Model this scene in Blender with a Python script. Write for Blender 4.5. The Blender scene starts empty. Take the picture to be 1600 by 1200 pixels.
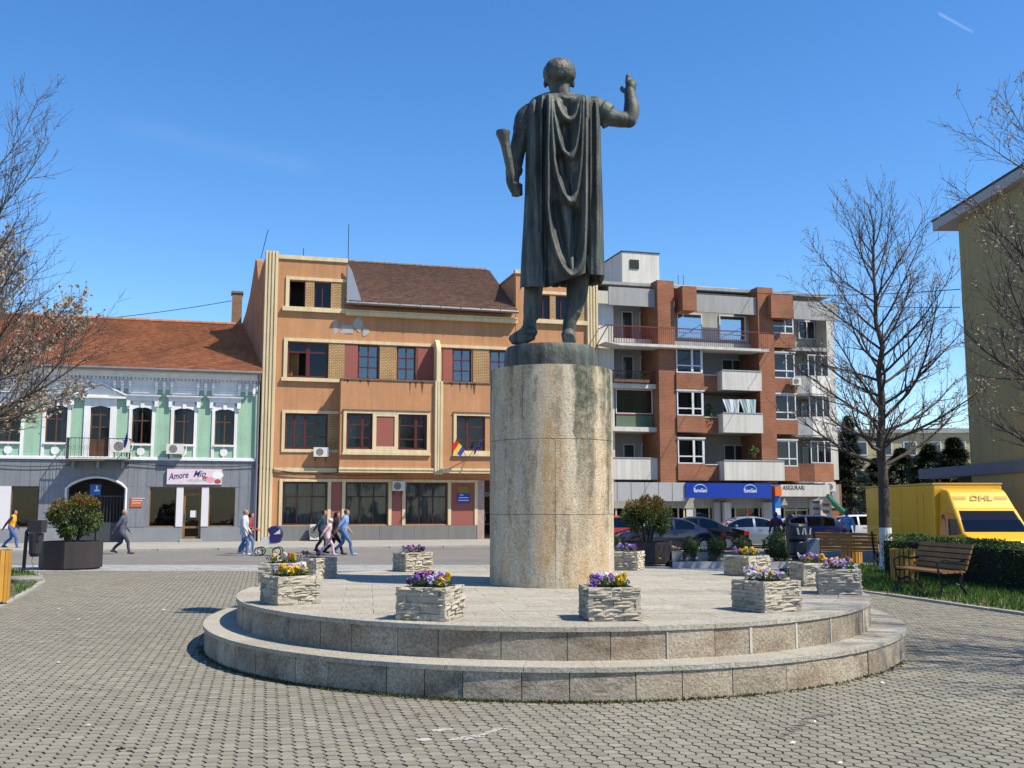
import bpy, bmesh, math, random
import numpy as np
from mathutils import Vector, Matrix
random.seed(7); rng = np.random.default_rng(7)
PI = math.pi; rad = math.radians
scene = bpy.context.scene
C = scene.collection

# ------------------------------------------------------------------ camera, sky, sun, exposure
CAM_H = 1.655; FPX = 1600.0
PITCH = math.atan(190 / 1600)
cam_data = bpy.data.cameras.new('camera'); cam = bpy.data.objects.new('camera', cam_data); C.objects.link(cam)
cam_data.sensor_width = 36; cam_data.lens = 36; cam_data.clip_end = 2000; cam_data.clip_start = 0.1
cam.location = (0, 0, CAM_H); cam.rotation_euler = (PI / 2 + PITCH, 0, 0)
scene.camera = cam
SUN = Vector((0.72, -0.29, 1.0)).normalized()           # towards the sun
SUN_EL = math.asin(SUN.z); SUN_AZ = math.atan2(SUN.x, SUN.y)
world = bpy.data.worlds.new('World'); scene.world = world; world.use_nodes = True
wn = world.node_tree.nodes; wl = world.node_tree.links
sky = wn.new('ShaderNodeTexSky'); sky.sky_type = 'NISHITA'; sky.sun_disc = False
sky.sun_elevation = SUN_EL; sky.sun_rotation = SUN_AZ
sky.altitude = 300; sky.air_density = 1.0; sky.dust_density = 0.1; sky.ozone_density = 4.0
hs = wn.new('ShaderNodeHueSaturation'); hs.inputs['Hue'].default_value = 0.503; hs.inputs['Saturation'].default_value = 1.24; hs.inputs['Value'].default_value = 1.12
wl.new(sky.outputs[0], hs.inputs['Color']); 
def streak(d0, d1, w, amt, col_in, nscale):                 # a thin high cloud between two directions of the sky
    d0, d1 = d0.normalized(), d1.normalized(); n = d0.cross(d1).normalized(); mid = (d0 + d1).normalized(); ch = mid.dot(d0)
    g = wn.new('ShaderNodeNewGeometry'); ve = wn.new('ShaderNodeVectorMath'); ve.operation = 'SCALE'; ve.inputs['Scale'].default_value = -1; wl.new(g.outputs['Incoming'], ve.inputs[0])
    def mth(op, a, b_=None):
        m = wn.new('ShaderNodeMath'); m.operation = op
        for i, x in enumerate((a, b_)):
            if x is None: continue
            if hasattr(x, 'links'): wl.new(x, m.inputs[i])
            else: m.inputs[i].default_value = x
        return m.outputs[0]
    def dot(v): m = wn.new('ShaderNodeVectorMath'); m.operation = 'DOT_PRODUCT'; wl.new(ve.outputs[0], m.inputs[0]); m.inputs[1].default_value = v; return m.outputs['Value']
    nz = wn.new('ShaderNodeTexNoise'); nz.inputs['Scale'].default_value = nscale; nz.inputs['Detail'].default_value = 6; wl.new(ve.outputs[0], nz.inputs['Vector'])
    q = mth('DIVIDE', mth('ADD', dot(n), mth('MULTIPLY', mth('SUBTRACT', nz.outputs[0], .5), w * 2.0)), w); band = mth('EXPONENT', mth('MULTIPLY', mth('MULTIPLY', q, q), -1.0))
    mr = wn.new('ShaderNodeMapRange'); mr.interpolation_type = 'SMOOTHSTEP'; mr.inputs[1].default_value = ch; mr.inputs[2].default_value = lerp_(ch, 1, .6); wl.new(dot(mid), mr.inputs[0])
    f = mth('MULTIPLY', mth('MULTIPLY', band, mr.outputs[0]), mth('MULTIPLY', nz.outputs[0], amt * 1.8))
    mx = wn.new('ShaderNodeMix'); mx.data_type = 'RGBA'; wl.new(f, mx.inputs[0]); wl.new(col_in, mx.inputs[6]); mx.inputs[7].default_value = (7.5, 8.0, 8.6, 1); return mx.outputs[2]
def lerp_(a, b, t): return a + (b - a) * t
def sky_dir(px, py):
    c_, s_ = math.cos(PITCH), math.sin(PITCH); u, v = (px - 800) / FPX, (600 - py) / FPX; return Vector((u, c_ - v * s_, s_ + v * c_))
sk = streak(sky_dir(150, 185), sky_dir(520, 270), .009, .022, hs.outputs[0], 9); sk = streak(sky_dir(1462, 18), sky_dir(1525, 52), .0011, .16, sk, 30)
wl.new(sk, wn['Background'].inputs[0]); wn['Background'].inputs[1].default_value = 0.115
sun_data = bpy.data.lights.new('sun', 'SUN'); sun_data.energy = 5.0; sun_data.angle = rad(0.53); sun_data.color = (1.0, 0.90, 0.73)
sun = bpy.data.objects.new('sun', sun_data); C.objects.link(sun)
sun.rotation_euler = (-SUN).to_track_quat('-Z', 'Y').to_euler(); sun.location = (30, -20, 40)
scene.view_settings.view_transform = 'Standard'; scene.view_settings.look = 'None'
scene.view_settings.gamma = 1; scene.view_settings.use_curve_mapping = False
scene.view_settings.exposure = 0.66

# ------------------------------------------------------------------ measuring helpers (photo measurements -> metres in the place)
_c, _s = math.cos(PITCH), math.sin(PITCH)
def ray(px, py):
    u = (px - 800) / FPX; v = (600 - py) / FPX
    return Vector((u, _c - v * _s, _s + v * _c))
def at(px, py, Y):
    d = ray(px, py); t = Y / d.y
    return Vector((d.x * t, Y, CAM_H + d.z * t))
def gp(px, py, z=0.0):
    d = ray(px, py); t = (z - CAM_H) / d.z
    return Vector((d.x * t, d.y * t, z))
ALPHA = rad(15.5)                                        # the street front recedes to the east
P0 = Vector((-12.8, 54.5, 0)); ZB = -0.2                 # street front reference corner, pavement height
FD = Vector((math.cos(ALPHA), math.sin(ALPHA), 0)); FN = Vector((-math.sin(ALPHA), math.cos(ALPHA), 0))
S0 = 0.0
def fp(px, py, q=0.0):
    d = ray(px, py); o = Vector((0, 0, CAM_H)) - P0
    t = (q - o.dot(FN)) / d.dot(FN)
    p = o + d * t
    return p.dot(FD) - S0, p.z - ZB
def fr(x0, y0, x1, y1, q=0.0):
    ym = (y0 + y1) / 2; xm = (x0 + x1) / 2
    return fp(x0, ym, q)[0], fp(x1, ym, q)[0], fp(xm, y1, q)[1], fp(xm, y0, q)[1]
def street(s, v, z=0.0):                                 # s along the street front, v metres in front of it
    p = P0 + FD * s - FN * v
    return Vector((p.x, p.y, z))

# ------------------------------------------------------------------ mesh builder
class MB:
    def __init__(self): self.v = []; self.f = []; self.m = []
    def add(self, vs, fs, m=0):
        b = len(self.v); self.v.extend([tuple(p) for p in vs])
        self.f.extend([tuple(b + i for i in f) for f in fs]); self.m.extend([m] * len(fs)); return self
    def quad(self, a, b, c, d, m=0): return self.add([a, b, c, d], [(0, 1, 2, 3)], m)
    def box(self, x0, x1, y0, y1, z0, z1, m=0, M=None):
        vs = [(x0, y0, z0), (x1, y0, z0), (x1, y1, z0), (x0, y1, z0), (x0, y0, z1), (x1, y0, z1), (x1, y1, z1), (x0, y1, z1)]
        if M is not None: vs = [M @ Vector(p) for p in vs]
        return self.add(vs, [(0, 3, 2, 1), (4, 5, 6, 7), (0, 1, 5, 4), (1, 2, 6, 5), (2, 3, 7, 6), (3, 0, 4, 7)], m)
    def prism(self, poly, y0, y1, m=0, M=None):          # poly in x,z; extruded along y
        n = len(poly)
        vs = [(x, y0, z) for x, z in poly] + [(x, y1, z) for x, z in poly]
        if M is not None: vs = [M @ Vector(p) for p in vs]
        fs = [tuple(range(n)), tuple(range(2 * n - 1, n - 1, -1))]
        for i in range(n): j = (i + 1) % n; fs.append((i, n + i, n + j, j))
        return self.add(vs, fs, m)
    def slab(self, poly, z0, z1, m=0):                   # poly in x,y; extruded along z
        n = len(poly)
        vs = [(x, y, z0) for x, y in poly] + [(x, y, z1) for x, y in poly]
        fs = [tuple(range(n - 1, -1, -1)), tuple(range(n, 2 * n))]
        for i in range(n): j = (i + 1) % n; fs.append((i, j, n + j, n + i))
        return self.add(vs, fs, m)
    def tube(self, pts, rr, n=8, m=0, cap=True):
        pts = [Vector(p) for p in pts]; k = len(pts)
        if not hasattr(rr, '__len__'): rr = [rr] * k
        vs = []; fs = []; prev = None
        for i, p in enumerate(pts):
            t = (pts[min(i + 1, k - 1)] - pts[max(i - 1, 0)])
            if t.length < 1e-9: t = Vector((0, 0, 1))
            t.normalize()
            if prev is None:
                a = Vector((0, 0, 1)) if abs(t.z) < .9 else Vector((1, 0, 0))
                x = t.cross(a).normalized()
            else:
                x = prev - t * prev.dot(t)
                x = x.normalized() if x.length > 1e-6 else t.orthogonal().normalized()
            prev = x; y = t.cross(x)
            r = rr[i]; rx, ry = (r if hasattr(r, '__len__') else (r, r))
            for j in range(n):
                a = 2 * PI * j / n; vs.append(p + x * (rx * math.cos(a)) + y * (ry * math.sin(a)))
        for i in range(k - 1):
            for j in range(n):
                j2 = (j + 1) % n; fs.append((i * n + j, i * n + j2, (i + 1) * n + j2, (i + 1) * n + j))
        if cap: fs.append(tuple(range(n - 1, -1, -1))); fs.append(tuple(range((k - 1) * n, k * n)))
        return self.add(vs, fs, m)
    def lathe(self, prof, n=24, c=(0, 0, 0), m=0, cap=True, a0=0.0):
        vs = []; fs = []; k = len(prof)
        for r, z in prof:
            for j in range(n):
                a = a0 + 2 * PI * j / n; vs.append((c[0] + r * math.cos(a), c[1] + r * math.sin(a), c[2] + z))
        for i in range(k - 1):
            for j in range(n):
                j2 = (j + 1) % n; fs.append((i * n + j, i * n + j2, (i + 1) * n + j2, (i + 1) * n + j))
        if cap: fs.append(tuple(range(n - 1, -1, -1))); fs.append(tuple(range((k - 1) * n, k * n)))
        return self.add(vs, fs, m)
    def ball(self, c, r, n=12, k=8, m=0, M=None):
        rx, ry, rz = (r if hasattr(r, '__len__') else (r, r, r)); vs = []; fs = []
        for i in range(k + 1):
            th = PI * i / k
            for j in range(n):
                a = 2 * PI * j / n
                p = Vector((rx * math.sin(th) * math.cos(a), ry * math.sin(th) * math.sin(a), rz * math.cos(th)))
                if M is not None: p = M @ p
                vs.append(p + Vector(c))
        for i in range(k):
            for j in range(n):
                j2 = (j + 1) % n; fs.append((i * n + j, (i + 1) * n + j, (i + 1) * n + j2, i * n + j2))
        return self.add(vs, fs, m)
    def mesh(self, name, mats):
        me = bpy.data.meshes.new(name); me.from_pydata(self.v, [], self.f)
        if not isinstance(mats, (list, tuple)): mats = [mats]
        for mt in mats: me.materials.append(mt)
        if len(mats) > 1: me.polygons.foreach_set('material_index', self.m)
        return me
    def build(self, name, mats, parent=None, smooth=None, loc=None, clean=False):
        me = self.mesh(name, mats)
        if clean:
            bm = bmesh.new(); bm.from_mesh(me); bmesh.ops.remove_doubles(bm, verts=bm.verts, dist=1e-5)
            bmesh.ops.recalc_face_normals(bm, faces=bm.faces); bm.to_mesh(me); bm.free()
        return link(name, me, parent, smooth, loc)
def link(name, me, parent=None, smooth=None, loc=None):
    if smooth is not None:
        me.polygons.foreach_set('use_smooth', [True] * len(me.polygons))
        if smooth < 179: me.set_sharp_from_angle(angle=rad(smooth))
    o = bpy.data.objects.new(name, me); C.objects.link(o)
    if parent is not None: o.parent = parent
    if loc is not None: o.location = loc
    return o
def empty(name, loc=(0, 0, 0), rz=0.0, label=None, cat=None, group=None):
    o = bpy.data.objects.new(name, None); C.objects.link(o); o.location = loc; o.rotation_euler = (0, 0, rz); o.empty_display_size = .2
    return tag(o, label, cat, group)
def tag(o, label=None, cat=None, group=None, kind=None):
    if label: o['label'] = label
    if cat: o['category'] = cat
    if group: o['group'] = group
    if kind: o['kind'] = kind
    return o
def copy_tree(o, parent=None, loc=None, rz=None, label=None):
    c = o.copy(); C.objects.link(c); c.parent = parent
    if loc is not None: c.location = loc
    if rz is not None: c.rotation_euler = (0, 0, rz)
    if label: c['label'] = label
    for ch in list(o.children): copy_tree(ch, c)
    return c
def lerp(a, b, t): return a + (b - a) * t
def interp(x, xs, ys): return float(np.interp(x, xs, ys))

# ------------------------------------------------------------------ materials
CS = .84                                                 # reflectances as measured against this exposure
def cs(c): return tuple(x * CS for x in c[:3])
def nd(nt, typ, **kw):
    n = nt.nodes.new(typ)
    for k, v in kw.items(): setattr(n, k, v)
    return n
def mat(name, col, rough=.8, var=.12, scale=2.0, bump=0.0, bscale=30.0, spec=.3, metal=0.0, rand=0.0, island=0.0, streak=0.0, fine=.05, coat=0.0, dirt=None, dirt_amt=0.0, dscale=.6):
    m = bpy.data.materials.new(name); m.use_nodes = True; nt = m.node_tree; L = nt.links
    b = nt.nodes['Principled BSDF']; b.inputs['Roughness'].default_value = rough; b.inputs['Metallic'].default_value = metal
    b.inputs['Specular IOR Level'].default_value = spec; b.inputs['Coat Weight'].default_value = coat
    tc = nd(nt, 'ShaderNodeTexCoord'); vec = tc.outputs['Object']
    n1 = nd(nt, 'ShaderNodeTexNoise'); n1.inputs['Scale'].default_value = scale; n1.inputs['Detail'].default_value = 6; n1.inputs['Roughness'].default_value = .6
    L.new(vec, n1.inputs['Vector'])
    mr = nd(nt, 'ShaderNodeMapRange'); mr.inputs[1].default_value = .3; mr.inputs[2].default_value = .7; mr.inputs[3].default_value = 1 - var; mr.inputs[4].default_value = 1 + var
    L.new(n1.outputs[0], mr.inputs[0]); fac = mr.outputs[0]
    def mul(a, bsock):
        x = nd(nt, 'ShaderNodeMath', operation='MULTIPLY'); L.new(a, x.inputs[0]); L.new(bsock, x.inputs[1]); return x.outputs[0]
    if fine:
        n2 = nd(nt, 'ShaderNodeTexNoise'); n2.inputs['Scale'].default_value = scale * 14; n2.inputs['Detail'].default_value = 3; L.new(vec, n2.inputs['Vector'])
        m2 = nd(nt, 'ShaderNodeMapRange'); m2.inputs[1].default_value = .3; m2.inputs[2].default_value = .7; m2.inputs[3].default_value = 1 - fine; m2.inputs[4].default_value = 1 + fine
        L.new(n2.outputs[0], m2.inputs[0]); fac = mul(fac, m2.outputs[0])
    if streak:
        mp = nd(nt, 'ShaderNodeMapping'); mp.inputs['Scale'].default_value = (3.2, 3.2, .22); L.new(vec, mp.inputs[0])
        n3 = nd(nt, 'ShaderNodeTexNoise'); n3.inputs['Scale'].default_value = 1.3; n3.inputs['Detail'].default_value = 5; L.new(mp.outputs[0], n3.inputs['Vector'])
        m3 = nd(nt, 'ShaderNodeMapRange'); m3.inputs[1].default_value = .35; m3.inputs[2].default_value = .62; m3.inputs[3].default_value = 1 - streak; m3.inputs[4].default_value = 1 + streak * .3
        L.new(n3.outputs[0], m3.inputs[0]); fac = mul(fac, m3.outputs[0])
    if rand:
        oi = nd(nt, 'ShaderNodeObjectInfo'); m4 = nd(nt, 'ShaderNodeMapRange'); m4.inputs[3].default_value = 1 - rand; m4.inputs[4].default_value = 1 + rand
        L.new(oi.outputs['Random'], m4.inputs[0]); fac = mul(fac, m4.outputs[0])
    if island:
        ge = nd(nt, 'ShaderNodeNewGeometry'); m5 = nd(nt, 'ShaderNodeMapRange'); m5.inputs[3].default_value = 1 - island; m5.inputs[4].default_value = 1 + island
        L.new(ge.outputs['Random Per Island'], m5.inputs[0]); fac = mul(fac, m5.outputs[0])
    vm = nd(nt, 'ShaderNodeVectorMath', operation='SCALE'); vm.inputs[0].default_value = cs(col); L.new(fac, vm.inputs['Scale']); out = vm.outputs[0]
    if dirt:
        n6 = nd(nt, 'ShaderNodeTexNoise'); n6.inputs['Scale'].default_value = dscale; n6.inputs['Detail'].default_value = 8; n6.inputs['Roughness'].default_value = .7; L.new(vec, n6.inputs['Vector'])
        m6 = nd(nt, 'ShaderNodeMapRange'); m6.inputs[1].default_value = .5; m6.inputs[2].default_value = .72; m6.inputs[3].default_value = 0; m6.inputs[4].default_value = dirt_amt; L.new(n6.outputs[0], m6.inputs[0])
        mx = nd(nt, 'ShaderNodeMix', data_type='RGBA'); L.new(m6.outputs[0], mx.inputs[0]); L.new(out, mx.inputs[6]); mx.inputs[7].default_value = (*cs(dirt), 1); out = mx.outputs[2]
    L.new(out, b.inputs['Base Color'])
    if bump:
        nb = nd(nt, 'ShaderNodeTexNoise'); nb.inputs['Scale'].default_value = bscale; nb.inputs['Detail'].default_value = 5; L.new(vec, nb.inputs['Vector'])
        bp = nd(nt, 'ShaderNodeBump'); bp.inputs['Strength'].default_value = bump; bp.inputs['Distance'].default_value = .02; L.new(nb.outputs[0], bp.inputs['Height']); L.new(bp.outputs[0], b.inputs['Normal'])
    return m
def simple(name, col, rough=.6, metal=0.0, spec=.4, coat=0.0, emit=0.0):
    m = bpy.data.materials.new(name); m.use_nodes = True; b = m.node_tree.nodes['Principled BSDF']
    b.inputs['Base Color'].default_value = (*cs(col), 1); b.inputs['Roughness'].default_value = rough; b.inputs['Metallic'].default_value = metal
    b.inputs['Specular IOR Level'].default_value = spec; b.inputs['Coat Weight'].default_value = coat
    return m
def glass_mat(name, tint=(.5, .55, .58), refl=.10):
    m = bpy.data.materials.new(name); m.use_nodes = True; nt = m.node_tree; L = nt.links
    nt.nodes.remove(nt.nodes['Principled BSDF']); out = nt.nodes['Material Output']
    tr = nd(nt, 'ShaderNodeBsdfTransparent'); tr.inputs[0].default_value = (*tint, 1)
    gl = nd(nt, 'ShaderNodeBsdfGlossy'); gl.inputs['Roughness'].default_value = .03; gl.inputs[0].default_value = (.95, .97, 1, 1)
    tc = nd(nt, 'ShaderNodeTexCoord'); nz = nd(nt, 'ShaderNodeTexNoise'); nz.inputs['Scale'].default_value = 1.3; L.new(tc.outputs['Object'], nz.inputs['Vector'])
    bp = nd(nt, 'ShaderNodeBump'); bp.inputs['Strength'].default_value = .12; bp.inputs['Distance'].default_value = .03; L.new(nz.outputs[0], bp.inputs['Height']); L.new(bp.outputs[0], gl.inputs['Normal'])
    lw = nd(nt, 'ShaderNodeFresnel'); lw.inputs[0].default_value = 1.45
    mr = nd(nt, 'ShaderNodeMapRange'); mr.inputs[3].default_value = refl; mr.inputs[4].default_value = 1.0; L.new(lw.outputs[0], mr.inputs[0])
    mx = nd(nt, 'ShaderNodeMixShader'); L.new(mr.outputs[0], mx.inputs[0]); L.new(tr.outputs[0], mx.inputs[1]); L.new(gl.outputs[0], mx.inputs[2]); L.new(mx.outputs[0], out.inputs[0])
    return m
def brick_mat(name, c1, c2, mortar, w=.25, h=.075, ms=.012, rough=.85):
    m = bpy.data.materials.new(name); m.use_nodes = True; nt = m.node_tree; L = nt.links; b = nt.nodes['Principled BSDF']; b.inputs['Roughness'].default_value = rough; b.inputs['Specular IOR Level'].default_value = .2
    tc = nd(nt, 'ShaderNodeTexCoord'); sp = nd(nt, 'ShaderNodeSeparateXYZ'); L.new(tc.outputs['Object'], sp.inputs[0])
    ad = nd(nt, 'ShaderNodeMath', operation='ADD'); L.new(sp.outputs[0], ad.inputs[0]); L.new(sp.outputs[1], ad.inputs[1])
    cb = nd(nt, 'ShaderNodeCombineXYZ'); L.new(ad.outputs[0], cb.inputs[0]); L.new(sp.outputs[2], cb.inputs[1])
    br = nd(nt, 'ShaderNodeTexBrick'); br.inputs['Scale'].default_value = 1; br.inputs['Brick Width'].default_value = w; br.inputs['Row Height'].default_value = h; br.inputs['Mortar Size'].default_value = ms
    br.inputs['Color1'].default_value = (*cs(c1), 1); br.inputs['Color2'].default_value = (*cs(c2), 1); br.inputs['Mortar'].default_value = (*cs(mortar), 1); L.new(cb.outputs[0], br.inputs['Vector'])
    nz = nd(nt, 'ShaderNodeTexNoise'); nz.inputs['Scale'].default_value = .9; nz.inputs['Detail'].default_value = 6; L.new(tc.outputs['Object'], nz.inputs['Vector'])
    mr = nd(nt, 'ShaderNodeMapRange'); mr.inputs[1].default_value = .3; mr.inputs[2].default_value = .7; mr.inputs[3].default_value = .82; mr.inputs[4].default_value = 1.15; L.new(nz.outputs[0], mr.inputs[0])
    vm = nd(nt, 'ShaderNodeVectorMath', operation='SCALE'); L.new(br.outputs[0], vm.inputs[0]); L.new(mr.outputs[0], vm.inputs['Scale']); L.new(vm.outputs[0], b.inputs['Base Color'])
    bp = nd(nt, 'ShaderNodeBump'); bp.inputs['Strength'].default_value = .5; bp.inputs['Distance'].default_value = .01; bp.invert = True; L.new(br.outputs[1], bp.inputs['Height']); L.new(bp.outputs[0], b.inputs['Normal'])
    return m
def leaf_mat(name, col, trans=.25, var=.35):
    m = mat(name, col, rough=.55, var=.1, scale=3, fine=0, spec=.35, island=var)
    nt = m.node_tree; L = nt.links; b = nt.nodes['Principled BSDF']; out = nt.nodes['Material Output']
    t = nd(nt, 'ShaderNodeBsdfTranslucent'); L.new(b.inputs['Base Color'].links[0].from_socket, t.inputs[0])
    mx = nd(nt, 'ShaderNodeMixShader'); mx.inputs[0].default_value = trans; L.new(b.outputs[0], mx.inputs[1]); L.new(t.outputs[0], mx.inputs[2]); L.new(mx.outputs[0], out.inputs[0])
    return m
def travertine(name, base, ochre, grey, green=None, joint_dark=.0, streaks=True, rand=.1):
    m = bpy.data.materials.new(name); m.use_nodes = True; nt = m.node_tree; L = nt.links; b = nt.nodes['Principled BSDF']; b.inputs['Roughness'].default_value = .75; b.inputs['Specular IOR Level'].default_value = .25
    base, ochre, grey = cs(base), cs(ochre), cs(grey); green = cs(green) if green else None
    tc = nd(nt, 'ShaderNodeTexCoord'); O = tc.outputs['Object']
    def noise(scale, detail=6, vec=None, rough=.6):
        n = nd(nt, 'ShaderNodeTexNoise'); n.inputs['Scale'].default_value = scale; n.inputs['Detail'].default_value = detail; n.inputs['Roughness'].default_value = rough; L.new(vec or O, n.inputs['Vector']); return n.outputs[0]
    def mrange(s, a, bb, c, d):
        n = nd(nt, 'ShaderNodeMapRange'); n.inputs[1].default_value = a; n.inputs[2].default_value = bb; n.inputs[3].default_value = c; n.inputs[4].default_value = d; L.new(s, n.inputs[0]); return n.outputs[0]
    def mix(f, a, colb):
        n = nd(nt, 'ShaderNodeMix', data_type='RGBA'); L.new(f, n.inputs[0])
        if hasattr(a, 'links'): L.new(a, n.inputs[6])
        else: n.inputs[6].default_value = (*a, 1)
        if hasattr(colb, 'links'): L.new(colb, n.inputs[7])
        else: n.inputs[7].default_value = (*colb, 1)
        return n.outputs[2]
    dn = nd(nt, 'ShaderNodeTexNoise'); dn.inputs['Scale'].default_value = 3.0; dn.inputs['Detail'].default_value = 6; dn.inputs['Roughness'].default_value = .65; L.new(O, dn.inputs['Vector'])
    dv = nd(nt, 'ShaderNodeVectorMath', operation='SCALE'); dv.inputs['Scale'].default_value = .22; L.new(dn.outputs['Color'], dv.inputs[0]); da = nd(nt, 'ShaderNodeVectorMath', operation='ADD'); L.new(O, da.inputs[0]); L.new(dv.outputs[0], da.inputs[1])
    mp = nd(nt, 'ShaderNodeMapping'); mp.inputs['Scale'].default_value = (4.2, 4.2, .42) if streaks else (1.2, 2.6, 2.6); L.new(da.outputs[0] if streaks else O, mp.inputs[0]); V = mp.outputs[0]
    mp2 = nd(nt, 'ShaderNodeMapping'); mp2.inputs['Scale'].default_value = (3.1, 3.1, .16) if streaks else (1, 1, 1); mp2.inputs['Location'].default_value = (5.3, 2.1, 0); L.new(da.outputs[0], mp2.inputs[0]); V2 = mp2.outputs[0]
    col = mix(mrange(noise(1.0, 7, V, .65), .42, .64, 0, .85), base, ochre)
    col = mix(mrange(noise(1.7, 7, V, .7), .52, .66, 0, .70), col, grey)
    if green:
        sz = nd(nt, 'ShaderNodeSeparateXYZ'); L.new(O, sz.inputs[0])
        fade = mrange(sz.outputs[2], .3, 2.4, 0, 1)
        st = mrange(noise(1.25, 3, V2, .4), .485, .575, 0, .92)
        ff = nd(nt, 'ShaderNodeMath', operation='MULTIPLY'); L.new(fade, ff.inputs[0]); L.new(st, ff.inputs[1])
        col = mix(ff.outputs[0], col, green)
    if streaks:
        col = mix(mrange(noise(7, 8, None, .75), .45, .68, 0, .45), col, tuple(min(1, x * 1.25) for x in base)); col = mix(mrange(noise(16, 6, None, .7), .54, .72, 0, .25), col, grey)
    pit = noise(42, 4, None, .7)
    col = mix(mrange(pit, .60, .72, 0, .55), col, tuple(x * .45 for x in base))
    oi = nd(nt, 'ShaderNodeObjectInfo'); rr = mrange(oi.outputs['Random'], 0, 1, 1 - rand, 1 + rand)
    vm = nd(nt, 'ShaderNodeVectorMath', operation='SCALE'); L.new(col, vm.inputs[0]); L.new(rr, vm.inputs['Scale']); L.new(vm.outputs[0], b.inputs['Base Color'])
    hb = nd(nt, 'ShaderNodeMath', operation='ADD'); L.new(mrange(pit, .5, .75, 1, 0), hb.inputs[0]); L.new(noise(9, 6, V, .6), hb.inputs[1])
    bp = nd(nt, 'ShaderNodeBump'); bp.inputs['Strength'].default_value = .8; bp.inputs['Distance'].default_value = .016; L.new(hb.outputs[0], bp.inputs['Height']); L.new(bp.outputs[0], b.inputs['Normal'])
    return m
def bronze():
    m = bpy.data.materials.new('bronze'); m.use_nodes = True; nt = m.node_tree; L = nt.links; b = nt.nodes['Principled BSDF']
    b.inputs['Metallic'].default_value = .1; b.inputs['Roughness'].default_value = .62; b.inputs['Specular IOR Level'].default_value = .35
    tc = nd(nt, 'ShaderNodeTexCoord'); O = tc.outputs['Object']
    mp = nd(nt, 'ShaderNodeMapping'); mp.inputs['Scale'].default_value = (3, 3, .5); L.new(O, mp.inputs[0])
    n1 = nd(nt, 'ShaderNodeTexNoise'); n1.inputs['Scale'].default_value = 2.2; n1.inputs['Detail'].default_value = 8; n1.inputs['Roughness'].default_value = .65; L.new(mp.outputs[0], n1.inputs['Vector'])
    cr = nd(nt, 'ShaderNodeValToRGB'); e = cr.color_ramp.elements
    e[0].position = .32; e[0].color = (.022, .024, .023, 1); e[1].position = .70; e[1].color = (.165, .165, .148, 1)
    x = cr.color_ramp.elements.new(.5); x.color = (.062, .068, .062, 1); L.new(n1.outputs[0], cr.inputs[0])
    n2 = nd(nt, 'ShaderNodeTexNoise'); n2.inputs['Scale'].default_value = 1.4; n2.inputs['Detail'].default_value = 6; L.new(O, n2.inputs['Vector'])
    mr = nd(nt, 'ShaderNodeMapRange'); mr.inputs[1].default_value = .52; mr.inputs[2].default_value = .75; mr.inputs[3].default_value = 0; mr.inputs[4].default_value = .5; L.new(n2.outputs[0], mr.inputs[0])
    mx = nd(nt, 'ShaderNodeMix', data_type='RGBA'); L.new(mr.outputs[0], mx.inputs[0]); L.new(cr.outputs[0], mx.inputs[6]); mx.inputs[7].default_value = (.060, .105, .082, 1); L.new(mx.outputs[2], b.inputs['Base Color'])
    n3 = nd(nt, 'ShaderNodeTexNoise'); n3.inputs['Scale'].default_value = 16; n3.inputs['Detail'].default_value = 5; L.new(O, n3.inputs['Vector'])
    bp = nd(nt, 'ShaderNodeBump'); bp.inputs['Strength'].default_value = .45; bp.inputs['Distance'].default_value = .025; L.new(n3.outputs[0], bp.inputs['Height']); L.new(bp.outputs[0], b.inputs['Normal'])
    return m

K = {}
K['paver'] = mat('paver_concrete', (.228, .216, .174), rough=.85, var=.10, scale=.35, fine=.08, rand=.13, island=.13, bump=.25, bscale=60, dirt=(.17, .165, .14), dirt_amt=.7, dscale=.45)
K['paver_far'] = mat('paver_far', (.245, .233, .19), rough=.9, var=.10, scale=.35, fine=.10, dirt=(.20, .195, .17), dirt_amt=.4, dscale=.5)
K['joint'] = mat('joint_sand', (.11, .105, .083), rough=.95, var=.3, scale=1.5, dirt=(.06, .085, .03), dirt_amt=.7, dscale=.9)
K['asphalt'] = mat('asphalt', (.185, .18, .168), rough=.9, var=.12, scale=.25, fine=.1, dirt=(.13, .128, .12), dirt_amt=.5, dscale=.2)
K['setts'] = mat('setts', (.34, .345, .34), rough=.85, var=.08, scale=.5, fine=.08, island=.12)
K['sidewalk'] = mat('sidewalk', (.33, .32, .295), rough=.9, var=.1, scale=.4, fine=.08, dirt=(.2, .2, .19), dirt_amt=.4, dscale=.3)
K['kerb'] = mat('kerb_concrete', (.36, .35, .32), rough=.9, var=.12, scale=2)
K['earth'] = mat('earth', (.14, .11, .075), rough=.95, var=.3, scale=2.5, fine=.2, bump=.5, bscale=25)
K['paver_edge'] = mat('paver_edge_dirt', (.165, .156, .126), rough=.95, var=.25, scale=2.0)
K['ground'] = mat('ground_far', (.16, .155, .14), rough=.95, var=.15, scale=.05)
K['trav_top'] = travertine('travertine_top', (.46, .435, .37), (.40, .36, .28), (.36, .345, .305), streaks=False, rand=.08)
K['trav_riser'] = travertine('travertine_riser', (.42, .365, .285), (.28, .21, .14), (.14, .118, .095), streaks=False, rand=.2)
K['trav_col'] = travertine('travertine_column', (.64, .555, .42), (.50, .30, .12), (.20, .18, .15), green=(.055, .085, .06), rand=.03)
K['filler'] = mat('joint_filler', (.5, .48, .43), rough=.9, var=.1)
K['bronze'] = bronze()
K['rubble'] = mat('split_stone', (.60, .545, .44), rough=.9, var=.14, scale=9, fine=.1, rand=.16, bump=.7, bscale=45, dirt=(.24, .20, .15), dirt_amt=.45, dscale=7)
K['soil'] = mat('soil', (.055, .042, .03), rough=1, var=.3, scale=20, bump=.6, bscale=60)
K['glass'] = glass_mat('window_glass', (.42, .46, .48), .0)
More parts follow.
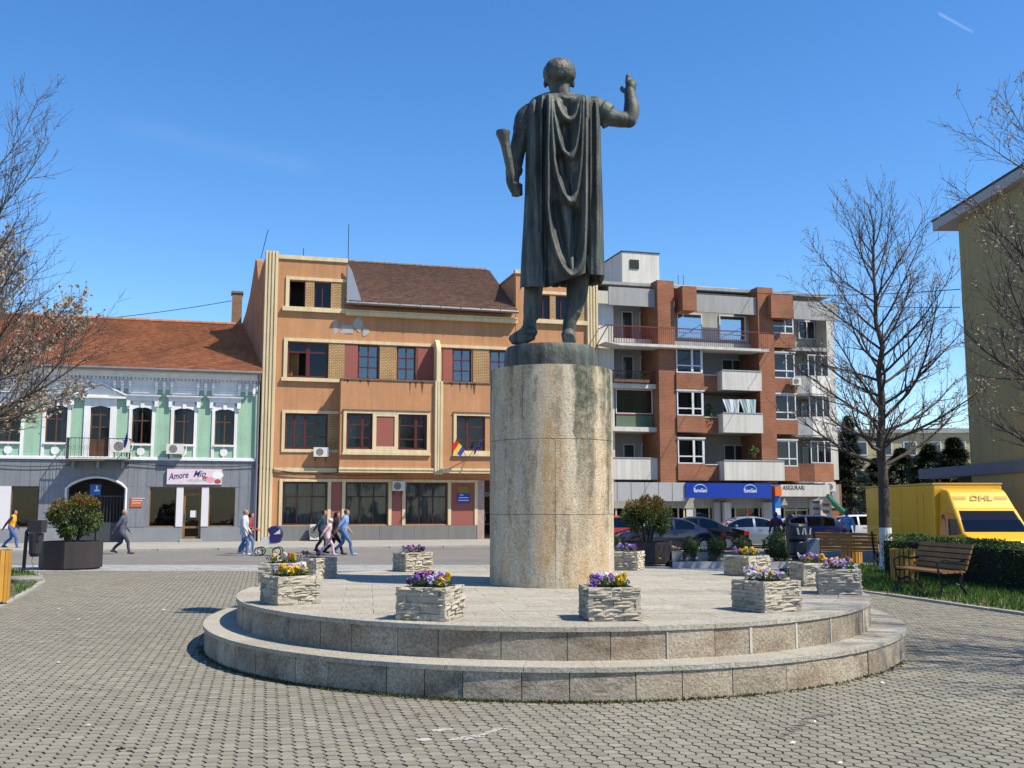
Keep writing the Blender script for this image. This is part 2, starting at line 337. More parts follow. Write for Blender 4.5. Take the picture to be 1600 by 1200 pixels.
K['glass_mid'] = glass_mat('window_glass_mid', (.35, .38, .42), .13)
K['glass_sky'] = glass_mat('window_glass_sky', (.35, .4, .45), .45)
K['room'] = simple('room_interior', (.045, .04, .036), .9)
K['curtain'] = mat('curtain', (.55, .54, .50), rough=.9, var=.2, scale=1.5, streak=.35)
K['ac'] = simple('ac_white', (.66, .65, .62), .5)
K['ac_dark'] = simple('ac_grille', (.10, .10, .10), .6)
K['iron'] = simple('black_iron', (.02, .02, .022), .5)
K['zinc'] = mat('zinc_gutter', (.22, .22, .225), rough=.45, var=.2, scale=2, metal=.5)
K['rust'] = mat('rusty_gutter', (.20, .11, .08), rough=.7, var=.2, scale=2)

# ------------------------------------------------------------------ ground
def struct(name, mb, m, **kw): return tag(mb.build(name, m, **kw), kind='structure')
ROAD_Z = -0.27
V_PLAZA, V_STRIP, V_KERB = 31.2, 27.4, 9.0
g = MB(); g.quad((-400, -60, -.60), (400, -60, -.60), (400, 700, -.60), (-400, 700, -.60)); struct('ground', g, K['ground'])
def sheet(s0, s1, v0, v1, z0, z1, n=1):                  # a strip parallel to the street front, v0 far edge, v1 near edge
    mb = MB(); a, b_, c, d = street(s0, v1, z1), street(s1, v1, z1), street(s1, v0, z0), street(s0, v0, z0)
    mb.quad(a, b_, c, d); return mb
Y_PLAZA, Y_STRIP = 26.6, 30.2
pz = MB(); pz.quad((-45, -8, -.030), (45, -8, -.030), (45, Y_PLAZA, -.030), (-45, Y_PLAZA, -.030)); struct('plaza', pz, K['joint'])
def road_z(y): return interp(y, [Y_STRIP, 40.0], [-.07, ROAD_Z])
rd = MB()
for ya_, yb_ in ((Y_PLAZA - .2, Y_STRIP), (Y_STRIP, 40), (40, 120)): rd.quad((-90, ya_, road_z(ya_)), (110, ya_, road_z(ya_)), (110, yb_, road_z(yb_)), (-90, yb_, road_z(yb_)))
struct('road', rd, K['asphalt'])
sw = MB()
for s0, s1 in ((-150, 200),):
    A = [street(s0, V_KERB - .15, ZB), street(s1, V_KERB - .15, ZB), street(s1, -2, ZB), street(s0, -2, ZB)]; sw.quad(*A)
struct('pavement', sw, K['sidewalk'])
kb = None
kerb_root = tag(empty('kerb', street(0, V_KERB, ROAD_Z), ALPHA), kind='structure')
kme = MB().box(0, 2.46, -.15, .0, -.2, .085).mesh('kerb_stone', K['kerb'])
for i in range(-14, 22):
    o = link('kerb_stone', kme, kerb_root, loc=(i * 2.5 + .02, .15, 0)); o.location.z += random.uniform(-.004, .004)
# grey sett strip that slopes from the plaza to the roadway
st = tag(empty('sett_strip', (0, Y_PLAZA, 0)), kind='structure')
b = MB(); z_lo = -.058; Ls = Y_STRIP - Y_PLAZA
def strip_z(y): return lerp(-.004, z_lo, y / Ls)
b.add([(-40, 0, -.024), (40, 0, -.024), (40, Ls, z_lo - .02), (-40, Ls, z_lo - .02)], [(0, 1, 2, 3)]); b.build('bedding', K['joint'], st)
b = MB()
for i in range(14):
    y0 = i * .257; y1 = y0 + .243
    for j in range(-62, 62):
        x0 = j * .3 + (i % 2) * .15 + random.uniform(-.01, .01); zj = random.uniform(-.004, .004)
        pts = [Vector((x0, y0, strip_z(y0) + zj)), Vector((x0 + .285, y0, strip_z(y0) + zj)), Vector((x0 + .285, y1, strip_z(y1) + zj)), Vector((x0, y1, strip_z(y1) + zj))]
        dn = [p - Vector((0, 0, .02)) for p in pts]
        b.add(pts + dn, [(0, 1, 2, 3), (4, 5, 1, 0), (5, 6, 2, 1), (6, 7, 3, 2), (7, 4, 0, 3)])
tag(b.build('setts', K['setts'], st), kind='stuff')

CX, CY = .49, 13.70; T1, T2 = .288, .583                  # rounded platform
PA, PF, PB, D1 = 3.95, 4.42, 4.35, .365                   # half width, front and back depth, tread
def rim(t, off):
    s_, c_ = math.sin(t), math.cos(t)
    if c_ >= 0: return (PA + off) * s_, -(PF + off) * c_
    return (PA + off) * math.copysign(abs(s_) ** .8, s_), (PB + off) * abs(c_) ** .8
def rim_poly(off, n=180): return [rim(-2 * PI * i / n, off) for i in range(n)][::-1]
RIM_OUT = [(x + CX, y + CY) for x, y in rim_poly(D1 - .12)]
KX, KY, KR = .555, 14.45, .865                                     # column
GRASS_R = [(6.75, 20.2), (7.85, 15.7), (8.9, 11.8), (17, 7.5), (17, 26), (14, 28.2), (9.6, 28.6), (8.0, 24.5)]
GL = [gp(-140, 985), gp(0, 948), gp(38, 928), gp(66, 910), gp(60, 898), gp(0, 884), gp(-60, 880)]
GRASS_L = [(p.x, p.y) for p in GL] + [(-20, 20), (-16, 10)]
def inside(p, poly):
    r = False; n = len(poly); x, y = p
    for i in range(n):
        x0, y0 = poly[i]; x1, y1 = poly[(i + 1) % n]
        if (y0 > y) != (y1 > y) and x < (x1 - x0) * (y - y0) / (y1 - y0) + x0: r = not r
    return r
# hexagonal pavers: flat sides across the street direction, .11 m across flats
HF = .112; HC = .097; ga = ALPHA - rad(2)
ex = Vector((math.cos(ga), math.sin(ga), 0)); ey = Vector((-math.sin(ga), math.cos(ga), 0))
hexc = []
for i in range(-230, 230):
    for j in range(20, 300):
        p = ex * (i * HC) + ey * (j * HF + (HF / 2 if i % 2 else 0))
        if p.y < 5.6 or p.y > Y_PLAZA - .08: continue
        if abs(p.x) > p.y * .5 + 1.0: continue
        if abs(p.x - CX) < PA + .5 and inside((p.x, p.y), RIM_OUT): continue
        if inside((p.x, p.y), GRASS_R) or inside((p.x, p.y), GRASS_L): continue
        hexc.append(p)
hexc.sort(key=lambda p: (0 if (p.y > 6.25 and abs(p.x) < p.y * .51) else 1, p.y))
ux = [(.0592 * math.cos(a), .0592 * math.sin(a)) for a in [k * PI / 3 for k in range(6)]]
def hexmesh(sc_top=.935, sc_bot=.985):
    vs = []; 
    for x, y in ux: q = ex * x * sc_top + ey * y * sc_top; vs.append((q.x, q.y, 0))
    for x, y in ux: q = ex * x * sc_bot + ey * y * sc_bot; vs.append((q.x, q.y, -.008))
    for x, y in ux: q = ex * x * sc_bot + ey * y * sc_bot; vs.append((q.x, q.y, -.04))
    fs = [tuple(range(6))]
    for r in (0, 6):
        for k in range(6): fs.append((r + (k + 1) % 6, r + k, r + 6 + k, r + 6 + (k + 1) % 6))
    return vs, fs
hv, hf = hexmesh()
plaza = bpy.data.objects['plaza']
hb_ = MB().add(hv, hf); hb_.m = [0] + [1] * (len(hf) - 1); hm = hb_.mesh('paver', [K['paver'], K['paver_edge']])
for p in hexc[:300]:
    o = link('paver', hm, plaza, loc=(p.x, p.y, random.uniform(-.003, .002))); o.rotation_euler = (random.uniform(-.012, .012), random.uniform(-.012, .012), random.uniform(-.03, .03))
hf = hf[:7]; hva = np.array(hv)[:12]; N = len(hexc) - 300
pcs = np.array([(p.x, p.y, 0) for p in hexc[300:]]); pcs[:, 2] = rng.uniform(-.003, .002, N)
tilt = rng.uniform(-.012, .012, (N, 2))
V = pcs[:, None, :] + hva[None, :, :]; V[:, :, 2] += hva[None, :, 0] * tilt[:, None, 0] + hva[None, :, 1] * tilt[:, None, 1]
fl = []
for i in range(N):
    bb = i * 12; fl.extend([tuple(bb + k for k in f) for f in hf])
me = bpy.data.meshes.new('paving_field'); me.from_pydata(V.reshape(-1, 3).tolist(), [], fl); me.materials.append(K['paver']); me.materials.append(K['paver_edge']); me.polygons.foreach_set('material_index', ([0] + [1] * (len(hf) - 1)) * N)
o = link('paving_field', me, plaza); tag(o, kind='stuff')
# sand that fills the joints
far = MB(); far.quad((-40, -7, -.012), (40, -7, -.012), (40, Y_PLAZA, -.012), (-40, Y_PLAZA, -.012))
far.build('joint_sand', K['joint'], plaza)

# litter, scraps on the paving
lit = [simple('paper_scrap', (.75, .74, .72), .8), mat('dry_leaf', (.20, .10, .05), rough=.8)]
def scrap(px, py, sz, m, nm, label, cat):
    p = gp(px, py); b = MB(); n = 5; c = [(sz * random.uniform(.5, 1) * math.cos(k * 2 * PI / n), sz * random.uniform(.5, 1) * math.sin(k * 2 * PI / n)) for k in range(n)]
    b.add([(x, y, .006 + random.uniform(0, .012)) for x, y in c] + [(0, 0, .016)], [(k, (k + 1) % n, n) for k in range(n)])
    tag(b.build(nm, m, loc=(p.x, p.y, .004)), label, cat, 'litter on the paving')
PAPW = ['white paper scrap at the front right, largest of the scraps below the platform', 'white scrap at the bottom edge of the picture, right half', 'white scrap by the right foot of the platform, in the tree shade', 'white scrap right below the platform riser, front right', 'tiny white scrap beside the dark stain at the front right', 'large white scrap on the paving, far left, nearer the camera of two', 'large white scrap on the paving, far left, before the grass patch', 'white scrap left of the platform, upper one of a close pair', 'white scrap left of the platform, lower one of a close pair', 'white scrap on the left paving, midway to the picture edge', 'tiny white scrap at the bottom left of the paving', 'white scrap near the shadow tip of the statue']
LEAFW = ['brown dry leaf at the bottom left, largest leaf on the paving', 'brown dry leaf left of the platform foot', 'small brown leaf below the mossy front of the platform', 'tiny brown leaf at the front right of the platform', 'brown leaf below the shadow tip of the statue', 'small brown leaf touching the largest leaf at the bottom left']
for i, (px, py, sz) in enumerate(((1239, 1164, .030), (1313, 1195, .022), (1379, 1069, .03), (1184, 1072, .022), (1273, 1130, .016), (124, 969, .05), (91, 952, .045), (137, 1084, .03), (137, 1136, .028), (92, 1037, .03), (60, 1142, .022), (256, 954, .04))):
    scrap(px, py, sz, lit[0], 'paper_scrap', PAPW[i], 'litter')
for i, (px, py, sz) in enumerate(((190, 1170, .05), (221, 1096, .03), (656, 1117, .03), (1282, 1104, .022), (265, 1003, .03), (205, 1173, .03))):
    scrap(px, py, sz, lit[1], 'dry_leaf', LEAFW[i], 'leaf')

# ------------------------------------------------------------------ round stepped platform
plat = empty('round_platform', (CX, CY, 0), 0, 'round two-step travertine platform under the bronze statue', 'platform')
def sector(r0, r1, a0, a1, z0, z1, n=4, path=None):
    b = MB(); vs = []; path = path or (lambda t, r: (r * math.sin(t), -r * math.cos(t)))      # angle measured from the side facing the camera
    for i in range(n + 1):
        a = lerp(a0, a1, i / n); p, q = path(a, r0), path(a, r1)
        vs += [(*p, z0), (*q, z0), (*q, z1), (*p, z1)]
    fs = []
    for i in range(n):
        k = i * 4; j = k + 4
        fs += [(k, k + 1, j + 1, j), (k + 1, k + 2, j + 2, j + 1), (k + 2, k + 3, j + 3, j + 2), (k + 3, k, j, j + 3)]
    fs += [(3, 2, 1, 0), (n * 4, n * 4 + 1, n * 4 + 2, n * 4 + 3)]
    return b.add(vs, fs)
core = MB(); core.slab(rim_poly(D1 - .06), -.02, T1 - .05); core.slab(rim_poly(-.06), T1 - .049, T2 - .045); core.build('core', K['joint'], plat)
def ring(name, m, r0, r1, z0, z1, n, gap=.0022, jr=.0, jz=.0, varied=0.0, a00=0.0):
    a = a00; cuts = [a00]
    w = [1 + random.uniform(-varied, varied) for _ in range(n)]; t = sum(w)
    for k in w: a += k * 2 * PI / t; cuts.append(a)
    for k in range(n):
        d = random.uniform(-jr, jr); e = random.uniform(-jz, jz)
        sector(r0, r1 + d, cuts[k] + gap / 4.2, cuts[k + 1] - gap / 4.2, z0, z1 + e, 4, rim).build(name, m, plat, smooth=30)
    return cuts
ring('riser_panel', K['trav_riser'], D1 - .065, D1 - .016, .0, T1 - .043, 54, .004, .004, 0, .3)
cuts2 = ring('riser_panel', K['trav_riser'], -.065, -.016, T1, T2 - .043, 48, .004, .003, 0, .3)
ring('coping_slab', K['trav_top'], -.02, D1, T1 - .042, T1, 38, .002, .002, .0015, .15, .05)
ring('coping_slab', K['trav_top'], -.36, 0, T2 - .042, T2, 36, .002, .002, .0015, .15, .02)
for k, c in enumerate(cuts2[:-1]):                        # pale mortar smears over joints of the upper riser, mostly on the sunny side
    cc = (c + PI) % (2 * PI) - PI
    if .15 < cc < 1.6 and random.random() < .85:
        w = random.uniform(.006, .028); sector(-.03, -.0095, c - w / 5, c + w / 5 * random.uniform(.3, 1), T1 + .004, T2 - .05, 2, rim).build('mortar_joint', K['filler'], plat)
def clip(poly, hull):
    n = len(hull)
    for k in range(n):
        (ax, ay), (bx_, by_) = hull[k], hull[(k + 1) % n]; nx, ny = by_ - ay, ax - bx_; out = []
        for i in range(len(poly)):
            p, q = poly[i], poly[(i + 1) % len(poly)]; dp = (p[0] - ax) * nx + (p[1] - ay) * ny; dq = (q[0] - ax) * nx + (q[1] - ay) * ny
            if dp <= 0: out.append(p)
            if (dp < 0 < dq) or (dq < 0 < dp): t = dp / (dp - dq); out.append((p[0] + (q[0] - p[0]) * t, p[1] + (q[1] - p[1]) * t))
        poly = out
        if len(poly) < 3: return []
    return poly
HULL = rim_poly(-.366, 72)
if sum(HULL[i][0] * HULL[(i + 1) % 72][1] - HULL[(i + 1) % 72][0] * HULL[i][1] for i in range(72)) < 0: HULL = HULL[::-1]
ca, sa = math.cos(rad(8)), math.sin(rad(8))
for i in range(-7, 8):
    for j in range(-11, 12):
        x0 = i * .66 + (.33 if j % 2 else 0); y0 = j * .42
        po = [(x0 + .0025, y0 + .0025), (x0 + .6575, y0 + .0025), (x0 + .6575, y0 + .4175), (x0 + .0025, y0 + .4175)]
        po = [(x * ca - y * sa, x * sa + y * ca) for x, y in po]; po = clip(po, HULL)
        if len(po) >= 3: MB().slab(po, T2 - .04, T2 - .0005 + random.uniform(-.0015, .001)).build('paving_slab', K['trav_top'], plat)
# moss along the foot of the front riser
b = MB()
for i in range(2600):
    a = random.gauss(-.28, .35) if i % 3 else random.uniform(-1.3, 1.0); s = random.uniform(.006, .018)
    x, y = rim(a, D1 - .012 + abs(random.gauss(0, .035))); t = random.uniform(0, PI); 
    b.add([(x - s * math.cos(t), y - s * math.sin(t), .001), (x + s * math.cos(t), y + s * math.sin(t), .001), (x + random.uniform(-.01, .01), y, random.uniform(.008, .03))], [(0, 1, 2)])
tag(b.build('moss', leaf_mat('moss_green', (.075, .085, .025)), loc=(CX, CY, 0)), 'thin line of moss and weeds along the foot of the platform', 'moss', kind='stuff')

# ------------------------------------------------------------------ column
col = empty('stone_column', (KX, KY, T2), 0, 'thick round travertine column stained green and ochre, carrying the statue', 'pedestal')
ZC = at(861, 568, KY - KR).z - T2                         # column height
zc = [0, at(861, 804, KY - KR).z - T2, at(861, 685, KY - KR).z - T2, ZC]
for k in range(3):
    n = 6; off = [.02, .02, .55][k]
    for i in range(n):
        sector(KR - .12, KR + random.uniform(-.002, .002), off + i * 2 * PI / n + .0025, off + (i + 1) * 2 * PI / n - .0025, zc[k] + .003, zc[k + 1] - .003, 10).build('cladding_block', K['trav_col'], col, smooth=30)
cc = MB(); cc.lathe([(KR - .11, 0), (KR - .11, ZC - .002)], 48); cc.build('core', K['joint'], col)

# ------------------------------------------------------------------ bronze statue
BZ = T2 + ZC + .001
SY = KY                                                   # statue plane
stat = empty('bronze_statue', (KX, SY, BZ), 0, 'bronze statue of a cloaked man with raised right hand, seen from behind', 'statue')
bh = at(861, 534, SY - .66).z - BZ
b = MB(); prof = [(.62, 0), (.655, .02), (.66, bh * .5), (.65, bh - .03), (.63, bh)]; b.lathe(prof, 64)
bx = at(860, 550, SY).x - KX
for i, p in enumerate(b.v):
    a = math.atan2(p[1], p[0]); w = 1 + .012 * math.sin(5 * a) + .01 * math.sin(11 * a + 1); b.v[i] = (p[0] * w + bx, p[1] * w, p[2])
b.build('base', K['bronze'], stat, smooth=50)
def SP(px, py, dy=0.0):                                   # statue-local point seen at px,py, dy metres behind (+) / nearer (-) the statue plane
    p = at(px, py, SY + dy); return Vector((p.x - KX, dy, p.z - BZ))
def catmull(pts, rr, sub=5):
    P = [Vector(p) for p in pts]; out = []; ro = []; n = len(P)
    for i in range(n - 1):
        p0, p1, p2, p3 = P[max(i - 1, 0)], P[i], P[i + 1], P[min(i + 2, n - 1)]
        for k in range(sub):
            t = k / sub; out.append(.5 * ((2 * p1) + (p2 - p0) * t + (2 * p0 - 5 * p1 + 4 * p2 - p3) * t * t + (3 * p1 - p0 - 3 * p2 + p3) * t ** 3)); ro.append(lerp(rr[i], rr[i + 1], t * t * (3 - 2 * t)))
    out.append(P[-1]); ro.append(rr[-1]); return out, ro
def limb(b, pts, rr, n=14, sub=5, m=0):
    p, r = catmull(pts, rr, sub); b.tube(p, r, n, m); b.ball(p[0], r[0], n, 8, m); b.ball(p[-1], r[-1], n, 8, m)
def remesh(b, name, voxel, mats, parent, smooth_it=3, loc=None):
    me = b.mesh(name + '_raw', mats); o = bpy.data.objects.new(name + '_raw', me); C.objects.link(o)
    md = o.modifiers.new('r', 'REMESH'); md.mode = 'VOXEL'; md.voxel_size = voxel
    if smooth_it: sm = o.modifiers.new('s', 'SMOOTH'); sm.factor = .5; sm.iterations = smooth_it
    dg = bpy.context.evaluated_depsgraph_get(); ev = o.evaluated_get(dg); nm = bpy.data.meshes.new_from_object(ev)
    bpy.data.objects.remove(o); bpy.data.meshes.remove(me); nm.name = name
    return link(name, nm, parent, 180, loc)
b = MB()
# head: skull, jaw, face, ears, short combed hair
hc = SP(874, 116, .02)
b.ball(hc, (.236, .268, .222), 28, 20); b.ball(hc + Vector((0, .10, -.10)), (.165, .2, .2), 20, 14)
b.ball(hc + Vector((0, .20, -.25)), (.09, .085, .065), 14, 10)                          # chin
b.tube([hc + Vector((0, .265, .02)), hc + Vector((0, .325, -.10)), hc + Vector((0, .28, -.125))], [.03, .045, .03], 10)
b.ball(hc + Vector((0, .25, .055)), (.17, .06, .035), 14, 8)                           # brow
for sx in (-1, 1):
    b.ball(hc + Vector((sx * .085, .235, -.09)), (.06, .06, .06), 10, 8)               # cheek
    b.ball(hc + Vector((sx * .205, .08, -.11)), (.03, .05, .07), 12, 8)                # ear
    b.ball(hc + Vector((sx * .08, .262, .0)), (.035, .02, .02), 10, 6)                 # eye
b.ball(hc + Vector((0, .27, -.175)), (.07, .035, .022), 10, 6)                         # mouth
for i in range(700):                                                                   # short combed hair over the skull
    th = random.uniform(.05, 2.05); ph = random.uniform(PI, 2 * PI) if i % 4 else random.uniform(0, PI)
    if ph < PI and th > .95: continue
    q = lambda t: hc + Vector((.239 * math.sin(t) * math.cos(ph), .271 * math.sin(t) * math.sin(ph), .225 * math.cos(t)))
    b.tube([q(th), q(th + .10), q(th + .2)], [.006, .013, .005], 5)
limb(b, [hc + Vector((0, -.02, -.12)), hc + Vector((.01, -.03, -.22)), SP(877, 150, .0), SP(878, 166, .02)], [.165, .138, .15, .21], 18)
# torso inside the cloak
b.ball(SP(880, 205, .04), (.46, .25, .52), 20, 14); b.ball(SP(878, 300, .05), (.40, .26, .8), 20, 14)
# arm at the viewer's left, lowered, with scroll
limb(b, [SP(829, 176, .02), SP(820, 186, .02), SP(813.5, 213, .03), SP(807, 243, .06)], [.14, .15, .122, .118])
limb(b, [SP(807, 243, .06), SP(803, 262, .02), SP(801, 280, -.03), SP(802, 290, -.06)], [.118, .12, .10, .085])
b.tube([SP(819, 195, .02), SP(816, 206, .03)], [.152, .148], 16)                       # sleeve edge
b.tube([SP(804, 263, .02), SP(802.5, 270, .0)], [.128, .124], 16)                        # cuff band
hand = SP(805, 295, -.07); b.ball(hand, (.085, .11, .09), 14, 10)
for k in range(4):                                                                     # fingers curled round the scroll
    z = -.065 + k * .042; 
    b.tube([hand + Vector((-.05, .08, z)), hand + Vector((.03, .10 - .01 * k, z)), hand + Vector((.085, .03, z - .005)), hand + Vector((.06, -.05, z - .01)), hand + Vector((.01, -.06, z - .01))], [.028, .032, .031, .028, .022], 8)
b.tube([hand + Vector((-.06, .0, .04)), hand + Vector((-.02, -.10, .05)), hand + Vector((.05, -.11, .02))], [.036, .034, .026], 8)
# raised arm at the viewer's right
limb(b, [SP(929, 168, .02), SP(945, 180, .03), SP(966, 186, .05), SP(983, 188, .07)], [.165, .145, .122, .105])
limb(b, [SP(983, 188, .07), SP(987, 172, .09), SP(985, 152, .13), SP(983.5, 142, .15)], [.112, .122, .092, .078])
b.tube([SP(938, 174, .02), SP(951, 181, .02)], [.185, .175], 16); b.tube([SP(941, 196, .02), SP(950, 195, .02)], [.06, .03], 10)
hp = SP(985.5, 136, .16); b.ball(hp, (.082, .08, .115), 14, 10)
for pts, rr in (([(-.045, .02, .06), (-.04, .045, .13), (-.035, .045, .185), (-.03, .04, .215)], [.038, .037, .036, .031]), ([(-.005, .03, .08), (.005, .075, .15), (.005, .10, .165), (.0, .12, .13)], [.04, .038, .035, .03]), ([(.03, .02, .08), (.045, .065, .125), (.04, .105, .10), (.03, .115, .06)], [.038, .036, .032, .027]), ([(.06, .01, .05), (.075, .05, .085), (.068, .088, .06), (.058, .098, .035)], [.032, .031, .028, .023]), ([(-.055, .02, -.07), (-.115, .05, -.03), (-.13, .07, .0), (-.12, .07, .04)], [.04, .036, .032, .027])):
    b.tube([hp + Vector(q) for q in pts], rr, 8)
# legs and sandalled boots
limb(b, [SP(838, 400, .05), SP(833, 458, .03), SP(831, 478, .02), SP(828, 500, .0), SP(826, 515, -.01)], [.19, .135, .125, .098, .09])
limb(b, [SP(826, 516, .0), SP(819, 522, .03), SP(808, 527, .08), SP(801, 529, .12)], [.115, .098, .082, .06])
b.ball(SP(830, 519, -.05), (.095, .11, .075), 12, 8); b.tube([SP(833, 524, -.06), SP(816, 531, .03), SP(800, 532.5, .12)], [.07, .082, .055], 12)
for y in (484, 489, 494): b.tube([SP(832 - (y - 484) * .1, y, .01), SP(831.4 - (y - 484) * .1, y + 3, .01)], .122 - (y - 484) * .0016, 16)
limb(b, [SP(902, 400, .06), SP(902, 452, .06), SP(898, 475, .05), SP(891, 500, .03), SP(888, 520, .03)], [.21, .16, .135, .100, .09])
b.ball(SP(888, 523, .0), (.105, .12, .08), 12, 8); limb(b, [SP(888, 525, .02), SP(889, 527, .16), SP(890, 528, .32)], [.1, .092, .07]); b.tube([SP(889, 530.5, -.1), SP(890, 530.5, .34)], [.1, .1], 14)
for y in (485, 489, 493, 497): b.tube([SP(895.5 - (y - 485) * .35, y, .04), SP(894.5 - (y - 485) * .35, y + 2.6, .04)], .130 - (y - 485) * .0018, 16)
body = remesh(b, 'figure', .014, K['bronze'], stat, 2)
b = MB(); b.tube([SP(805, 297, -.10), SP(797, 262, -.13), SP(790, 228, -.15), SP(787, 214, -.155), SP(786, 209, -.16), SP(786, 205, -.16)], [.062, .064, .068, .085, .105, .10], 18)
b.lathe([(.02, 0), (.035, .004), (.05, 0), (.065, .004)], 14, SP(786, 204.6, -.16)); b.build('scroll', K['bronze'], stat, smooth=50)
# cloak: a closed draped surface with swags at the back and hanging folds at both sides
ytab = [147, 150, 153, 157, 162, 170, 185, 210, 250, 300, 350, 400, 458]
xltab = [853, 845, 838, 831, 827, 823.5, 822, 821.5, 821, 820, 817.5, 814.5, 812]
xrtab = [894, 904, 914, 925, 932, 936, 937.5, 938.5, 939.5, 941, 942.5, 943.5, 944]
btab = [.10, .15, .19, .225, .255, .28, .30, .31, .32, .335, .355, .385, .42]
hemx = [812, 820, 848, 852, 858, 870, 885, 897, 908, 914, 920, 932, 944]
hemy = [453, 456, 458, 456, 453, 450, 447.5, 444, 438, 434, 438, 438.5, 434]
def ss(a, b_, x): t = min(max((x - a) / (b_ - a), 0), 1); return t * t * (3 - 2 * t)
# relief of the cloak's back, modelled fold by fold (photo measurements, metres proud or deep)
RES = .5; gx = np.arange(808, 948, RES); gy = np.arange(144, 462, RES); GXX, GYY = np.meshgrid(gx, gy)
def stroke(pts, w, h, taper=(1, 1)):
    best = np.full(GXX.shape, 0.0); n = len(pts) - 1
    for i, ((x0, y0), (x1, y1)) in enumerate(zip(pts, pts[1:])):
        dx, dy = x1 - x0, y1 - y0; t = np.clip(((GXX - x0) * dx + (GYY - y0) * dy) / (dx * dx + dy * dy), 0, 1); dist = np.hypot(GXX - x0 - t * dx, GYY - y0 - t * dy); u = (i + t) / n
        best = np.maximum(best, np.exp(-(dist / w) ** 2) * (taper[0] + (taper[1] - taper[0]) * u))
    return best * h
def curve(pts, sub=6):
    p, _ = catmull([(x, y, 0) for x, y in pts], [1] * len(pts), sub); return [(q.x, q.y) for q in p]
S4 = curve([(857, 158), (855.5, 220), (854, 280), (854, 330), (858, 370), (866, 405), (877, 432), (889, 444), (900, 437), (908, 415), (912, 370), (913, 300), (914, 220), (914, 160)])
S3 = curve([(860, 160), (861, 210), (864, 260), (870, 295), (879, 320), (889, 331), (898, 315), (904, 280), (907, 230), (909, 165)])
S2 = curve([(862, 162), (865, 200), (872, 235), (880, 254), (889, 262), (897, 246), (902, 220), (906, 168)])
S1 = curve([(864, 160), (871, 184), (880, 198), (889, 203), (897, 194), (904, 166)])
def inside_curve(c):
    r = np.zeros(GXX.shape, bool); n = len(c)
    for i in range(n):
        (x0, y0), (x1, y1) = c[i], c[(i + 1) % n]
        if y0 == y1: continue
        k = ((y0 > GYY) != (y1 > GYY)) & (GXX < (x1 - x0) * (GYY - y0) / (y1 - y0) + x0); r ^= k
    return r
def swag(c, w_in, w_out, h, ht=.7):                       # cloth climbs slowly to the crest and drops sharply below it
    best = np.full(GXX.shape, 1e9)
    for (x0, y0), (x1, y1) in zip(c, c[1:]):
        dx, dy = x1 - x0, y1 - y0; t = np.clip(((GXX - x0) * dx + (GYY - y0) * dy) / (dx * dx + dy * dy), 0, 1); best = np.minimum(best, np.hypot(GXX - x0 - t * dx, GYY - y0 - t * dy))
    yb = max(p[1] for p in c); k = ht + (1 - ht) * np.clip((GYY - 158) / (yb - 158), 0, 1)
    w_in = w_in * (.35 + .65 * np.clip((GYY - (yb - 70)) / 60, 0, 1)); ins = inside_curve(c)
    return h * k * np.where(ins, np.exp(-(best / w_in) ** 1.6), np.exp(-(best / w_out) ** 2))
rid = np.maximum.reduce([swag(S4, 17, 3.4, .15), swag(S3, 16, 3.4, .14), swag(S2, 14, 3.2, .12), swag(S1, 12, 3.2, .10), stroke([(830, 160), (829, 250), (828, 350), (830, 462)], 8, .07, (.6, 1)), stroke(curve([(846, 158), (845.5, 250), (845, 300), (846, 350)]), 2.6, .055, (1, .2)), stroke([(821, 190), (818, 320), (816, 460)], 4, .03), stroke([(931, 162), (932, 300), (931, 440)], 6.5, .07), stroke([(921, 160), (920, 260), (918, 330)], 2.6, .05, (1, .3)), stroke([(938, 300), (941, 380), (942, 440)], 3.5, .03), stroke([(866, 157), (885, 166), (902, 157)], 3.5, .05)])
val = np.maximum.reduce([stroke([(838, 160), (840, 250), (842, 330), (845, 370)], 2.4, .07, (1, .5)), stroke([(850.5, 170), (849.5, 280), (849, 340), (851, 400), (853, 460)], 3.4, .12, (.5, 1.2)), stroke([(884, 176), (886, 188)], 8, .07), stroke([(880, 212), (886, 245)], 6.5, .10), stroke([(874, 262), (880, 290), (887, 313)], 6.5, .13), stroke([(896, 285), (893, 312)], 4, .07), stroke([(867, 330), (872, 370), (880, 405), (888, 425)], 7, .14), stroke([(899, 340), (897, 380), (892, 415)], 6, .12), stroke([(916.5, 200), (917, 300), (916, 380), (915, 445)], 2.8, .10, (.5, 1.3)), stroke([(925, 165), (925, 280), (922, 350)], 2.3, .06, (1, .4)), stroke([(858, 430), (866, 450)], 6, .08)])
rel = 1.15 * rid - 1.0 * val
for ax in (0, 1):
    k_ = np.array([1, 3, 4, 3, 1.]) / 12; rel = np.apply_along_axis(lambda r: np.convolve(np.pad(r, 2, mode='edge'), k_, 'valid'), ax, rel)
rel *= np.clip((GYY - 150) / 22, 0, 1)
def folds(x, y):
    i = min(max((x - 808) / RES, 0), len(gx) - 2.001); j = min(max((y - 144) / RES, 0), len(gy) - 2.001); i0, j0 = int(i), int(j); fi, fj = i - i0, j - j0
    return float(lerp(lerp(rel[j0, i0], rel[j0, i0 + 1], fi), lerp(rel[j0 + 1, i0], rel[j0 + 1, i0 + 1], fi), fj)) + .010 * math.sin(y * .045 + x * .2)
NU, NV = 420, 240; vs = []; fs = []
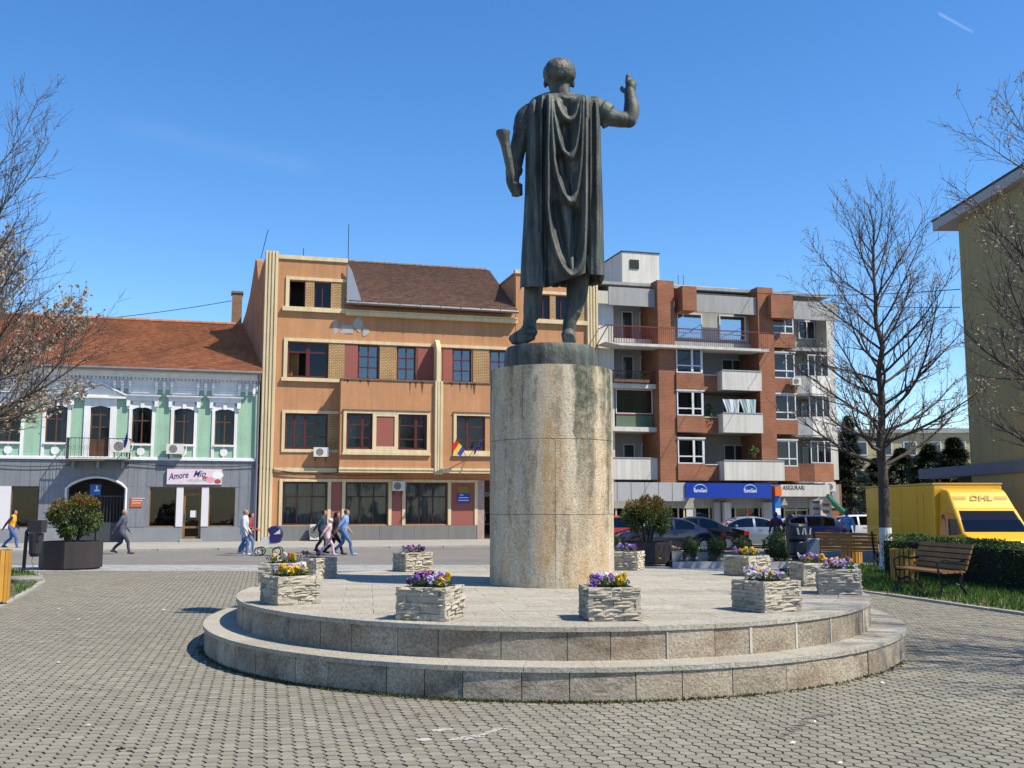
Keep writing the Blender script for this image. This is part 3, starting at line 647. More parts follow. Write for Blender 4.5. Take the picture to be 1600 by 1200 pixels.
for j in range(NV + 1):
    t = j / NV
    for i in range(NU):
        a = 2 * PI * i / NU                               # 0..pi is the back, seen by the camera
        back = math.sin(a) > 0
        ca_ = -math.cos(a); cx_ = math.copysign(abs(ca_) ** .8, ca_)
        xn = (cx_ + 1) / 2; xa = lerp(812, 944, xn)
        hem = interp(xa, hemx, hemy) if back else lerp(interp(xa, hemx, hemy), 440, min(1, abs(math.sin(a)) * 3))
        y = 147 + (hem - 147) * (t ** .85)
        yq = min(y, 458)
        xl, xr, bb = interp(yq, ytab, xltab), interp(yq, ytab, xrtab), interp(yq, ytab, btab)
        x = lerp(xl, xr, xn)
        sy = abs(math.sin(a)) ** .72
        if back:
            f = folds(x, y); edge = min(1, abs(math.sin(a)) * 2.2); dy = -bb * sy - f * edge
        else:
            f = .03 * math.sin(x * .42 + 1) + .02 * math.sin(x * .9 - y * .01); dy = bb * .92 * sy + f * ss(155, 220, y) * min(1, abs(math.sin(a)) * 2)
        vs.append(SP(x, y, .04) + Vector((0, dy, 0)))
for j in range(NV):
    for i in range(NU):
        i2 = (i + 1) % NU; fs.append((j * NU + i, (j + 1) * NU + i, (j + 1) * NU + i2, j * NU + i2))
top = len(vs); vs.append(SP(874, 146, .04)); fs += [(top, i, (i + 1) % NU) for i in range(NU)]
base = NV * NU; nb = len(vs)
for r, up in ((.93, .05), (.86, .30)):                    # inner face of the hem, turned up inside
    for i in range(NU):
        p = vs[base + i]; c = SP(878, 450, .04); vs.append(Vector((lerp(c.x, p.x, r), lerp(c.y, p.y, r), p.z + up)))
for i in range(NU):
    i2 = (i + 1) % NU; fs.append((base + i, nb + i, nb + i2, base + i2)); fs.append((nb + i, nb + NU + i, nb + NU + i2, nb + i2))
fs.append(tuple(nb + NU + i for i in range(NU)))
MB().add(vs, fs).build('cloak', K['bronze'], stat, smooth=180, clean=True)

# old marks on the paving
def smear(pts, w, m, label, z=.0035):
    P = [gp(*q) for q in pts]; b = MB()
    for k in range(150):
        t = random.random() * (len(P) - 1); i = int(t); p = P[i].lerp(P[min(i + 1, len(P) - 1)], t - i); e = 1 - abs(t / (len(P) - 1) - .5) * 1.3; p = p + Vector((random.gauss(0, w * .35), random.gauss(0, w * .7 * max(e, .15)), 0)); r = random.uniform(.006, .024); n = 6
        b.add([(p.x + r * random.uniform(.5, 1.3) * math.cos(a), p.y + r * random.uniform(.4, 1.1) * math.sin(a), z + k * 1e-5) for a in np.linspace(0, 2 * PI, n, endpoint=False)], [tuple(range(n))])
    tag(b.build('paving_mark', m), label, 'mark', 'old marks on the paving', 'stuff')
wm = mat('chalky_paint', (.42, .41, .37), rough=.95, var=.25, scale=14, fine=.2); dm = mat('grey_patch', (.17, .165, .15), rough=.95, var=.2, scale=10)
smear([(706, 1157), (722, 1154), (738, 1153), (752, 1149), (768, 1144), (783, 1139)], .05, wm, 'long white paint smear on the paving in front of the platform')
smear([(680, 1142), (690, 1140.5), (703, 1140)], .03, wm, 'short white paint smear left above the long one on the paving')
smear([(655, 1156), (662, 1157), (670, 1157)], .03, wm, 'faint white paint fleck at the lower left of the long smear')
smear([(1218, 1152), (1232, 1146), (1244, 1138), (1254, 1130), (1268, 1122), (1284, 1117), (1303, 1116)], .045, dm, 'curved dark grey patch line on the paving at the front right')

# ------------------------------------------------------------------ facade helpers
def wall(mb, s0, s1, z0, z1, holes, y=0.0, depth=.22, m=0, mr=None):
    ss_ = sorted(set([s0, s1] + [h[0] for h in holes] + [h[1] for h in holes])); zs = sorted(set([z0, z1] + [h[2] for h in holes] + [h[3] for h in holes]))
    ss_ = [a for a in ss_ if s0 - 1e-6 <= a <= s1 + 1e-6]; zs = [a for a in zs if z0 - 1e-6 <= a <= z1 + 1e-6]
    for a, b_ in zip(ss_, ss_[1:]):
        for c, d in zip(zs, zs[1:]):
            xm, zm = (a + b_) / 2, (c + d) / 2
            if any(h[0] < xm < h[1] and h[2] < zm < h[3] for h in holes): continue
            mb.quad((a, y, c), (b_, y, c), (b_, y, d), (a, y, d), m)
    mr = m if mr is None else mr
    for a, b_, c, d in holes:
        e = y + depth
        mb.quad((a, y, c), (a, y, d), (a, e, d), (a, e, c), mr); mb.quad((b_, y, d), (b_, y, c), (b_, e, c), (b_, e, d), mr)
        mb.quad((a, y, d), (b_, y, d), (b_, e, d), (a, e, d), mr); mb.quad((b_, y, c), (a, y, c), (a, e, c), (b_, e, c), mr)
def window(parent, r, y, fm, cols=(.5,), rows=(.65,), fw=.055, name='window', gm=None, dep=.07, skip=(), panel=0.0, pm=None, outer=None, midw=None):
    s0, s1, z0, z1 = r; b = MB(); ow = outer or fw; mw = midw or fw
    b.box(s0, s0 + ow, y, y + dep, z0, z1); b.box(s1 - ow, s1, y, y + dep, z0, z1)
    b.box(s0 + ow, s1 - ow, y, y + dep, z0, z0 + ow); b.box(s0 + ow, s1 - ow, y, y + dep, z1 - ow, z1)
    xs = [s0 + ow] + [lerp(s0, s1, c) for c in cols] + [s1 - ow]; zs = [z0 + ow] + [lerp(z0, z1, c) for c in sorted(rows)] + [z1 - ow]
    for x in xs[1:-1]: b.box(x - mw / 2, x + mw / 2, y - .012, y + dep - .01, z0 + ow, z1 - ow)
    for z in zs[1:-1]: b.box(s0 + ow, s1 - ow, y + .006, y + dep - .02, z - fw / 2, z + fw / 2)
    w = b.build(name, fm, parent)
    if panel:
        b = MB(); b.box(s0 + ow, s1 - ow, y + .02, y + .05, z0 + ow, lerp(z0, z1, panel)); b.build('panel', pm or fm, w)
    for i in range(len(xs) - 1):
        for j in range(len(zs) - 1):
            if (i, j) in skip: continue
            if panel and zs[j + 1] <= lerp(z0, z1, panel) + .02: continue
            b = MB(); a, c, d, e = xs[i], xs[i + 1], zs[j], zs[j + 1]; yy = y + dep * .5 + random.uniform(-.003, .003); k = random.uniform(-.004, .004)
            b.quad((a, yy + k, d), (c, yy - k, d), (c, yy - k, e), (a, yy + k, e)); b.build('pane', gm or K['glass'], w)
    return w
def curtain(parent, r, y, m, cover=1.0, side=0):
    s0, s1, z0, z1 = r; w = (s1 - s0) * cover; a0 = s0 if side == 0 else s1 - w; b = MB(); n = max(6, int(w / .06)); vs = []
    for i in range(n + 1):
        x = a0 + w * i / n; yy = y + .03 * math.sin(i * 1.9) + random.uniform(-.01, .01); vs += [(x, yy, z0), (x, yy, z1)]
    b.add(vs, [(2 * i, 2 * i + 2, 2 * i + 3, 2 * i + 1) for i in range(n)]); return b.build('curtain', m, parent)
def frame_band(mb, r, y, w, t, m=0, bottom=True):          # raised flat surround round a rect
    s0, s1, z0, z1 = r
    mb.box(s0 - w, s0, y - t, y + .02, z0 - (w if bottom else 0), z1 + w, m); mb.box(s1, s1 + w, y - t, y + .02, z0 - (w if bottom else 0), z1 + w, m)
    mb.box(s0, s1, y - t + .004, y + .02, z1, z1 + w, m)
    if bottom: mb.box(s0, s1, y - t + .004, y + .02, z0 - w, z0, m)
def ac_unit(loc, rz, label, w=.78, h=.56, d=.28, floor=False):
    o = empty('air_conditioner', loc, rz, label, 'air conditioner', 'outdoor air conditioner units on the fronts')
    b = MB(); b.box(0, w, -d - .06, -.06, 0, h); b.build('case', K['ac'], o)
    b = MB(); cx, cz, R = w * .40, h * .5, h * .40
    b.add([(cx + R * math.cos(a), -d - .064, cz + R * math.sin(a)) for a in np.linspace(0, 2 * PI, 24, endpoint=False)] , [tuple(range(23, -1, -1))]); b.build('fan_opening', K['ac_dark'], o)
    b = MB()
    for k in range(1, 5):
        rr = R * k / 4.2; n = 24; pts = [(cx + rr * math.cos(a), -d - .068, cz + rr * math.sin(a)) for a in np.linspace(0, 2 * PI, n + 1)]; b.tube(pts, .005, 4)
    b.build('grille', K['ac'], o)
    b = MB()
    for x in (.12, w - .12): b.box(x - .02, x + .02, -d - .02, 0, -.035, -.002); 
    for x in (.12, w - .12): b.box(x - .02, x + .02, -.03, 0, -.25 if not floor else -.1, -.035)
    b.build('bracket', K['iron'], o)
    b = MB(); b.tube([(w, -.12, h * .25), (w + .08, -.1, h * .25), (w + .12, -.04, h * .5), (w + .12, -.0, h * .9)], .02, 6); b.build('pipe', K['ac'], o); return o
def roof_tiles(parent, origin, along, up, L, H, m, tw=.2, th=.17, name='roof_tiles', shape=None):
    o, A, U = Vector(origin), Vector(along).normalized(), Vector(up).normalized(); Nn = A.cross(U).normalized()
    rows = int(H / th); cols = int(L / tw); b = MB()
    for j in range(rows + 1):
        z0 = j * th; z1 = min(z0 + th * 1.18, H + .05)
        for i in range(cols + 1):
            x0 = i * tw + (tw / 2 if j % 2 else 0); x1 = min(x0 + tw - .008, L + .02); x0 = max(x0, 0)
            if x1 - x0 < .03: continue
            if shape and not shape((x0 + x1) / 2, z0): continue
            k = random.uniform(-.006, .006); h0 = .075 + k; h1 = .015 + k
            p = [o + A * x0 + U * z0 + Nn * h0, o + A * x1 + U * z0 + Nn * (h0 + random.uniform(-.004, .004)), o + A * x1 + U * z1 + Nn * h1, o + A * x0 + U * z1 + Nn * h1]
            q = [o + A * x0 + U * z0 + Nn * .012, o + A * x1 + U * z0 + Nn * .012]
            b.add(p + q, [(0, 1, 2, 3), (4, 5, 1, 0)])
    return tag(b.build(name, m, parent), kind='stuff')
def lettering(txt, name, m, parent, loc, h, rot=(PI / 2, 0, 0), shear=0.0, ext=.004, width=None, align='LEFT', bold=0.0, sx=1.0):
    cu = bpy.data.curves.new(name, 'FONT'); cu.body = txt; cu.size = 1.0; cu.shear = shear; cu.extrude = ext; cu.offset = bold; cu.align_x = align; cu.resolution_u = 3
    o = bpy.data.objects.new(name + '_t', cu); C.objects.link(o); dg = bpy.context.evaluated_depsgraph_get(); me = bpy.data.meshes.new_from_object(o.evaluated_get(dg)); bpy.data.objects.remove(o)
    me.name = name; me.materials.clear(); me.materials.append(m); r = link(name, me, parent)
    k = h / .72; xs = [v.co.x for v in me.vertices]; w = max(xs) - min(xs)
    r.scale = ((width / w) if width else k * sx, k, 1 if not width else 1); r.location = loc; r.rotation_euler = rot; return r
def plate(parent, name, r, y, t, m): return MB().box(r[0], r[1], y - t, y, r[2], r[3]).build(name, m, parent)

# ------------------------------------------------------------------ green two-storey house with brown tiled roof
S0 = 0.0
GR = {}
GR['green'] = mat('green_plaster', (.33, .52, .385), rough=.85, var=.06, scale=.7, streak=.10, dirt=(.20, .30, .22), dirt_amt=.3, dscale=.8)
GR['white'] = mat('white_stucco', (.78, .79, .80), rough=.8, var=.05, scale=1.5, streak=.08)
GR['grey'] = mat('grey_blue_cladding', (.205, .225, .255), rough=.7, var=.06, scale=.8, streak=.12, dirt=(.33, .33, .32), dirt_amt=.35, dscale=1.2)
GR['plinth'] = mat('grey_plinth', (.25, .265, .285), rough=.85, var=.1, scale=1)
GR['brown'] = mat('brown_timber', (.12, .055, .03), rough=.5, var=.2, scale=4)
GR['tile'] = mat('brown_roof_tiles', (.40, .18, .095), rough=.85, var=.12, scale=.35, fine=.0, island=.16, dirt=(.12, .075, .05), dirt_amt=.6, dscale=.5)
GR['shop'] = simple('shop_frame_white', (.7, .68, .72), .5); GR['orange_wood'] = mat('varnished_door', (.26, .13, .04), rough=.4, var=.15, scale=3)
green = empty('green_house', (P0.x, P0.y, ZB), ALPHA, 'pale green two-storey house with white stucco window hoods and brown tiled roof', 'house')
sL = fp(-210, 700)[0]; sR = fp(404, 700)[0] - .02
z_str = fp(300, 718)[1]; z_eave = fp(300, 581)[1]; z_top = z_eave
wins = [(-130, 624, -95, 686), (-65, 626, -31, 687), (-3, 629, 33, 689), (71, 631, 105, 692), (206, 636, 237, 694), (271.5, 638.5, 303, 696), (335.5, 641, 366, 697.5)]
WR = [fr(*w) for w in wins]
zw0 = sum(w[2] for w in WR) / len(WR); zw1 = sum(w[3] for w in WR) / len(WR); WR = [(w[0], w[1], zw0, zw1) for w in WR]
dr = fr(140, 639, 171, 714); dr = (dr[0], dr[1], z_str + .06, zw1)
shopz0, shopz1 = fr(233, 761, 275, 823)[2:]
gate = fr(105, 746, 193, 838); gate = (gate[0], gate[1], .02, gate[3])
sw_ = [fr(-60, 755, -18, 821), fr(17, 755, 60, 820), fr(233, 761, 275, 823), fr(326, 762, 367, 823)]; sw_ = [(a[0], a[1], shopz0, shopz1) for a in sw_]
sd = fr(286, 762, 314, 838); sd = (sd[0], sd[1], .16, shopz1)
b = MB(); wall(b, sL, sR, z_str, z_top, WR + [dr], 0, .2, 0, 1); b.build('upper_wall', [GR['green'], GR['white']], green)
b = MB(); wall(b, sL, sR, -.3, z_str, sw_ + [sd, gate], -.02, .3, 0, 0)
b.build('ground_floor_wall', GR['grey'], green)
xs = sL
while xs < sR - .1:                                      # narrow cladding boards of the shop front
    x1 = min(xs + .46, sR - .01); mid = (xs + x1) / 2
    top = z_str - .02; bot = shopz0
    for lo, hi in ((shopz1 + .02, top),):
        if not (gate[0] - .2 < mid < gate[1] + .2): MB().box(xs + .006, x1 - .006, -.035, -.019, lo, hi).build('cladding_board', GR['grey'], green)
    if not any(h[0] - .14 < mid < h[1] + .14 for h in sw_ + [sd, gate]): MB().box(xs + .006, x1 - .006, -.035, -.019, bot, shopz1 + .012).build('cladding_board', GR['grey'], green)
    xs = x1
b = MB(); segs = [(sL, gate[0] - .1), (gate[1] + .1, sd[0] - .02), (sd[1] + .02, sR)]
for a, c in segs: b.box(a, c, -.10, -.021, -.1, shopz0 - .05)
b.build('plinth', GR['plinth'], green)
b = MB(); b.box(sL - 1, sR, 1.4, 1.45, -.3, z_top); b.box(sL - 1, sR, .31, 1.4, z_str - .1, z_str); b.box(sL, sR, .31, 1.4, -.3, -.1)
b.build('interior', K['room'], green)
b = MB(); b.box(sL - 1, sR - .02, 1.5, 11, -.3, z_eave - .02); b.box(sL - 1, sR - .02, .25, 1.5, z_eave - .3, z_eave - .02); b.build('rear_block', GR['green'], green)
b = MB(); b.box(sL, sR, -.12, 0, z_str - .06, z_str + .05); b.box(sL, sR, -.07, -.001, z_str + .05, z_str + .10); b.build('string_course', GR['white'], green)
# entablature: frieze, dentils, brackets, cornice
zf0 = fp(300, 610)[1]; zc0 = z_eave - .42
b = MB(); b.box(sL, sR, -.035, -.001, zf0, z_eave - .1); b.build('frieze', GR['white'], green)
b = MB(); b.box(sL, sR, -.06, -.036, zf0 + .02, zf0 + .10); b.build('frieze_moulding', GR['white'], green)
b = MB(); x = sL
while x < sR: b.box(x, x + .10, -.17, -.036, z_eave - .52, z_eave - .40); x += .19
tag(b.build('dentils', GR['white'], green), kind='stuff')
b = MB(); b.box(sL, sR, -.30, -.036, z_eave - .40, z_eave - .16); b.box(sL, sR, -.42, -.036, z_eave - .159, z_eave - .02); b.build('cornice', GR['white'], green)
brk = MB().box(-.07, .07, -.2, -.061, 0, .52).box(-.085, .085, -.24, -.062, .40, .54).box(-.06, .06, -.17, -.063, -.10, 0).mesh('bracket', GR['white'])
allw = sorted(WR + [dr], key=lambda w: w[0])
for a, c in zip(allw, allw[1:]):
    mid = (a[1] + c[0]) / 2
    for k in (-1, 0, 1): link('bracket', brk, green, loc=(mid + k * .38, 0, zf0 - .12))
for k in range(3): link('bracket', brk, green, loc=(sR - .3 - k * .38, 0, zf0 - .12))
for w in allw:                                            # plain white fields above the hoods
    b = MB(); b.box(w[0] - .16, w[1] + .16, -.02, -.001, w[3] + .55, zf0 - .005); b.build('white_field', GR['white'], green)
# windows
for i, w in enumerate(WR):
    window(green, w, .10, GR['brown'], rows=(.62,), fw=.06, skip=())
    s0, s1, z0, z1 = w
    arch = [(s0, z1 - .17), (lerp(s0, s1, .2), z1 - .085), (lerp(s0, s1, .5), z1 - .03), (lerp(s0, s1, .8), z1 - .085), (s1, z1 - .17), (s1, z1 + .1), (s0, z1 + .1)]
    b = MB(); b.prism(arch, -.045, .14); b.box(s0 - .15, s0 - .001, -.05, -.001, z_str + .1, z1 + .1); b.box(s1 + .001, s1 + .15, -.05, -.001, z_str + .1, z1 + .1); b.box(s0, s1, -.045, -.001, z1 + .1, z1 + .28)
    b.box((s0 + s1) / 2 - .09, (s0 + s1) / 2 + .09, -.10, -.046, z1 - .08, z1 + .2); b.build('surround', GR['white'], green)
    b = MB(); b.box(s0 - .04, s1 + .04, -.12, .09, z0 - .10, z0 - .001); b.build('sill', GR['white'], green)
    b = MB(); b.box(s0 - .36, s1 + .36, -.22, -.0, z1 + .46, z1 + .53); b.box(s0 - .30, s1 + .30, -.15, -.0, z1 + .281, z1 + .459)
    b.box(s0 - .42, s1 + .42, -.28, -.0, z1 + .531, z1 + .57); b.build('hood', GR['white'], green)
    for x in (s0 - .2, s1 + .2): b = MB(); b.box(x - .09, x + .09, -.17, -.051, z1 - .02, z1 + .279); b.box(x - .06, x + .06, -.12, -.052, z1 - .14, z1 - .021); b.build('hood_bracket', GR['white'], green)
    b = MB(); cx, cz = (s0 + s1) / 2, (z_str + .1 + z0 - .1) / 2
    b.prism([(cx + .19 * math.cos(a), cz + .22 * math.sin(a)) for a in np.linspace(0, 2 * PI, 20, endpoint=False)], -.055, -.001); b.box(cx - .05, cx + .05, -.04, -.002, z_str + .1, z0 - .1); b.build('medallion', GR['white'], green)
    curtain(green, (s0 + .06, s1 - .06, z0 + .1, z1 - .2), .42, K['curtain'], .35 if i % 2 else .25, i % 2)
window(green, dr, .10, GR['brown'], rows=(.33, .58, .82), fw=.07, name='balcony_door', panel=.33)
s0, s1, z0, z1 = dr
b = MB(); arch = [(s0, z1 - .12), (lerp(s0, s1, .5), z1 - .02), (s1, z1 - .12), (s1, z1 + .12), (s0, z1 + .12)]; b.prism(arch, -.05, .14)
b.box(s0 - .30, s0 - .001, -.06, -.001, z0, z1 + .35); b.box(s1 + .001, s1 + .30, -.06, -.001, z0, z1 + .35); b.box(s0, s1, -.05, -.001, z1 + .12, z1 + .35); b.build('surround', GR['white'], green)
b = MB(); zc_ = z1 + .72; c_ = (s0 + s1) / 2; hw = (s1 - s0) / 2 + .75
b.box(c_ - hw, c_ + hw, -.25, 0, z1 + .352, z1 + .46)
b.prism([(c_ - hw, z1 + .461), (c_ + hw, z1 + .461), (c_, zc_ + .32)], -.12, 0); b.build('pediment', GR['white'], green)
for sg in (-1, 1):
    b = MB(); a = Vector((c_ + sg * hw * 1.03, 0, z1 + .47)); e = Vector((c_, 0, zc_ + .36)); dn = Vector((0, 0, .09)); b.prism([(a.x, a.z), (e.x, e.z), (e.x, e.z + .09), (a.x, a.z + .09)], -.27, 0); b.build('pediment_moulding', GR['white'], green)
# balcony with wrought iron railing
bl = fr(103, 700, 201, 722, -1.0); 
b = MB(); b.box(bl[0], bl[1], -1.05, -.001, z_str - .16, z_str - .07); b.build('balcony_slab', simple('balcony_dark', (.09, .085, .085), .7), green)
rail = empty('balcony_railing'); rail.parent = green; me_ = MB()
rw = MB(); zt = z_str + .95
for y_ in (-1.02,):
    rw.box(bl[0], bl[1], y_ - .02, y_ + .02, zt, zt + .035); rw.box(bl[0], bl[1], y_ - .012, y_ + .012, z_str - .02, z_str + .0)
    x = bl[0]
    while x < bl[1]:
        rw.box(x - .007, x + .007, y_ - .007, y_ + .007, z_str, zt); 
        rw.tube([(x + .09 + .06 * math.cos(t), y_, z_str + .5 + .13 * math.sin(t)) for t in np.linspace(0, 2 * PI, 9)], .006, 4); x += .2
for x in (bl[0], bl[1]): rw.box(x - .02, x + .02, -1.0, -.02, zt, zt + .035); [rw.box(x - .007, x + .007, -y_ - .007, -y_ + .007, z_str - .05, zt) for y_ in np.arange(.1, 1.0, .12)]
bpy.data.objects.remove(rail); rw.build('balcony_railing', K['iron'], green)
for x in (bl[0] + .3, (bl[0] + bl[1]) / 2, bl[1] - .3): MB().prism([(x - .05, z_str - .5), (x + .05, z_str - .5), (x + .05, z_str - .161), (x - .05, z_str - .161)], -.8, -.03).build('balcony_bracket', GR['plinth'], green)
# gateway with segmental arch
g0, g1, _, gz = gate; n = 12; ar = [(lerp(g0, g1, i / n), gz - .55 + .5 * math.sin(PI * i / n) ** .8) for i in range(n + 1)]
b = MB(); b.prism(ar + [(g1, gz + .001), (g0, gz + .001)], -.02, .25); b.build('arch_spandrel', GR['grey'], green)
b = MB(); pts = [(g0 - .09, -.05, 0)] + [(x, -.05, z) for x, z in [(g0 - .09, gz - .55)] + [(lerp(g0 - .09, g1 + .09, i / n), gz - .5 + .53 * math.sin(PI * i / n) ** .8) for i in range(1, n)] + [(g1 + .09, gz - .55)]] + [(g1 + .09, -.05, 0)]
b.tube(pts, [(.10, .06)] * len(pts), 4); b.build('arch_moulding', GR['white'], green)
for k in range(2):
    a = lerp(g0, g1, .5 * k) + .03; c = lerp(g0, g1, .5 * (k + 1)) - .03
    b = MB(); b.box(a, c, .40, .44, .05, 1.0)
    for x in np.linspace(a + .02, c - .02, 9): b.box(x - .012, x + .012, .41, .43, 1.001, 2.3)
    b.box(a, c, .40, .445, 2.3, 2.36); b.build('gate_leaf', simple('gate_grey', (.05, .055, .065), .5), green)
# shop front
for i, w in enumerate(sw_):
    window(green, w, .06, GR['orange_wood'] if i != 1 else GR['brown'], cols=(), rows=(), fw=.05, name='shop_window')
for a, c in ((sw_[2][1], sd[0]), (sd[1], sw_[3][0])): MB().box(a + .01, c - .01, -.09, -.021, shopz0, shopz1 + .01).build('white_pilaster', GR['shop'], green)
MB().box(sw_[0][1] + .02, sw_[1][0] - .02, -.09, -.021, shopz0 - .05, shopz1 + .01).build('white_pilaster', GR['shop'], green)
d_ = window(green, sd, .10, GR['orange_wood'], cols=(), rows=(.22, .86), fw=.11, name='shop_door')
MB().box(sd[0] + .1, sd[0] + .13, .05, .08, 1.0, 1.5).build('handle', K['zinc'], d_)
MB().box(lerp(sd[0], sd[1], .4), lerp(sd[0], sd[1], .75), .13, .134, 1.25, 1.6).build('notice', GR['shop'], d_)
MB().box(sd[0] - .1, sd[1] + .1, -.7, .05, -.01, .14).build('door_step', K['kerb'], green)
sg = fr(261, 733, 347, 757)
sign = empty('shop_sign', street(sg[0], .12, ZB + sg[2]), ALPHA, 'white and pink shop sign reading Amore Mio above the shop door', 'sign')
W_, H_ = sg[1] - sg[0], sg[3] - sg[2]
b = MB(); b.box(0, W_, -.06, .06, 0, H_); b.build('panel', mat('sign_pink', (.70, .60, .66), rough=.4, var=.10, scale=.9, fine=0, dirt=(.75, .45, .58), dirt_amt=.7, dscale=1.1), sign)
nv = simple('sign_navy', (.03, .02, .14), .5)
lettering('Amore', 'lettering', nv, sign, (.10, -.064, H_ * .30), H_ * .42, rot=(PI / 2, -.12, 0), shear=.35, bold=.012, sx=.72)
lettering('Mio', 'lettering', nv, sign, (W_ * .47, -.064, H_ * .50), H_ * .42, rot=(PI / 2, 0, 0), shear=.4, bold=.012, sx=.85)
mint = simple('sign_mint', (.25, .55, .42), .5)
for k in range(9): MB().box(W_ * .36 + k * .105, W_ * .36 + k * .105 + .07, -.066, -.06, H_ * .2, H_ * (.27 + .05 * (k % 3))).build('small_lettering', mint, sign)
for cx, cz, r_, cl in ((.70, .36, .13, (.45, .05, .06)), (.78, .3, .16, (.75, .32, .42)), (.70, .36, .06, (.8, .75, .75)), (.92, .62, .22, (.8, .82, .82)), (.92, .2, .13, (.35, .08, .06))):
    rr_ = r_ * 1.0; b = MB(); b.add([(W_ * cx + rr_ * 1.3 * math.cos(a), -.0625 - r_ * .01, H_ * cz + rr_ * math.sin(a) * .9) for a in np.linspace(0, 2 * PI, 18, endpoint=False)], [tuple(range(17, -1, -1))]); b.build('dessert_print', simple('print', cl, .5), sign)
pq = fr(204, 777, 222, 792); o = tag(MB().box(0, pq[1] - pq[0], -.03, 0, 0, pq[3] - pq[2]).build('wall_plaque', simple('plaque_orange', (.55, .12, .03), .6), loc=street(pq[0], .045, ZB + pq[2])), 'orange plaque on the grey wall beside the arched gateway', 'plaque'); o.rotation_euler.z = ALPHA
for k in range(3): MB().box(.08, .7 - .1 * k, -.036, -.031, .42 - k * .12, .45 - k * .12).build('lettering', GR['shop'], o)
pq = fr(141, 757, 158, 774, .35); o = tag(MB().box(0, pq[1] - pq[0], -.03, 0, 0, pq[3] - pq[2]).build('hanging_sign', simple('sign_blue', (.03, .12, .4), .6), loc=street(pq[0], -.30, ZB + pq[2])), 'small blue sign hanging inside the arched gateway', 'sign'); o.rotation_euler.z = ALPHA
MB().box(.2, .45, -.036, -.031, .2, .28).build('emblem', GR['shop'], o); MB().box(.28, .36, -.036, -.031, .28, .5).build('emblem', GR['shop'], o)
# roof
rise = fp(240, 503, 5.6)[1] - z_eave; rw_ = 5.6 + .55
b = MB(); L_ = sR - sL + .2
b.add([(sL - .1, -.55, z_eave), (sR + .05, -.55, z_eave), (sR + .05, 5.6, z_eave + rise), (sL - .1, 5.6, z_eave + rise), (sR + .05, 11.2, z_eave), (sL - .1, 11.2, z_eave)], [(0, 1, 2, 3), (3, 2, 4, 5)])
rf = b.build('roof', GR['tile'], green)
sl = math.hypot(rw_, rise); roof_tiles(rf, (sL - .1, -.56, z_eave + .0), (1, 0, 0), (0, rw_, rise), L_, sl, GR['tile'])
b = MB(); x = sL
while x < sR: b.tube([(x, 5.6, z_eave + rise + .05), (x + .38, 5.6, z_eave + rise + .07)], [.12, .13], 8); x += .36
tag(b.build('ridge_tiles', GR['tile'], rf), kind='stuff')
b = MB(); b.tube([(sL - .1, -.66, z_eave + .0), (sR + .1, -.66, z_eave - .03)], .085, 10); b.build('gutter', K['zinc'], green)
b = MB(); b.tube([(sR - .08, -.6, z_eave - .05), (sR - .06, -.18, z_eave - .6), (sR - .06, -.16, z_str), (sR - .06, -.18, .05)], .06, 8); b.build('downpipe', simple('downpipe_violet', (.16, .15, .20), .5), green)
def on_front(px, py, q): s, z = fp(px, py, q); p = street(s, -q, ZB + z); return p
ac_unit(on_front(175, 707, -.95), ALPHA, 'white air conditioner unit on the iron balcony of the green house', .85, .6)
ac_unit(on_front(260, 709.5, -.1), ALPHA, 'white air conditioner unit below a window of the green house', .85, .52)
fl = empty('flag', on_front(190, 700, -1.1), ALPHA, 'furled dark blue flag tilted on the balcony railing', 'flag')
MB().tube([(0, 0, -.2), (.25, -.35, .75)], .015, 6).build('pole', K['iron'], fl)
b = MB(); b.add([(.03, -.05, .05), (.25, -.35, .75), (.30, -.33, .35), (.22, -.25, .05), (.05, -.1, -.15)], [(0, 1, 2, 3, 4)]); b.build('cloth', simple('flag_blue', (.02, .03, .22), .8), fl)

# ------------------------------------------------------------------ orange three-storey office building
OR = {}
OR['wall'] = mat('orange_plaster', (.52, .265, .13), rough=.9, var=.10, scale=.5, streak=.10, fine=.04, dirt=(.38, .20, .09), dirt_amt=.35, dscale=.7)
OR['cream'] = mat('cream_trim', (.70, .58, .36), rough=.8, var=.07, scale=1.2, streak=.12)
OR['pink'] = mat('dark_pink_panel', (.32, .105, .085), rough=.8, var=.05, scale=1)
OR['frame'] = mat('dark_red_frame', (.105, .022, .022), rough=.45, var=.1, scale=3)
OR['brick'] = brick_mat('yellow_brick_panel', (.48, .32, .15), (.55, .38, .19), (.26, .15, .075), .22, .09, .016)
OR['plinth'] = mat('grey_stone_plinth', (.20, .20, .195), rough=.8, var=.06, scale=1, streak=.1)
OR['tile'] = mat('grey_brown_roof_tiles', (.22, .135, .10), rough=.85, var=.10, scale=.4, fine=0, island=.16, dirt=(.10, .07, .055), dirt_amt=.5, dscale=.5)
OR['patch'] = mat('bare_render', (.42, .40, .38), rough=.95, var=.1, scale=3)
OR['gable'] = mat('gable_render', (.40, .19, .10), rough=.95, var=.12, scale=.6, streak=.2, dirt=(.33, .27, .24), dirt_amt=.8, dscale=.35)
S0 = fp(403, 800)[0]
ROOT = street(S0, 0, ZB)
orange = empty('orange_building', ROOT, ALPHA, 'orange three-storey office building with cream bands, dark red windows and a round-ended bay', 'building')
BQ = -.9                                                 # the bay stands proud of the wall
eT = fp(935, 600)[0]                                      # right end
tL1 = fp(541, 450)[0]                                     # right edge of the left tower
t2 = fp(806, 480)[0]                                      # left edge of the right tower
z_tow = fp(490, 403)[1]; z_tow2 = z_tow
zA0, zA1 = fr(452, 440, 517, 480)[2:]                     # attic windows
z2b, z2t = fr(449, 535, 513, 590)[2:]; z1b, z1t = fr(445, 646, 512, 702)[2:]; zgb, zgt = fr(441, 753, 511, 820)[2:]
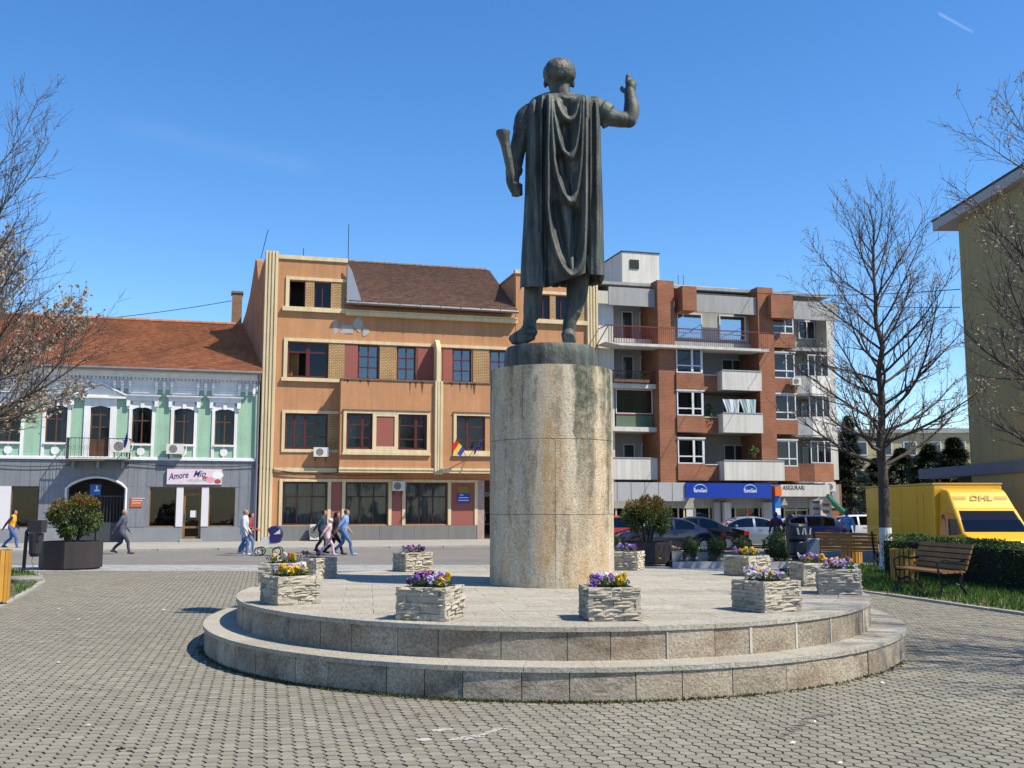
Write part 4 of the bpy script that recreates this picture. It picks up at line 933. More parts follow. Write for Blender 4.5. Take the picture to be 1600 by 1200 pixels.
z_corn = fp(490, 488)[1]
def S(px, py, q=0): return fp(px, py, q)[0]
att = [(S(452, 460), S(477, 460), zA0, zA1), (S(491, 462), S(517, 462), zA0, zA1)]
att2 = [(S(839, 485), S(859, 485), zA0, zA1), (S(868, 485), S(886, 485), zA0, zA1)]
w2 = [(S(449, 562), S(513, 562), z2b, z2t)]
w1 = [(S(445, 674), S(512, 674), z1b, z1t)]
bay0 = fp(532, 640, BQ)[0]; bay1 = eT - 1.2
ground_w = [(S(441, 787), S(511, 787), zgb, zgt), (S(540, 787), S(606, 787), zgb, zgt), (S(634, 787), S(699, 787), zgb, zgt), (S(842, 787), S(905, 787), zgb, zgt)]
ent = (S(745, 790), S(800, 790), .02, zgt + .15)
mid2 = [(S(a, 562), S(c, 562), z2b, z2t) for a, c in ((559, 592), (620, 650), (707, 737), (765, 796), (830, 862), (880, 910))]
b = MB(); wall(b, 0.55, tL1, z2t + .001, z_tow, att, 0, .25)
wall(b, .55, tL1, -.2, z2t + .001, [h for h in w2 + w1] + [ground_w[0]], 0, .25)
wall(b, tL1, t2, -.2, z_corn + .55, mid2[:4] + ground_w[1:3] + [ent], .02, .25)
wall(b, t2, eT, -.2, z_tow2, mid2[4:] + att2 + ground_w[3:], .0, .25)
b.quad((tL1, 0, z_corn), (tL1, 7, z_corn), (tL1, 7, z_tow), (tL1, 0, z_tow)); b.quad((t2, 7, z_corn), (t2, 0, z_corn), (t2, 0, z_tow2), (t2, 7, z_tow2))
b.build('wall', OR['wall'], orange)
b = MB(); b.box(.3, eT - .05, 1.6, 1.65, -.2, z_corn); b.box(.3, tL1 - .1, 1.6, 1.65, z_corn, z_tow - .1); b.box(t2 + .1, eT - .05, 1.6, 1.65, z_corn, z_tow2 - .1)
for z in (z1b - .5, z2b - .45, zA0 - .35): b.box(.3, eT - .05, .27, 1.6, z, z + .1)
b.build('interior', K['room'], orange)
# side gable towards the green house, with curved parapet
zg = z_tow + .1
prof = [(0.0, zg - .2), (.9, zg - .6), (1.75, zg - 1.15), (2.3, zg + .1), (2.7, zg + .25), (3.2, zg - .5), (4.0, zg - 1.6), (5.0, zg - 2.4), (6.0, zg - 2.9), (12, zg - 3.4), (12, -.2), (0, -.2)]
gk = fp(379, 470, 6.0)[0] / 6.0                          # the party wall runs back at an angle
b = MB(); b.add([(.02 + gk * y, y, z) for y, z in prof] + [(.37 + gk * y, y, z) for y, z in prof], [tuple(range(11, -1, -1)), tuple(range(12, 24))] + [(i, (i + 1) % 12, 12 + (i + 1) % 12, 12 + i) for i in range(12)]); b.build('gable_wall', OR['gable'], orange)
# fluted corner pilasters
def pilaster(x0, x1, z0, z1, y0=-.16, n=4, nm='pilaster'):
    p = MB(); p.box(x0, x1, y0 * .45, .0, z0, z1); w = (x1 - x0) / n
    for i in range(n): p.box(x0 + i * w + .035, x0 + (i + 1) * w - .035, y0, y0 * .45 - .001, z0 + .0, z1)
    return p.build(nm, OR['cream'], orange)
pilaster(0.0, .70, -.1, zg + .12)
pilaster(eT - .72, eT, -.1, z_tow2 + .2)
b = MB(); b.box(.71, tL1 + .06, -.08, .25, z_tow - .16, z_tow + .06); b.build('tower_coping', OR['cream'], orange)
b = MB(); b.box(t2 - .06, eT - .73, -.08, .25, z_tow2 - .16, z_tow2 + .06); b.build('tower_coping', OR['cream'], orange)
b = MB(); b.box(.3, tL1, .26, 7, z_tow - .2, z_tow - .12); b.box(t2, eT, .26, 7, z_tow2 - .2, z_tow2 - .12); b.box(tL1 - .2, tL1 - .01, .26, 7, z_corn, z_tow - .21); b.box(.3, eT, 9.0, 9.3, -.2, z_corn + .4); b.build('tower_roof', OR['gable'], orange)
# attic window bands
for aw in (att, att2):
    a, c = aw[0][0], (tL1 if aw is att else eT - .75); fx = aw[0][0] - .09
    b = MB(); b.box(a - .19, a - .0, -.07, -.001, zA0 - .02, zA1 + .22); b.box(a, c + .05, -.075, -.001, zA1 + .05, zA1 + .22); b.build('window_band', OR['cream'], orange)
    b = MB(); b.box(a - .35, c + .1, -.18, -.001, zA0 - .27, zA0 - .03); b.build('sill_band', OR['cream'], orange)
    for x0, x1 in ((aw[0][1], aw[1][0]), (aw[1][1], c)): MB().box(x0 + .005, x1 - .005, -.03, -.001, zA0, zA1 + .045).build('brick_panel', OR['brick'], orange)
window(orange, att[1], .12, OR['frame'], rows=(), fw=.06); window(orange, att2[0], .12, OR['frame'], rows=(), fw=.06); window(orange, att2[1], .12, OR['frame'], rows=(), fw=.06)
o_ = MB(); r = att[0]; o_.box(r[1] - .06, r[1], .1, .2, r[2], r[3]); o_.box(r[0], r[0] + .05, .1, .2, r[2], r[3]); o_.build('window', OR['frame'], orange)
# main cornice and roof between the towers
b = MB(); b.box(tL1 - .02, t2 + .02, -.32, .019, z_corn - .10, z_corn + .12); b.box(tL1 - .01, t2 + .01, -.42, .015, z_corn + .121, z_corn + .18); b.build('cornice', OR['cream'], orange)
ze = z_corn + .55; ry = 6.2; rr_ = fp(660, 417, ry)[1] - ze
b = MB(); b.add([(tL1 + .02, -.45, ze), (t2 - .02, -.45, ze), (t2 - .02, ry, ze + rr_), (tL1 + .02, ry, ze + rr_), (t2 - .02, 12, ze), (tL1 + .02, 12, ze)], [(0, 1, 2, 3), (3, 2, 4, 5)]); rf = b.build('roof', OR['tile'], orange)
roof_tiles(rf, (tL1 + .03, -.46, ze), (1, 0, 0), (0, ry + .45, rr_), t2 - tL1 - .06, math.hypot(ry + .45, rr_), OR['tile'], .2, .21)
b = MB(); x = tL1
while x < t2 - .4: b.tube([(x, ry, ze + rr_ + .03), (x + .40, ry, ze + rr_ + .05)], [.11, .12], 8); x += .38
tag(b.build('ridge_tiles', OR['tile'], rf), kind='stuff')
b = MB(); b.tube([(tL1 - .05, -.55, ze - .02), (t2, -.55, ze - .05)], .09, 10); b.build('gutter', K['zinc'], orange)
b = MB(); x = tL1 + .6
while x < t2: b.box(x, x + .03, -.65, -.44, ze - .12, ze + .08); x += 1.15
tag(b.build('gutter_straps', K['zinc'], orange), kind='stuff')
b = MB(); b.prism([(tL1 + .02, ze + .03), (tL1 + .85, ze + .1), (tL1 + .25, ze + 1.9), (tL1 + .02, ze + 2.2)], -.25, -.2); b.build('flashing', simple('flashing_zinc', (.35, .38, .42), .4, .5), orange)
for px, py, w_, h_ in ((541, 515, 1.1, .8), (560, 507, .9, 1.0), (571, 519, .5, .7), (524, 512, .35, 1.2)):
    s_, z_ = fp(px, py); n = 9; po = [(s_ + w_ * .5 * random.uniform(.5, 1) * math.cos(k * 2 * PI / n), z_ + h_ * .5 * random.uniform(.5, 1) * math.sin(k * 2 * PI / n)) for k in range(n)]
    MB().prism(po, -.006 if s_ < tL1 - .5 else -.004, .03).build('bare_patch', OR['patch'], orange)
# second floor band
x0 = w2[0][0]; zt = z2t + .2
b = MB(); b.box(x0 - .20, x0 - .001, -.08, -.001, z2b - .02, zt); b.box(x0, eT - .75, -.085, -.001, z2t + .03, zt); b.build('window_band', OR['cream'], orange)
MB().box(x0 - .30, bay0 - .01, -.16, -.001, z2b - .22, z2b - .03).build('sill_band', OR['cream'], orange)
MB().box(w2[0][1] + .01, tL1 - .02, -.04, -.001, z2b, z2t + .025).build('brick_panel', OR['brick'], orange)
seq = [(538, 558, 'p'), (593, 618, 'b'), (652, 678, 'p'), (692, 706, 'p'), (739, 763, 'b'), (798, 828, 'p'), (863, 879, 'b'), (911, 920, 'p')]
for a, c, k in seq: MB().box(S(a, 562) + .01, S(c, 562) + .03, -.03, .018, z2b - .1, z2t + .028).build('brick_panel' if k == 'b' else 'pink_panel', OR['brick'] if k == 'b' else OR['pink'], orange)
window(orange, w2[0], .10, OR['frame'], cols=(.5,), rows=(.72,), fw=.09, midw=.2, skip=((0, 0),), outer=.1)
for w in mid2: window(orange, w, .10, OR['frame'], cols=(.5,), rows=(.35, .66), fw=.07, outer=.10, gm=K['glass_mid'])
curtain(orange, (w2[0][0] + .1, lerp(w2[0][0], w2[0][1], .3), z2b + .1, z2t - .5), .6, mat('ochre_curtain', (.30, .19, .06), rough=.9, streak=.3), 1)
# bay with parapet
zb1 = fp(610, 595, BQ)[1]; zb0 = fp(610, 738, BQ)[1]
bw = [(S(541, 674, BQ), S(582, 674, BQ), z1b, z1t), (S(622, 676, BQ), S(667, 676, BQ), z1b, z1t), (S(713, 678, BQ), S(758, 678, BQ), z1b, z1t), (S(800, 678, BQ), S(845, 678, BQ), z1b, z1t), (S(862, 678, BQ), S(905, 678, BQ), z1b, z1t)]
b = MB(); wall(b, bay0, bay1, zb0, zb1, bw, BQ, .2)
b.quad((bay0, 0, zb0), (bay0, BQ, zb0), (bay0, BQ, zb1), (bay0, 0, zb1)); b.quad((bay1, BQ, zb0), (bay1, 0.02, zb0), (bay1, 0.02, zb1), (bay1, BQ, zb1))
b.quad((bay0, BQ + .16, zb1), (bay1, BQ + .16, zb1), (bay1, BQ + .16, zb1 - .9), (bay0, BQ + .16, zb1 - .9)); b.quad((bay0, BQ, zb0), (bay0, 0.02, zb0), (bay1, .02, zb0), (bay1, BQ, zb0)); b.quad((bay0, BQ, zb1 - .9), (bay1, BQ, zb1 - .9), (bay1, 0, zb1 - .9), (bay0, 0, zb1 - .9))
b.build('bay_wall', OR['wall'], orange)
MB().box(bay0 - .04, bay1 + .04, BQ - .05, BQ + .2, zb1, zb1 + .07).build('parapet_cap', mat('stained_cap', (.20, .14, .11), rough=.9, var=.3, scale=3), orange)
b = MB(); b.box(bay0 - .03, bay1 + .03, BQ - .09, BQ - .001, zb0 - .02, zb0 + .24); b.box(bay0 - .03, bay1, BQ - .13, BQ - .091, zb0 + .13, zb0 + .20); b.build('bay_foot_moulding', OR['cream'], orange)
b = MB(); b.box(fp(428, 735)[0], bay0 - .05, -.08, -.001, zb0 + .0, zb0 + .22); b.build('string_course', OR['cream'], orange)
DR = mat('soot_drip', (.13, .085, .055), rough=.95, var=.3, scale=8)
for k in range(26):                                      # soot drips below the stained parapet cap
    x = random.uniform(bay0 + .1, bay1 - 1.5); w_ = random.uniform(.03, .10); L_ = random.uniform(.12, .75) * (1.4 if random.random() < .25 else .7)
    MB().add([(x - w_, BQ - .0025 - k * 2e-5, zb1), (x + w_, BQ - .0025 - k * 2e-5, zb1), (x + w_ * .5, BQ - .0025 - k * 2e-5, zb1 - L_ * .6), (x, BQ - .0025 - k * 2e-5, zb1 - L_), (x - w_ * .55, BQ - .0025 - k * 2e-5, zb1 - L_ * .5)], [(0, 4, 3, 2, 1)]).build('soot_drip', DR, orange)
# round-topped fin on the bay
fx = S(685, 640, BQ); b = MB(); n = 10
pr = [(BQ - .05, zb1 + .08), (0, zb1 + .08)] + [(0 + (BQ) * .5 * (1 - math.cos(PI * i / n)) , lerp(zt - .05, zt + .25, math.sin(PI * i / n))) for i in range(n + 1)]
pr = [(BQ - .04, zb1 + .08), (-.09, zb1 + .08), (-.09, zt + .22)] + [(-.09 + (BQ + .05) * math.sin(PI / 2 * i / n), zt + .22 - .9 * (1 - math.cos(PI / 2 * i / n))) for i in range(1, n + 1)]
b.add([(fx - .12, y, z) for y, z in pr] + [(fx + .12, y, z) for y, z in pr], [tuple(range(len(pr) - 1, -1, -1)), tuple(range(len(pr), 2 * len(pr)))] + [(i, (i + 1) % len(pr), len(pr) + (i + 1) % len(pr), len(pr) + i) for i in range(len(pr))]); b.build('fin', OR['cream'], orange, clean=True)
p = MB(); p.box(fx - .22, fx + .24, BQ - .09, BQ - .001, zb0 - .1, zb1 + .069); 
for k in range(3): p.box(fx - .2 + k * .145, fx - .2 + k * .145 + .11, BQ - .15, BQ - .0905, zb0 - .1, zb1 + .065)
p.build('bay_pilaster', OR['cream'], orange)
for i, w in enumerate(bw):
    window(orange, w, BQ + .08, OR['frame'], cols=(.62 if i in (0, 1) else .38,), rows=(.30, .68) if i else (.32, .68), fw=.06, midw=.14, outer=.12)
    curtain(orange, (w[0] + .1, w[1] - .1, z1b + .1, z1t - .3), BQ + .5, K['curtain'], .4, i % 2)
band = [(bw[0][0], bw[1][1]), (bw[2][0], bw[2][1] + .5), (bw[3][0], bw[4][1])]
for a, c in band:
    b = MB(); frame_band(b, (a, c, z1b, z1t), BQ, .16, .07); b.build('window_band', OR['cream'], orange)
    MB().box(a - .2, c + .2, BQ - .13, BQ - .001, z1b - .30, z1b - .165).build('sill_band', OR['cream'], orange)
    MB().box(a - .2, c + .2, BQ - .11, BQ - .001, z1t + .165, z1t + .2).build('hood_strip', K['rust'], orange)
a, c = bw[0][1], bw[1][0]
b = MB(); b.box(a + .001, a + .20, BQ - .06, BQ + .02, z1b, z1t); b.box(c - .20, c - .001, BQ - .06, BQ + .02, z1b, z1t); b.box(a + .2, c - .2, BQ - .058, BQ + .02, z1b, z1b + .16); b.box(a + .2, c - .2, BQ - .058, BQ + .02, z1t - .14, z1t); b.build('panel_frame', OR['cream'], orange)
MB().box(a + .2, c - .2, BQ - .02, BQ + .02, z1b + .16, z1t - .14).build('pink_panel', OR['pink'], orange)
b = MB(); frame_band(b, (w1[0][0], S(541, 674) - .0, z1b, z1t), 0, .16, .07); b.build('window_band', OR['cream'], orange)
MB().box(w1[0][1] + .01, bay0 - .01, -.03, -.001, z1b, z1t - .002).build('brick_panel', OR['brick'], orange)
window(orange, w1[0], .10, OR['frame'], cols=(.22, .47), rows=(.36, .72), fw=.06, midw=.11, outer=.1); curtain(orange, (w1[0][0] + .1, w1[0][1] - .1, z1b + .1, z1t - .1), .5, K['curtain'], .5)
# ground floor
for i, w in enumerate(ground_w):
    window(orange, w, .10, simple('brown_shop_frame', (.035, .012, .012), .4), cols=(.33, .66), rows=(.66,), fw=.07, outer=.08, name='shop_window')
    curtain(orange, (w[0] + .1, w[1] - .1, zgb + .05, zgt - .1), .32, K['curtain'], 1.0)
gx0, gx1 = ground_w[0][0], S(740, 787)
b = MB(); b.box(gx0 - .17, gx0 - .001, -.07, -.001, zgb - .05, zgt + .16); b.box(gx0, gx1 + .25, -.075, -.001, zgt + .02, zgt + .16); b.build('window_band', OR['cream'], orange)
for a, c in ((ground_w[0][1], ground_w[1][0]), (ground_w[1][1], ground_w[2][0]), (ground_w[2][1], gx1 + .25)):
    b = MB(); b.box(a + .03, a + .2, -.07, .017, zgb - .05, zgt + .015); b.box(c - .2, c - .03, -.07, .017, zgb - .05, zgt + .015); b.build('mullion_trim', OR['cream'], orange)
    MB().box(a + .21, c - .21, -.02, .017, zgb - .05, zgt + .015).build('pink_panel', OR['pink'], orange)
x = .71
while x < ent[0] - .1:
    x1 = min(x + 1.9, ent[0] - .02); MB().box(x + .006, x1 - .006, -.11, -.001, -.1, zgb - .06).build('plinth_slab', OR['plinth'], orange); x = x1
MB().box(ent[0] + .02, ent[0] + .42, -.05, .26, 0, ent[3]).build('entrance_pier', mat('pink_marble', (.42, .30, .28), rough=.5, var=.15, scale=6), orange)
dd = window(orange, (ent[0] + .45, ent[0] + 1.5, .02, 2.7), .5, simple('entrance_door_brown', (.04, .02, .015), .4), cols=(), rows=(.3,), fw=.1, name='entrance_door'); MB().box(ent[0] + .6, ent[0] + .63, .44, .49, 1, 1.3).build('handle', K['zinc'], dd)
MB().box(ent[0] + .43, ent[1], .45, 1.55, 2.72, ent[3]).build('entrance_transom', OR['frame'], orange)
# chimney, aerials
ch = fr(362, 458, 378, 512, 6.0)
chim = MB().box(ch[0], ch[1], 6.0, 6.9, ch[2] - 3, ch[3]).box(ch[0] - .06, ch[1] + .06, 5.94, 6.96, ch[3], ch[3] + .12); chim.build('chimney', brick_mat('chimney_brick', (.30, .14, .07), (.24, .11, .06), (.3, .27, .22)), orange)
for px, y0, y1, q, tl in ((544, 405, 350, .6, 0), (474, 400, 388, .5, 0), (408, 395, 358, 2.0, .35)):
    s_, z_ = fp(px, y0, q); z1_ = fp(px, y1, q)[1]; MB().tube([(s_, q, z_ - .3), (s_ + tl, q, z1_)], .022, 6).build('aerial', K['iron'], orange)
# plaques
o = tag(MB().box(0, .72, -.03, 0, 0, .55).build('wall_plaque', simple('plaque_blue', (.02, .06, .38), .45), loc=street(S0 + S(714, 778), .035, ZB + fp(720, 786)[1])), 'blue plaque with white lines of writing on a dark pink panel', 'plaque'); o.rotation_euler.z = ALPHA
for k, (a, c) in enumerate(((.15, .35), (.1, .62), (.06, .66))): MB().box(a, c, -.036, -.031, .42 - k * .15, .47 - k * .15).build('lettering', GR['shop'], o)
o = tag(MB().box(0, .68, -.03, 0, 0, .48).build('wall_plaque', simple('plaque_ochre', (.24, .15, .02), .5), loc=street(S0 + S(714, 765), .035, ZB + fp(720, 773)[1])), 'dark yellow plaque above the blue plaque on the pink panel', 'plaque'); o.rotation_euler.z = ALPHA
ac_unit(on_front(489, 714, -.1), ALPHA, 'white air conditioner unit below the first-floor windows of the orange building', .8, .5).location = street(S0 + S(489, 714), .1, ZB + fp(489, 714)[1])
def of(px, py, q): s, z = fp(px, py, q); return street(S0 + s, -q, ZB + z)
ac_unit(of(612, 767, -.08), ALPHA, 'white air conditioner unit above a pink panel between shop windows', .66, .52)
ac_unit(of(483.5, 843, -.2), ALPHA, 'large white air conditioner unit standing on the pavement by the grey plinth', .62, .8, .3, True)
# flags on two slanting poles
fb = of(730, 716, BQ - .05)
for k, (dx, cols, lab) in enumerate(((-.95, ((.55, .02, .02), (.75, .5, .02), (.02, .05, .35)), 'red, yellow and blue flag on a slanting pole over the entrance'), (.75, ((.02, .06, .42),), 'blue flag with pale stars on a slanting pole beside the tricolour'))):
    f_ = empty('flag', fb, ALPHA, lab, 'flag', 'flags over the entrance of the orange building')
    MB().tube([(0, 0, 0), (dx * .9, -1.0, 1.0)], .016, 6).build('pole', K['zinc'], f_)
    n = len(cols); 
    for i in range(n):
        b = MB(); nn = 5; vs = []
        for j in range(nn + 1):
            t = (i + j / nn) / n; a0 = Vector((dx * .85, -.95, .95)) - Vector((dx * .62, -.7, .7)) * 0 ; 
            px_ = dx * lerp(.42, .88, 1 - t) if k == 1 else dx * lerp(.25, .88, 1 - t); 
            yy = -lerp(.45, .95, 1 - t); zz = lerp(.45, .95, 1 - t)
            vs += [(px_, yy, zz), (px_ + (-.28 if k == 0 else -.1) + .05 * math.sin(t * 9), yy - .05 + .04 * math.sin(t * 7), zz - (.42 if k == 0 else .30))]
        b.add(vs, [(2 * j, 2 * j + 2, 2 * j + 3, 2 * j + 1) for j in range(nn)]); b.build('cloth', simple('flag_cloth', cols[i], .8), f_)
    if k == 1:
        for j in range(4): t = .25 + .15 * j; MB().box(dx * lerp(.42, .88, t) - .07, dx * lerp(.42, .88, t) - .02, -lerp(.45, .95, t) - .04, -lerp(.45, .95, t) - .03, lerp(.45, .95, t) - .2, lerp(.45, .95, t) - .15).build('star', GR['shop'], f_)
# cables strung along the fronts
S0 = 0.0
def cable(p0, p1, sag, r, label):
    n = 14; pts = [p0.lerp(p1, i / n) - Vector((0, 0, sag * 4 * (i / n) * (1 - i / n))) for i in range(n + 1)]
    tag(MB().tube(pts, r, 5).build('cable', K['iron']), label, 'cable', 'cables along the fronts')
def ofr(px, py, q=-.12): s, z = fp(px, py, q); return street(s, -q, ZB + z)
cable(ofr(-40, 722), ofr(110, 726), .15, .018, 'black cable sagging below the string course of the green house, left of the balcony')
cable(ofr(200, 724), ofr(402, 727), .12, .02, 'black cable sagging below the string course of the green house above the shop sign')
cable(ofr(402, 727), ofr(530, 738), .25, .022, 'black cable crossing from the green house to the orange building')
cable(ofr(395, 730), ofr(620, 741, -.3), .2, .018, 'lower black cable running along the orange front below the cream course')
S0 = 0.0
pa, pb = ofr(-60, 512, 5.6), ofr(362, 470, 6.2); cable(pa, pb, .3, .02, 'thin overhead cable running from the chimney above the green house roof')

# ------------------------------------------------------------------ brick and concrete apartment block
BR = {}
BR['brick'] = brick_mat('red_brick', (.34, .125, .06), (.27, .095, .05), (.30, .19, .13), .26, .085, .012)
BR['white'] = mat('white_concrete', (.62, .61, .57), rough=.85, var=.05, scale=.8, streak=.14)
BR['grey'] = mat('grey_concrete', (.36, .365, .36), rough=.9, var=.07, scale=.8, streak=.12)
BR['wall'] = mat('recess_wall', (.42, .41, .39), rough=.9, var=.06, scale=1)
BR['pvc'] = simple('white_window_frame', (.68, .69, .72), .4); BR['rail'] = simple('red_rail', (.16, .03, .025), .5)
BR['blue'] = simple('blue_fascia', (.01, .045, .36), .35); BR['metal'] = mat('grey_fascia', (.40, .41, .42), rough=.5, var=.04, scale=.6)
BR['shopf'] = simple('cream_shop_frame', (.55, .50, .33), .45); BR['dark'] = simple('dark_slot', (.02, .02, .02), .8)
BR['teal'] = simple('teal_awning', (.06, .28, .22), .7); BR['orange'] = simple('orange_box', (.75, .14, .01), .5); BR['shopblue'] = simple('blue_lightbox', (.02, .16, .55), .4)
S0 = fp(937, 700)[0] + .02
apt = empty('apartment_block', street(S0, 0, ZB), ALPHA, 'apartment block with red brick piers, white balconies and shops on the ground floor', 'building')
Z = lambda px, py, q=0: fp(px, py, q)[1]
X = lambda px, py=620, q=0: fp(px, py, q)[0]
zroof = Z(1000, 450); zfas1 = Z(1015, 754, -.7); zfas0 = Z(1015, 783, -.7)
xe = X(1312)
BK = 1.7                                                 # depth of recessed wall
zs4, zs3, zs2, zs1 = Z(1000, 533), Z(1000, 605), Z(1000, 672), Z(1000, 747)   # floor levels
FL = [zs1, zs2, zs3, zs4]; FH = zs4 - zs3
MB().box(0, xe - .3, BK, 12, -.2, zroof + .1).build('main_block', BR['wall'], apt)
MB().box(-.02, X(960), .0, BK, zfas1, zroof - .3).build('white_end_wall', BR['white'], apt)
MB().box(-.03, xe - .5, -.10, 12.1, zroof + .1, zroof + .28).build('roof_slab', BR['grey'], apt)
# piers
p1 = (X(1030, 620, -.9), X(1056, 620, -.9)); p2 = (X(1188, 620, -.9), X(1212, 620, -.9))
for k, (a, c) in enumerate((p1, p2)): MB().box(a, c, -.9, BK - .01, zfas1 + .0, zroof + (.35 if k == 0 else .3)).build('brick_pier', BR['brick'], apt)
# floor slabs in every recess
for i, z in enumerate(FL):
    MB().box(X(960) + .01, p1[0] - .01, -.05, BK - .01, z - .12, z + .12).build('floor_slab', BR['white'], apt)
    MB().box(p1[1] + .01, p2[0] - .01, .02, BK - .01, z - .13, z + .11).build('floor_slab', BR['grey'], apt)
    MB().box(p2[1] + .01, xe - .6, .02, BK - .01, z - .13, z + .11).build('floor_slab', BR['grey'], apt)
# recess dividing walls and back doors
for i, z in enumerate(FL):
    hi = z + FH - .15
    for px, w_ in ((972, .75), (1000, .9)):
        if (i, px) == (1, 1000): continue
        r = (X(px, 620, BK), X(px, 620, BK) + w_, z + .13 if px == 972 else z + .9, z + 2.1); window(apt, r, BK - .09, BR['pvc'], cols=(), rows=(), fw=.07, dep=.06)
    r = (X(1128, 620, BK), X(1128, 620, BK) + 1.5, z + .2, z + 2.15); window(apt, r, BK - .09, BR['pvc'], cols=(.5,), rows=(), fw=.07, dep=.06)
    MB().box(X(1095), X(1097) + .3, .6, BK - .02, z + .12, hi).build('brick_return', BR['brick'], apt)
    r = (X(1250, 620, BK), X(1250, 620, BK) + 1.2, z + .9, z + 2.1); window(apt, r, BK - .09, BR['pvc'], cols=(.5,), rows=(), fw=.07, dep=.06)
# first column of balconies
xa, xb = X(942, 620, -.45), p1[0] - .02
MB().box(xa + .4, xb, -.55, -.43, Z(985, 478, -.5), Z(985, 450, -.5)).build('attic_parapet', BR['grey'], apt)
MB().box(xa, xb, -.5, -.051, zs3 - .12, zs3 + .14).build('balcony_band', BR['white'], apt)
MB().box(xa, xb, -.5, -.051, zs2 - .12, zs2 + .14).build('balcony_band', BR['white'], apt)
MB().box(xa - .4, xb, -.55, -.43, zs1 - .1, zs1 + 1.12).build('balcony_parapet', BR['white'], apt)
MB().box(xa - .4, xb, -.58, -.40, zs1 + 1.121, zs1 + 1.18).build('parapet_cap', BR['grey'], apt)
def flower_trough(x0, x1, y, z, label):
    o = empty('flower_trough', street(S0 + x0, -y, ZB + z), ALPHA, label, 'planter'); MB().box(0, x1 - x0, -.1, .1, 0, .16).build('trough', simple('trough_brown', (.18, .07, .04), .7), o)
    b = MB()
    for k in range(220):
        p = Vector((random.uniform(0, x1 - x0), random.uniform(-.12, .12), random.uniform(.12, .42))); d = Vector((random.uniform(-1, 1), random.uniform(-1, 1), random.uniform(-.3, 1))).normalized() * .09; e = d.orthogonal().normalized() * .025
        b.add([p - e, p + e, p + d + e * .3, p + d - e * .3], [(0, 1, 2, 3)])
    tag(b.build('foliage', leaf_mat('trough_green', (.06, .10, .03)), o), kind='stuff')
rb = MB(); rb.box(xa + .35, xb, -.49, -.45, zs3 + .85, zs3 + .90); [rb.box(x - .01, x + .01, -.48, -.46, zs3 + .14, zs3 + .85) for x in np.arange(xa + .4, xb, .14)]; rb.build('balcony_railing', BR['rail'], apt)
flower_trough(xa + .6, xb - .5, -.62, zs3 + .2, 'flower trough on the red railing of a left-hand balcony')
# green glazed loggia on the second floor
r = (X(962), xb - .02, zs2 + .95, zs3 - .14); window(apt, r, -.02, BR['pvc'], cols=(), rows=(), fw=.05, gm=glass_mat('green_glass', (.12, .32, .2), .12)); MB().box(r[0], r[1], -.03, .0, zs2 + .14, zs2 + .93).build('loggia_panel', simple('loggia_green', (.10, .16, .10), .6), apt)
MB().box(r[0], r[1], -.05, -.031, zs2 + .86, zs2 + .945).build('loggia_band', BR['rail'], apt)
# top floor long balcony with red railing
ya = -1.5; xt0, xt1 = X(948, 535, ya), X(1202, 540, ya); zt4 = Z(1080, 540, ya)
MB().prism([(xt0 + .9, zt4 - .16), (xt1, zt4 - .16), (xt1, zt4), (xt0 - .1, zt4)], ya, -.06).build('top_balcony_slab', BR['white'], apt)
rb = MB(); zr = zt4 + .95; rb.box(xt0 + .0, xt1, ya - .02, ya + .03, zr, zr + .06); x = xt0 + .1
while x < xt1: rb.tube([(x, ya, zt4), (x, ya - .05, zt4 + .45), (x, ya, zr)], .011 if x > xt0 + 3.0 else .02, 4); x += .13 if x > xt0 + 3 else .10
rb.box(xt0, xt0 + .04, ya, -.1, zr, zr + .05); rb.tube([(xt0 + .1, ya, zr), (xt0 - .8, -.05, zt4 - 1.2)], .03, 5); rb.build('top_railing', BR['rail'], apt)
# bay windows between the piers, one per floor
for i, z in enumerate(FL[:3]):
    a, c = p1[1] + .05, X(1097, 620, -.9); zb_, zt_ = z + .38 + .45, z + 2.28
    window(apt, (a, c, zb_, zt_), -.95, BR['pvc'], cols=(.62,), rows=(.30,), fw=.07, midw=.13, dep=.09)
    w_ = MB(); 
    for x, y0, y1 in ((c, -.95, -.2),): 
        for zz, zq in ((zb_, zb_ + .07), (zt_ - .07, zt_), (lerp(zb_, zt_, .3), lerp(zb_, zt_, .3) + .06)): w_.box(x - .0, x + .06, y0, y1, zz, zq)
        for yy in (y0, (y0 + y1) / 2, y1): w_.box(x + .002, x + .062, yy, yy + .07, zb_, zt_)
    sw2 = w_.build('bay_side_window', BR['pvc'], apt); MB().quad((c + .03, -.95, zb_), (c + .03, -.2, zb_), (c + .03, -.2, zt_), (c + .03, -.95, zt_)).build('pane', K['glass'], sw2)
    MB().box(a - .03, c + .12, -1.0, .0, zt_ + .001, zt_ + .10).build('bay_roof', BR['white'], apt)
    xm_ = X(1121, 620, -.5)
    MB().prism([(a - .03, z - .14), (c + .1, z - .14), (c + .1, zb_ - .02), (a - .03, zb_ - .02)], -1.0, 0).build('brick_bay', BR['brick'], apt)
    MB().box(c + .11, xm_, -.5, -.38, z - .14, zb_ - .05).build('brick_parapet', BR['brick'], apt); MB().box(c + .1, xm_, -.54, -.34, zb_ - .049, zb_ + .01).build('parapet_cap', BR['white'], apt)
    x0, x1_ = (xm_ + .01, p2[0] - .01) if i else (xm_ + .01, p2[1] + .3)
    MB().box(x0, x1_, -1.15, -1.0, z - .12, z + 1.02).build('balcony_parapet', BR['white'], apt); MB().box(x0, x0 + .12, -.999, .0, z - .12, z + 1.0).build('balcony_side', BR['white'], apt); MB().box(x0, x1_, -1.18, -.97, z + 1.021, z + 1.08).build('parapet_cap', BR['grey'], apt); MB().box(x0 + .13, x1_, -.999, .0, z - .12, z - .0).build('balcony_floor', BR['grey'], apt)
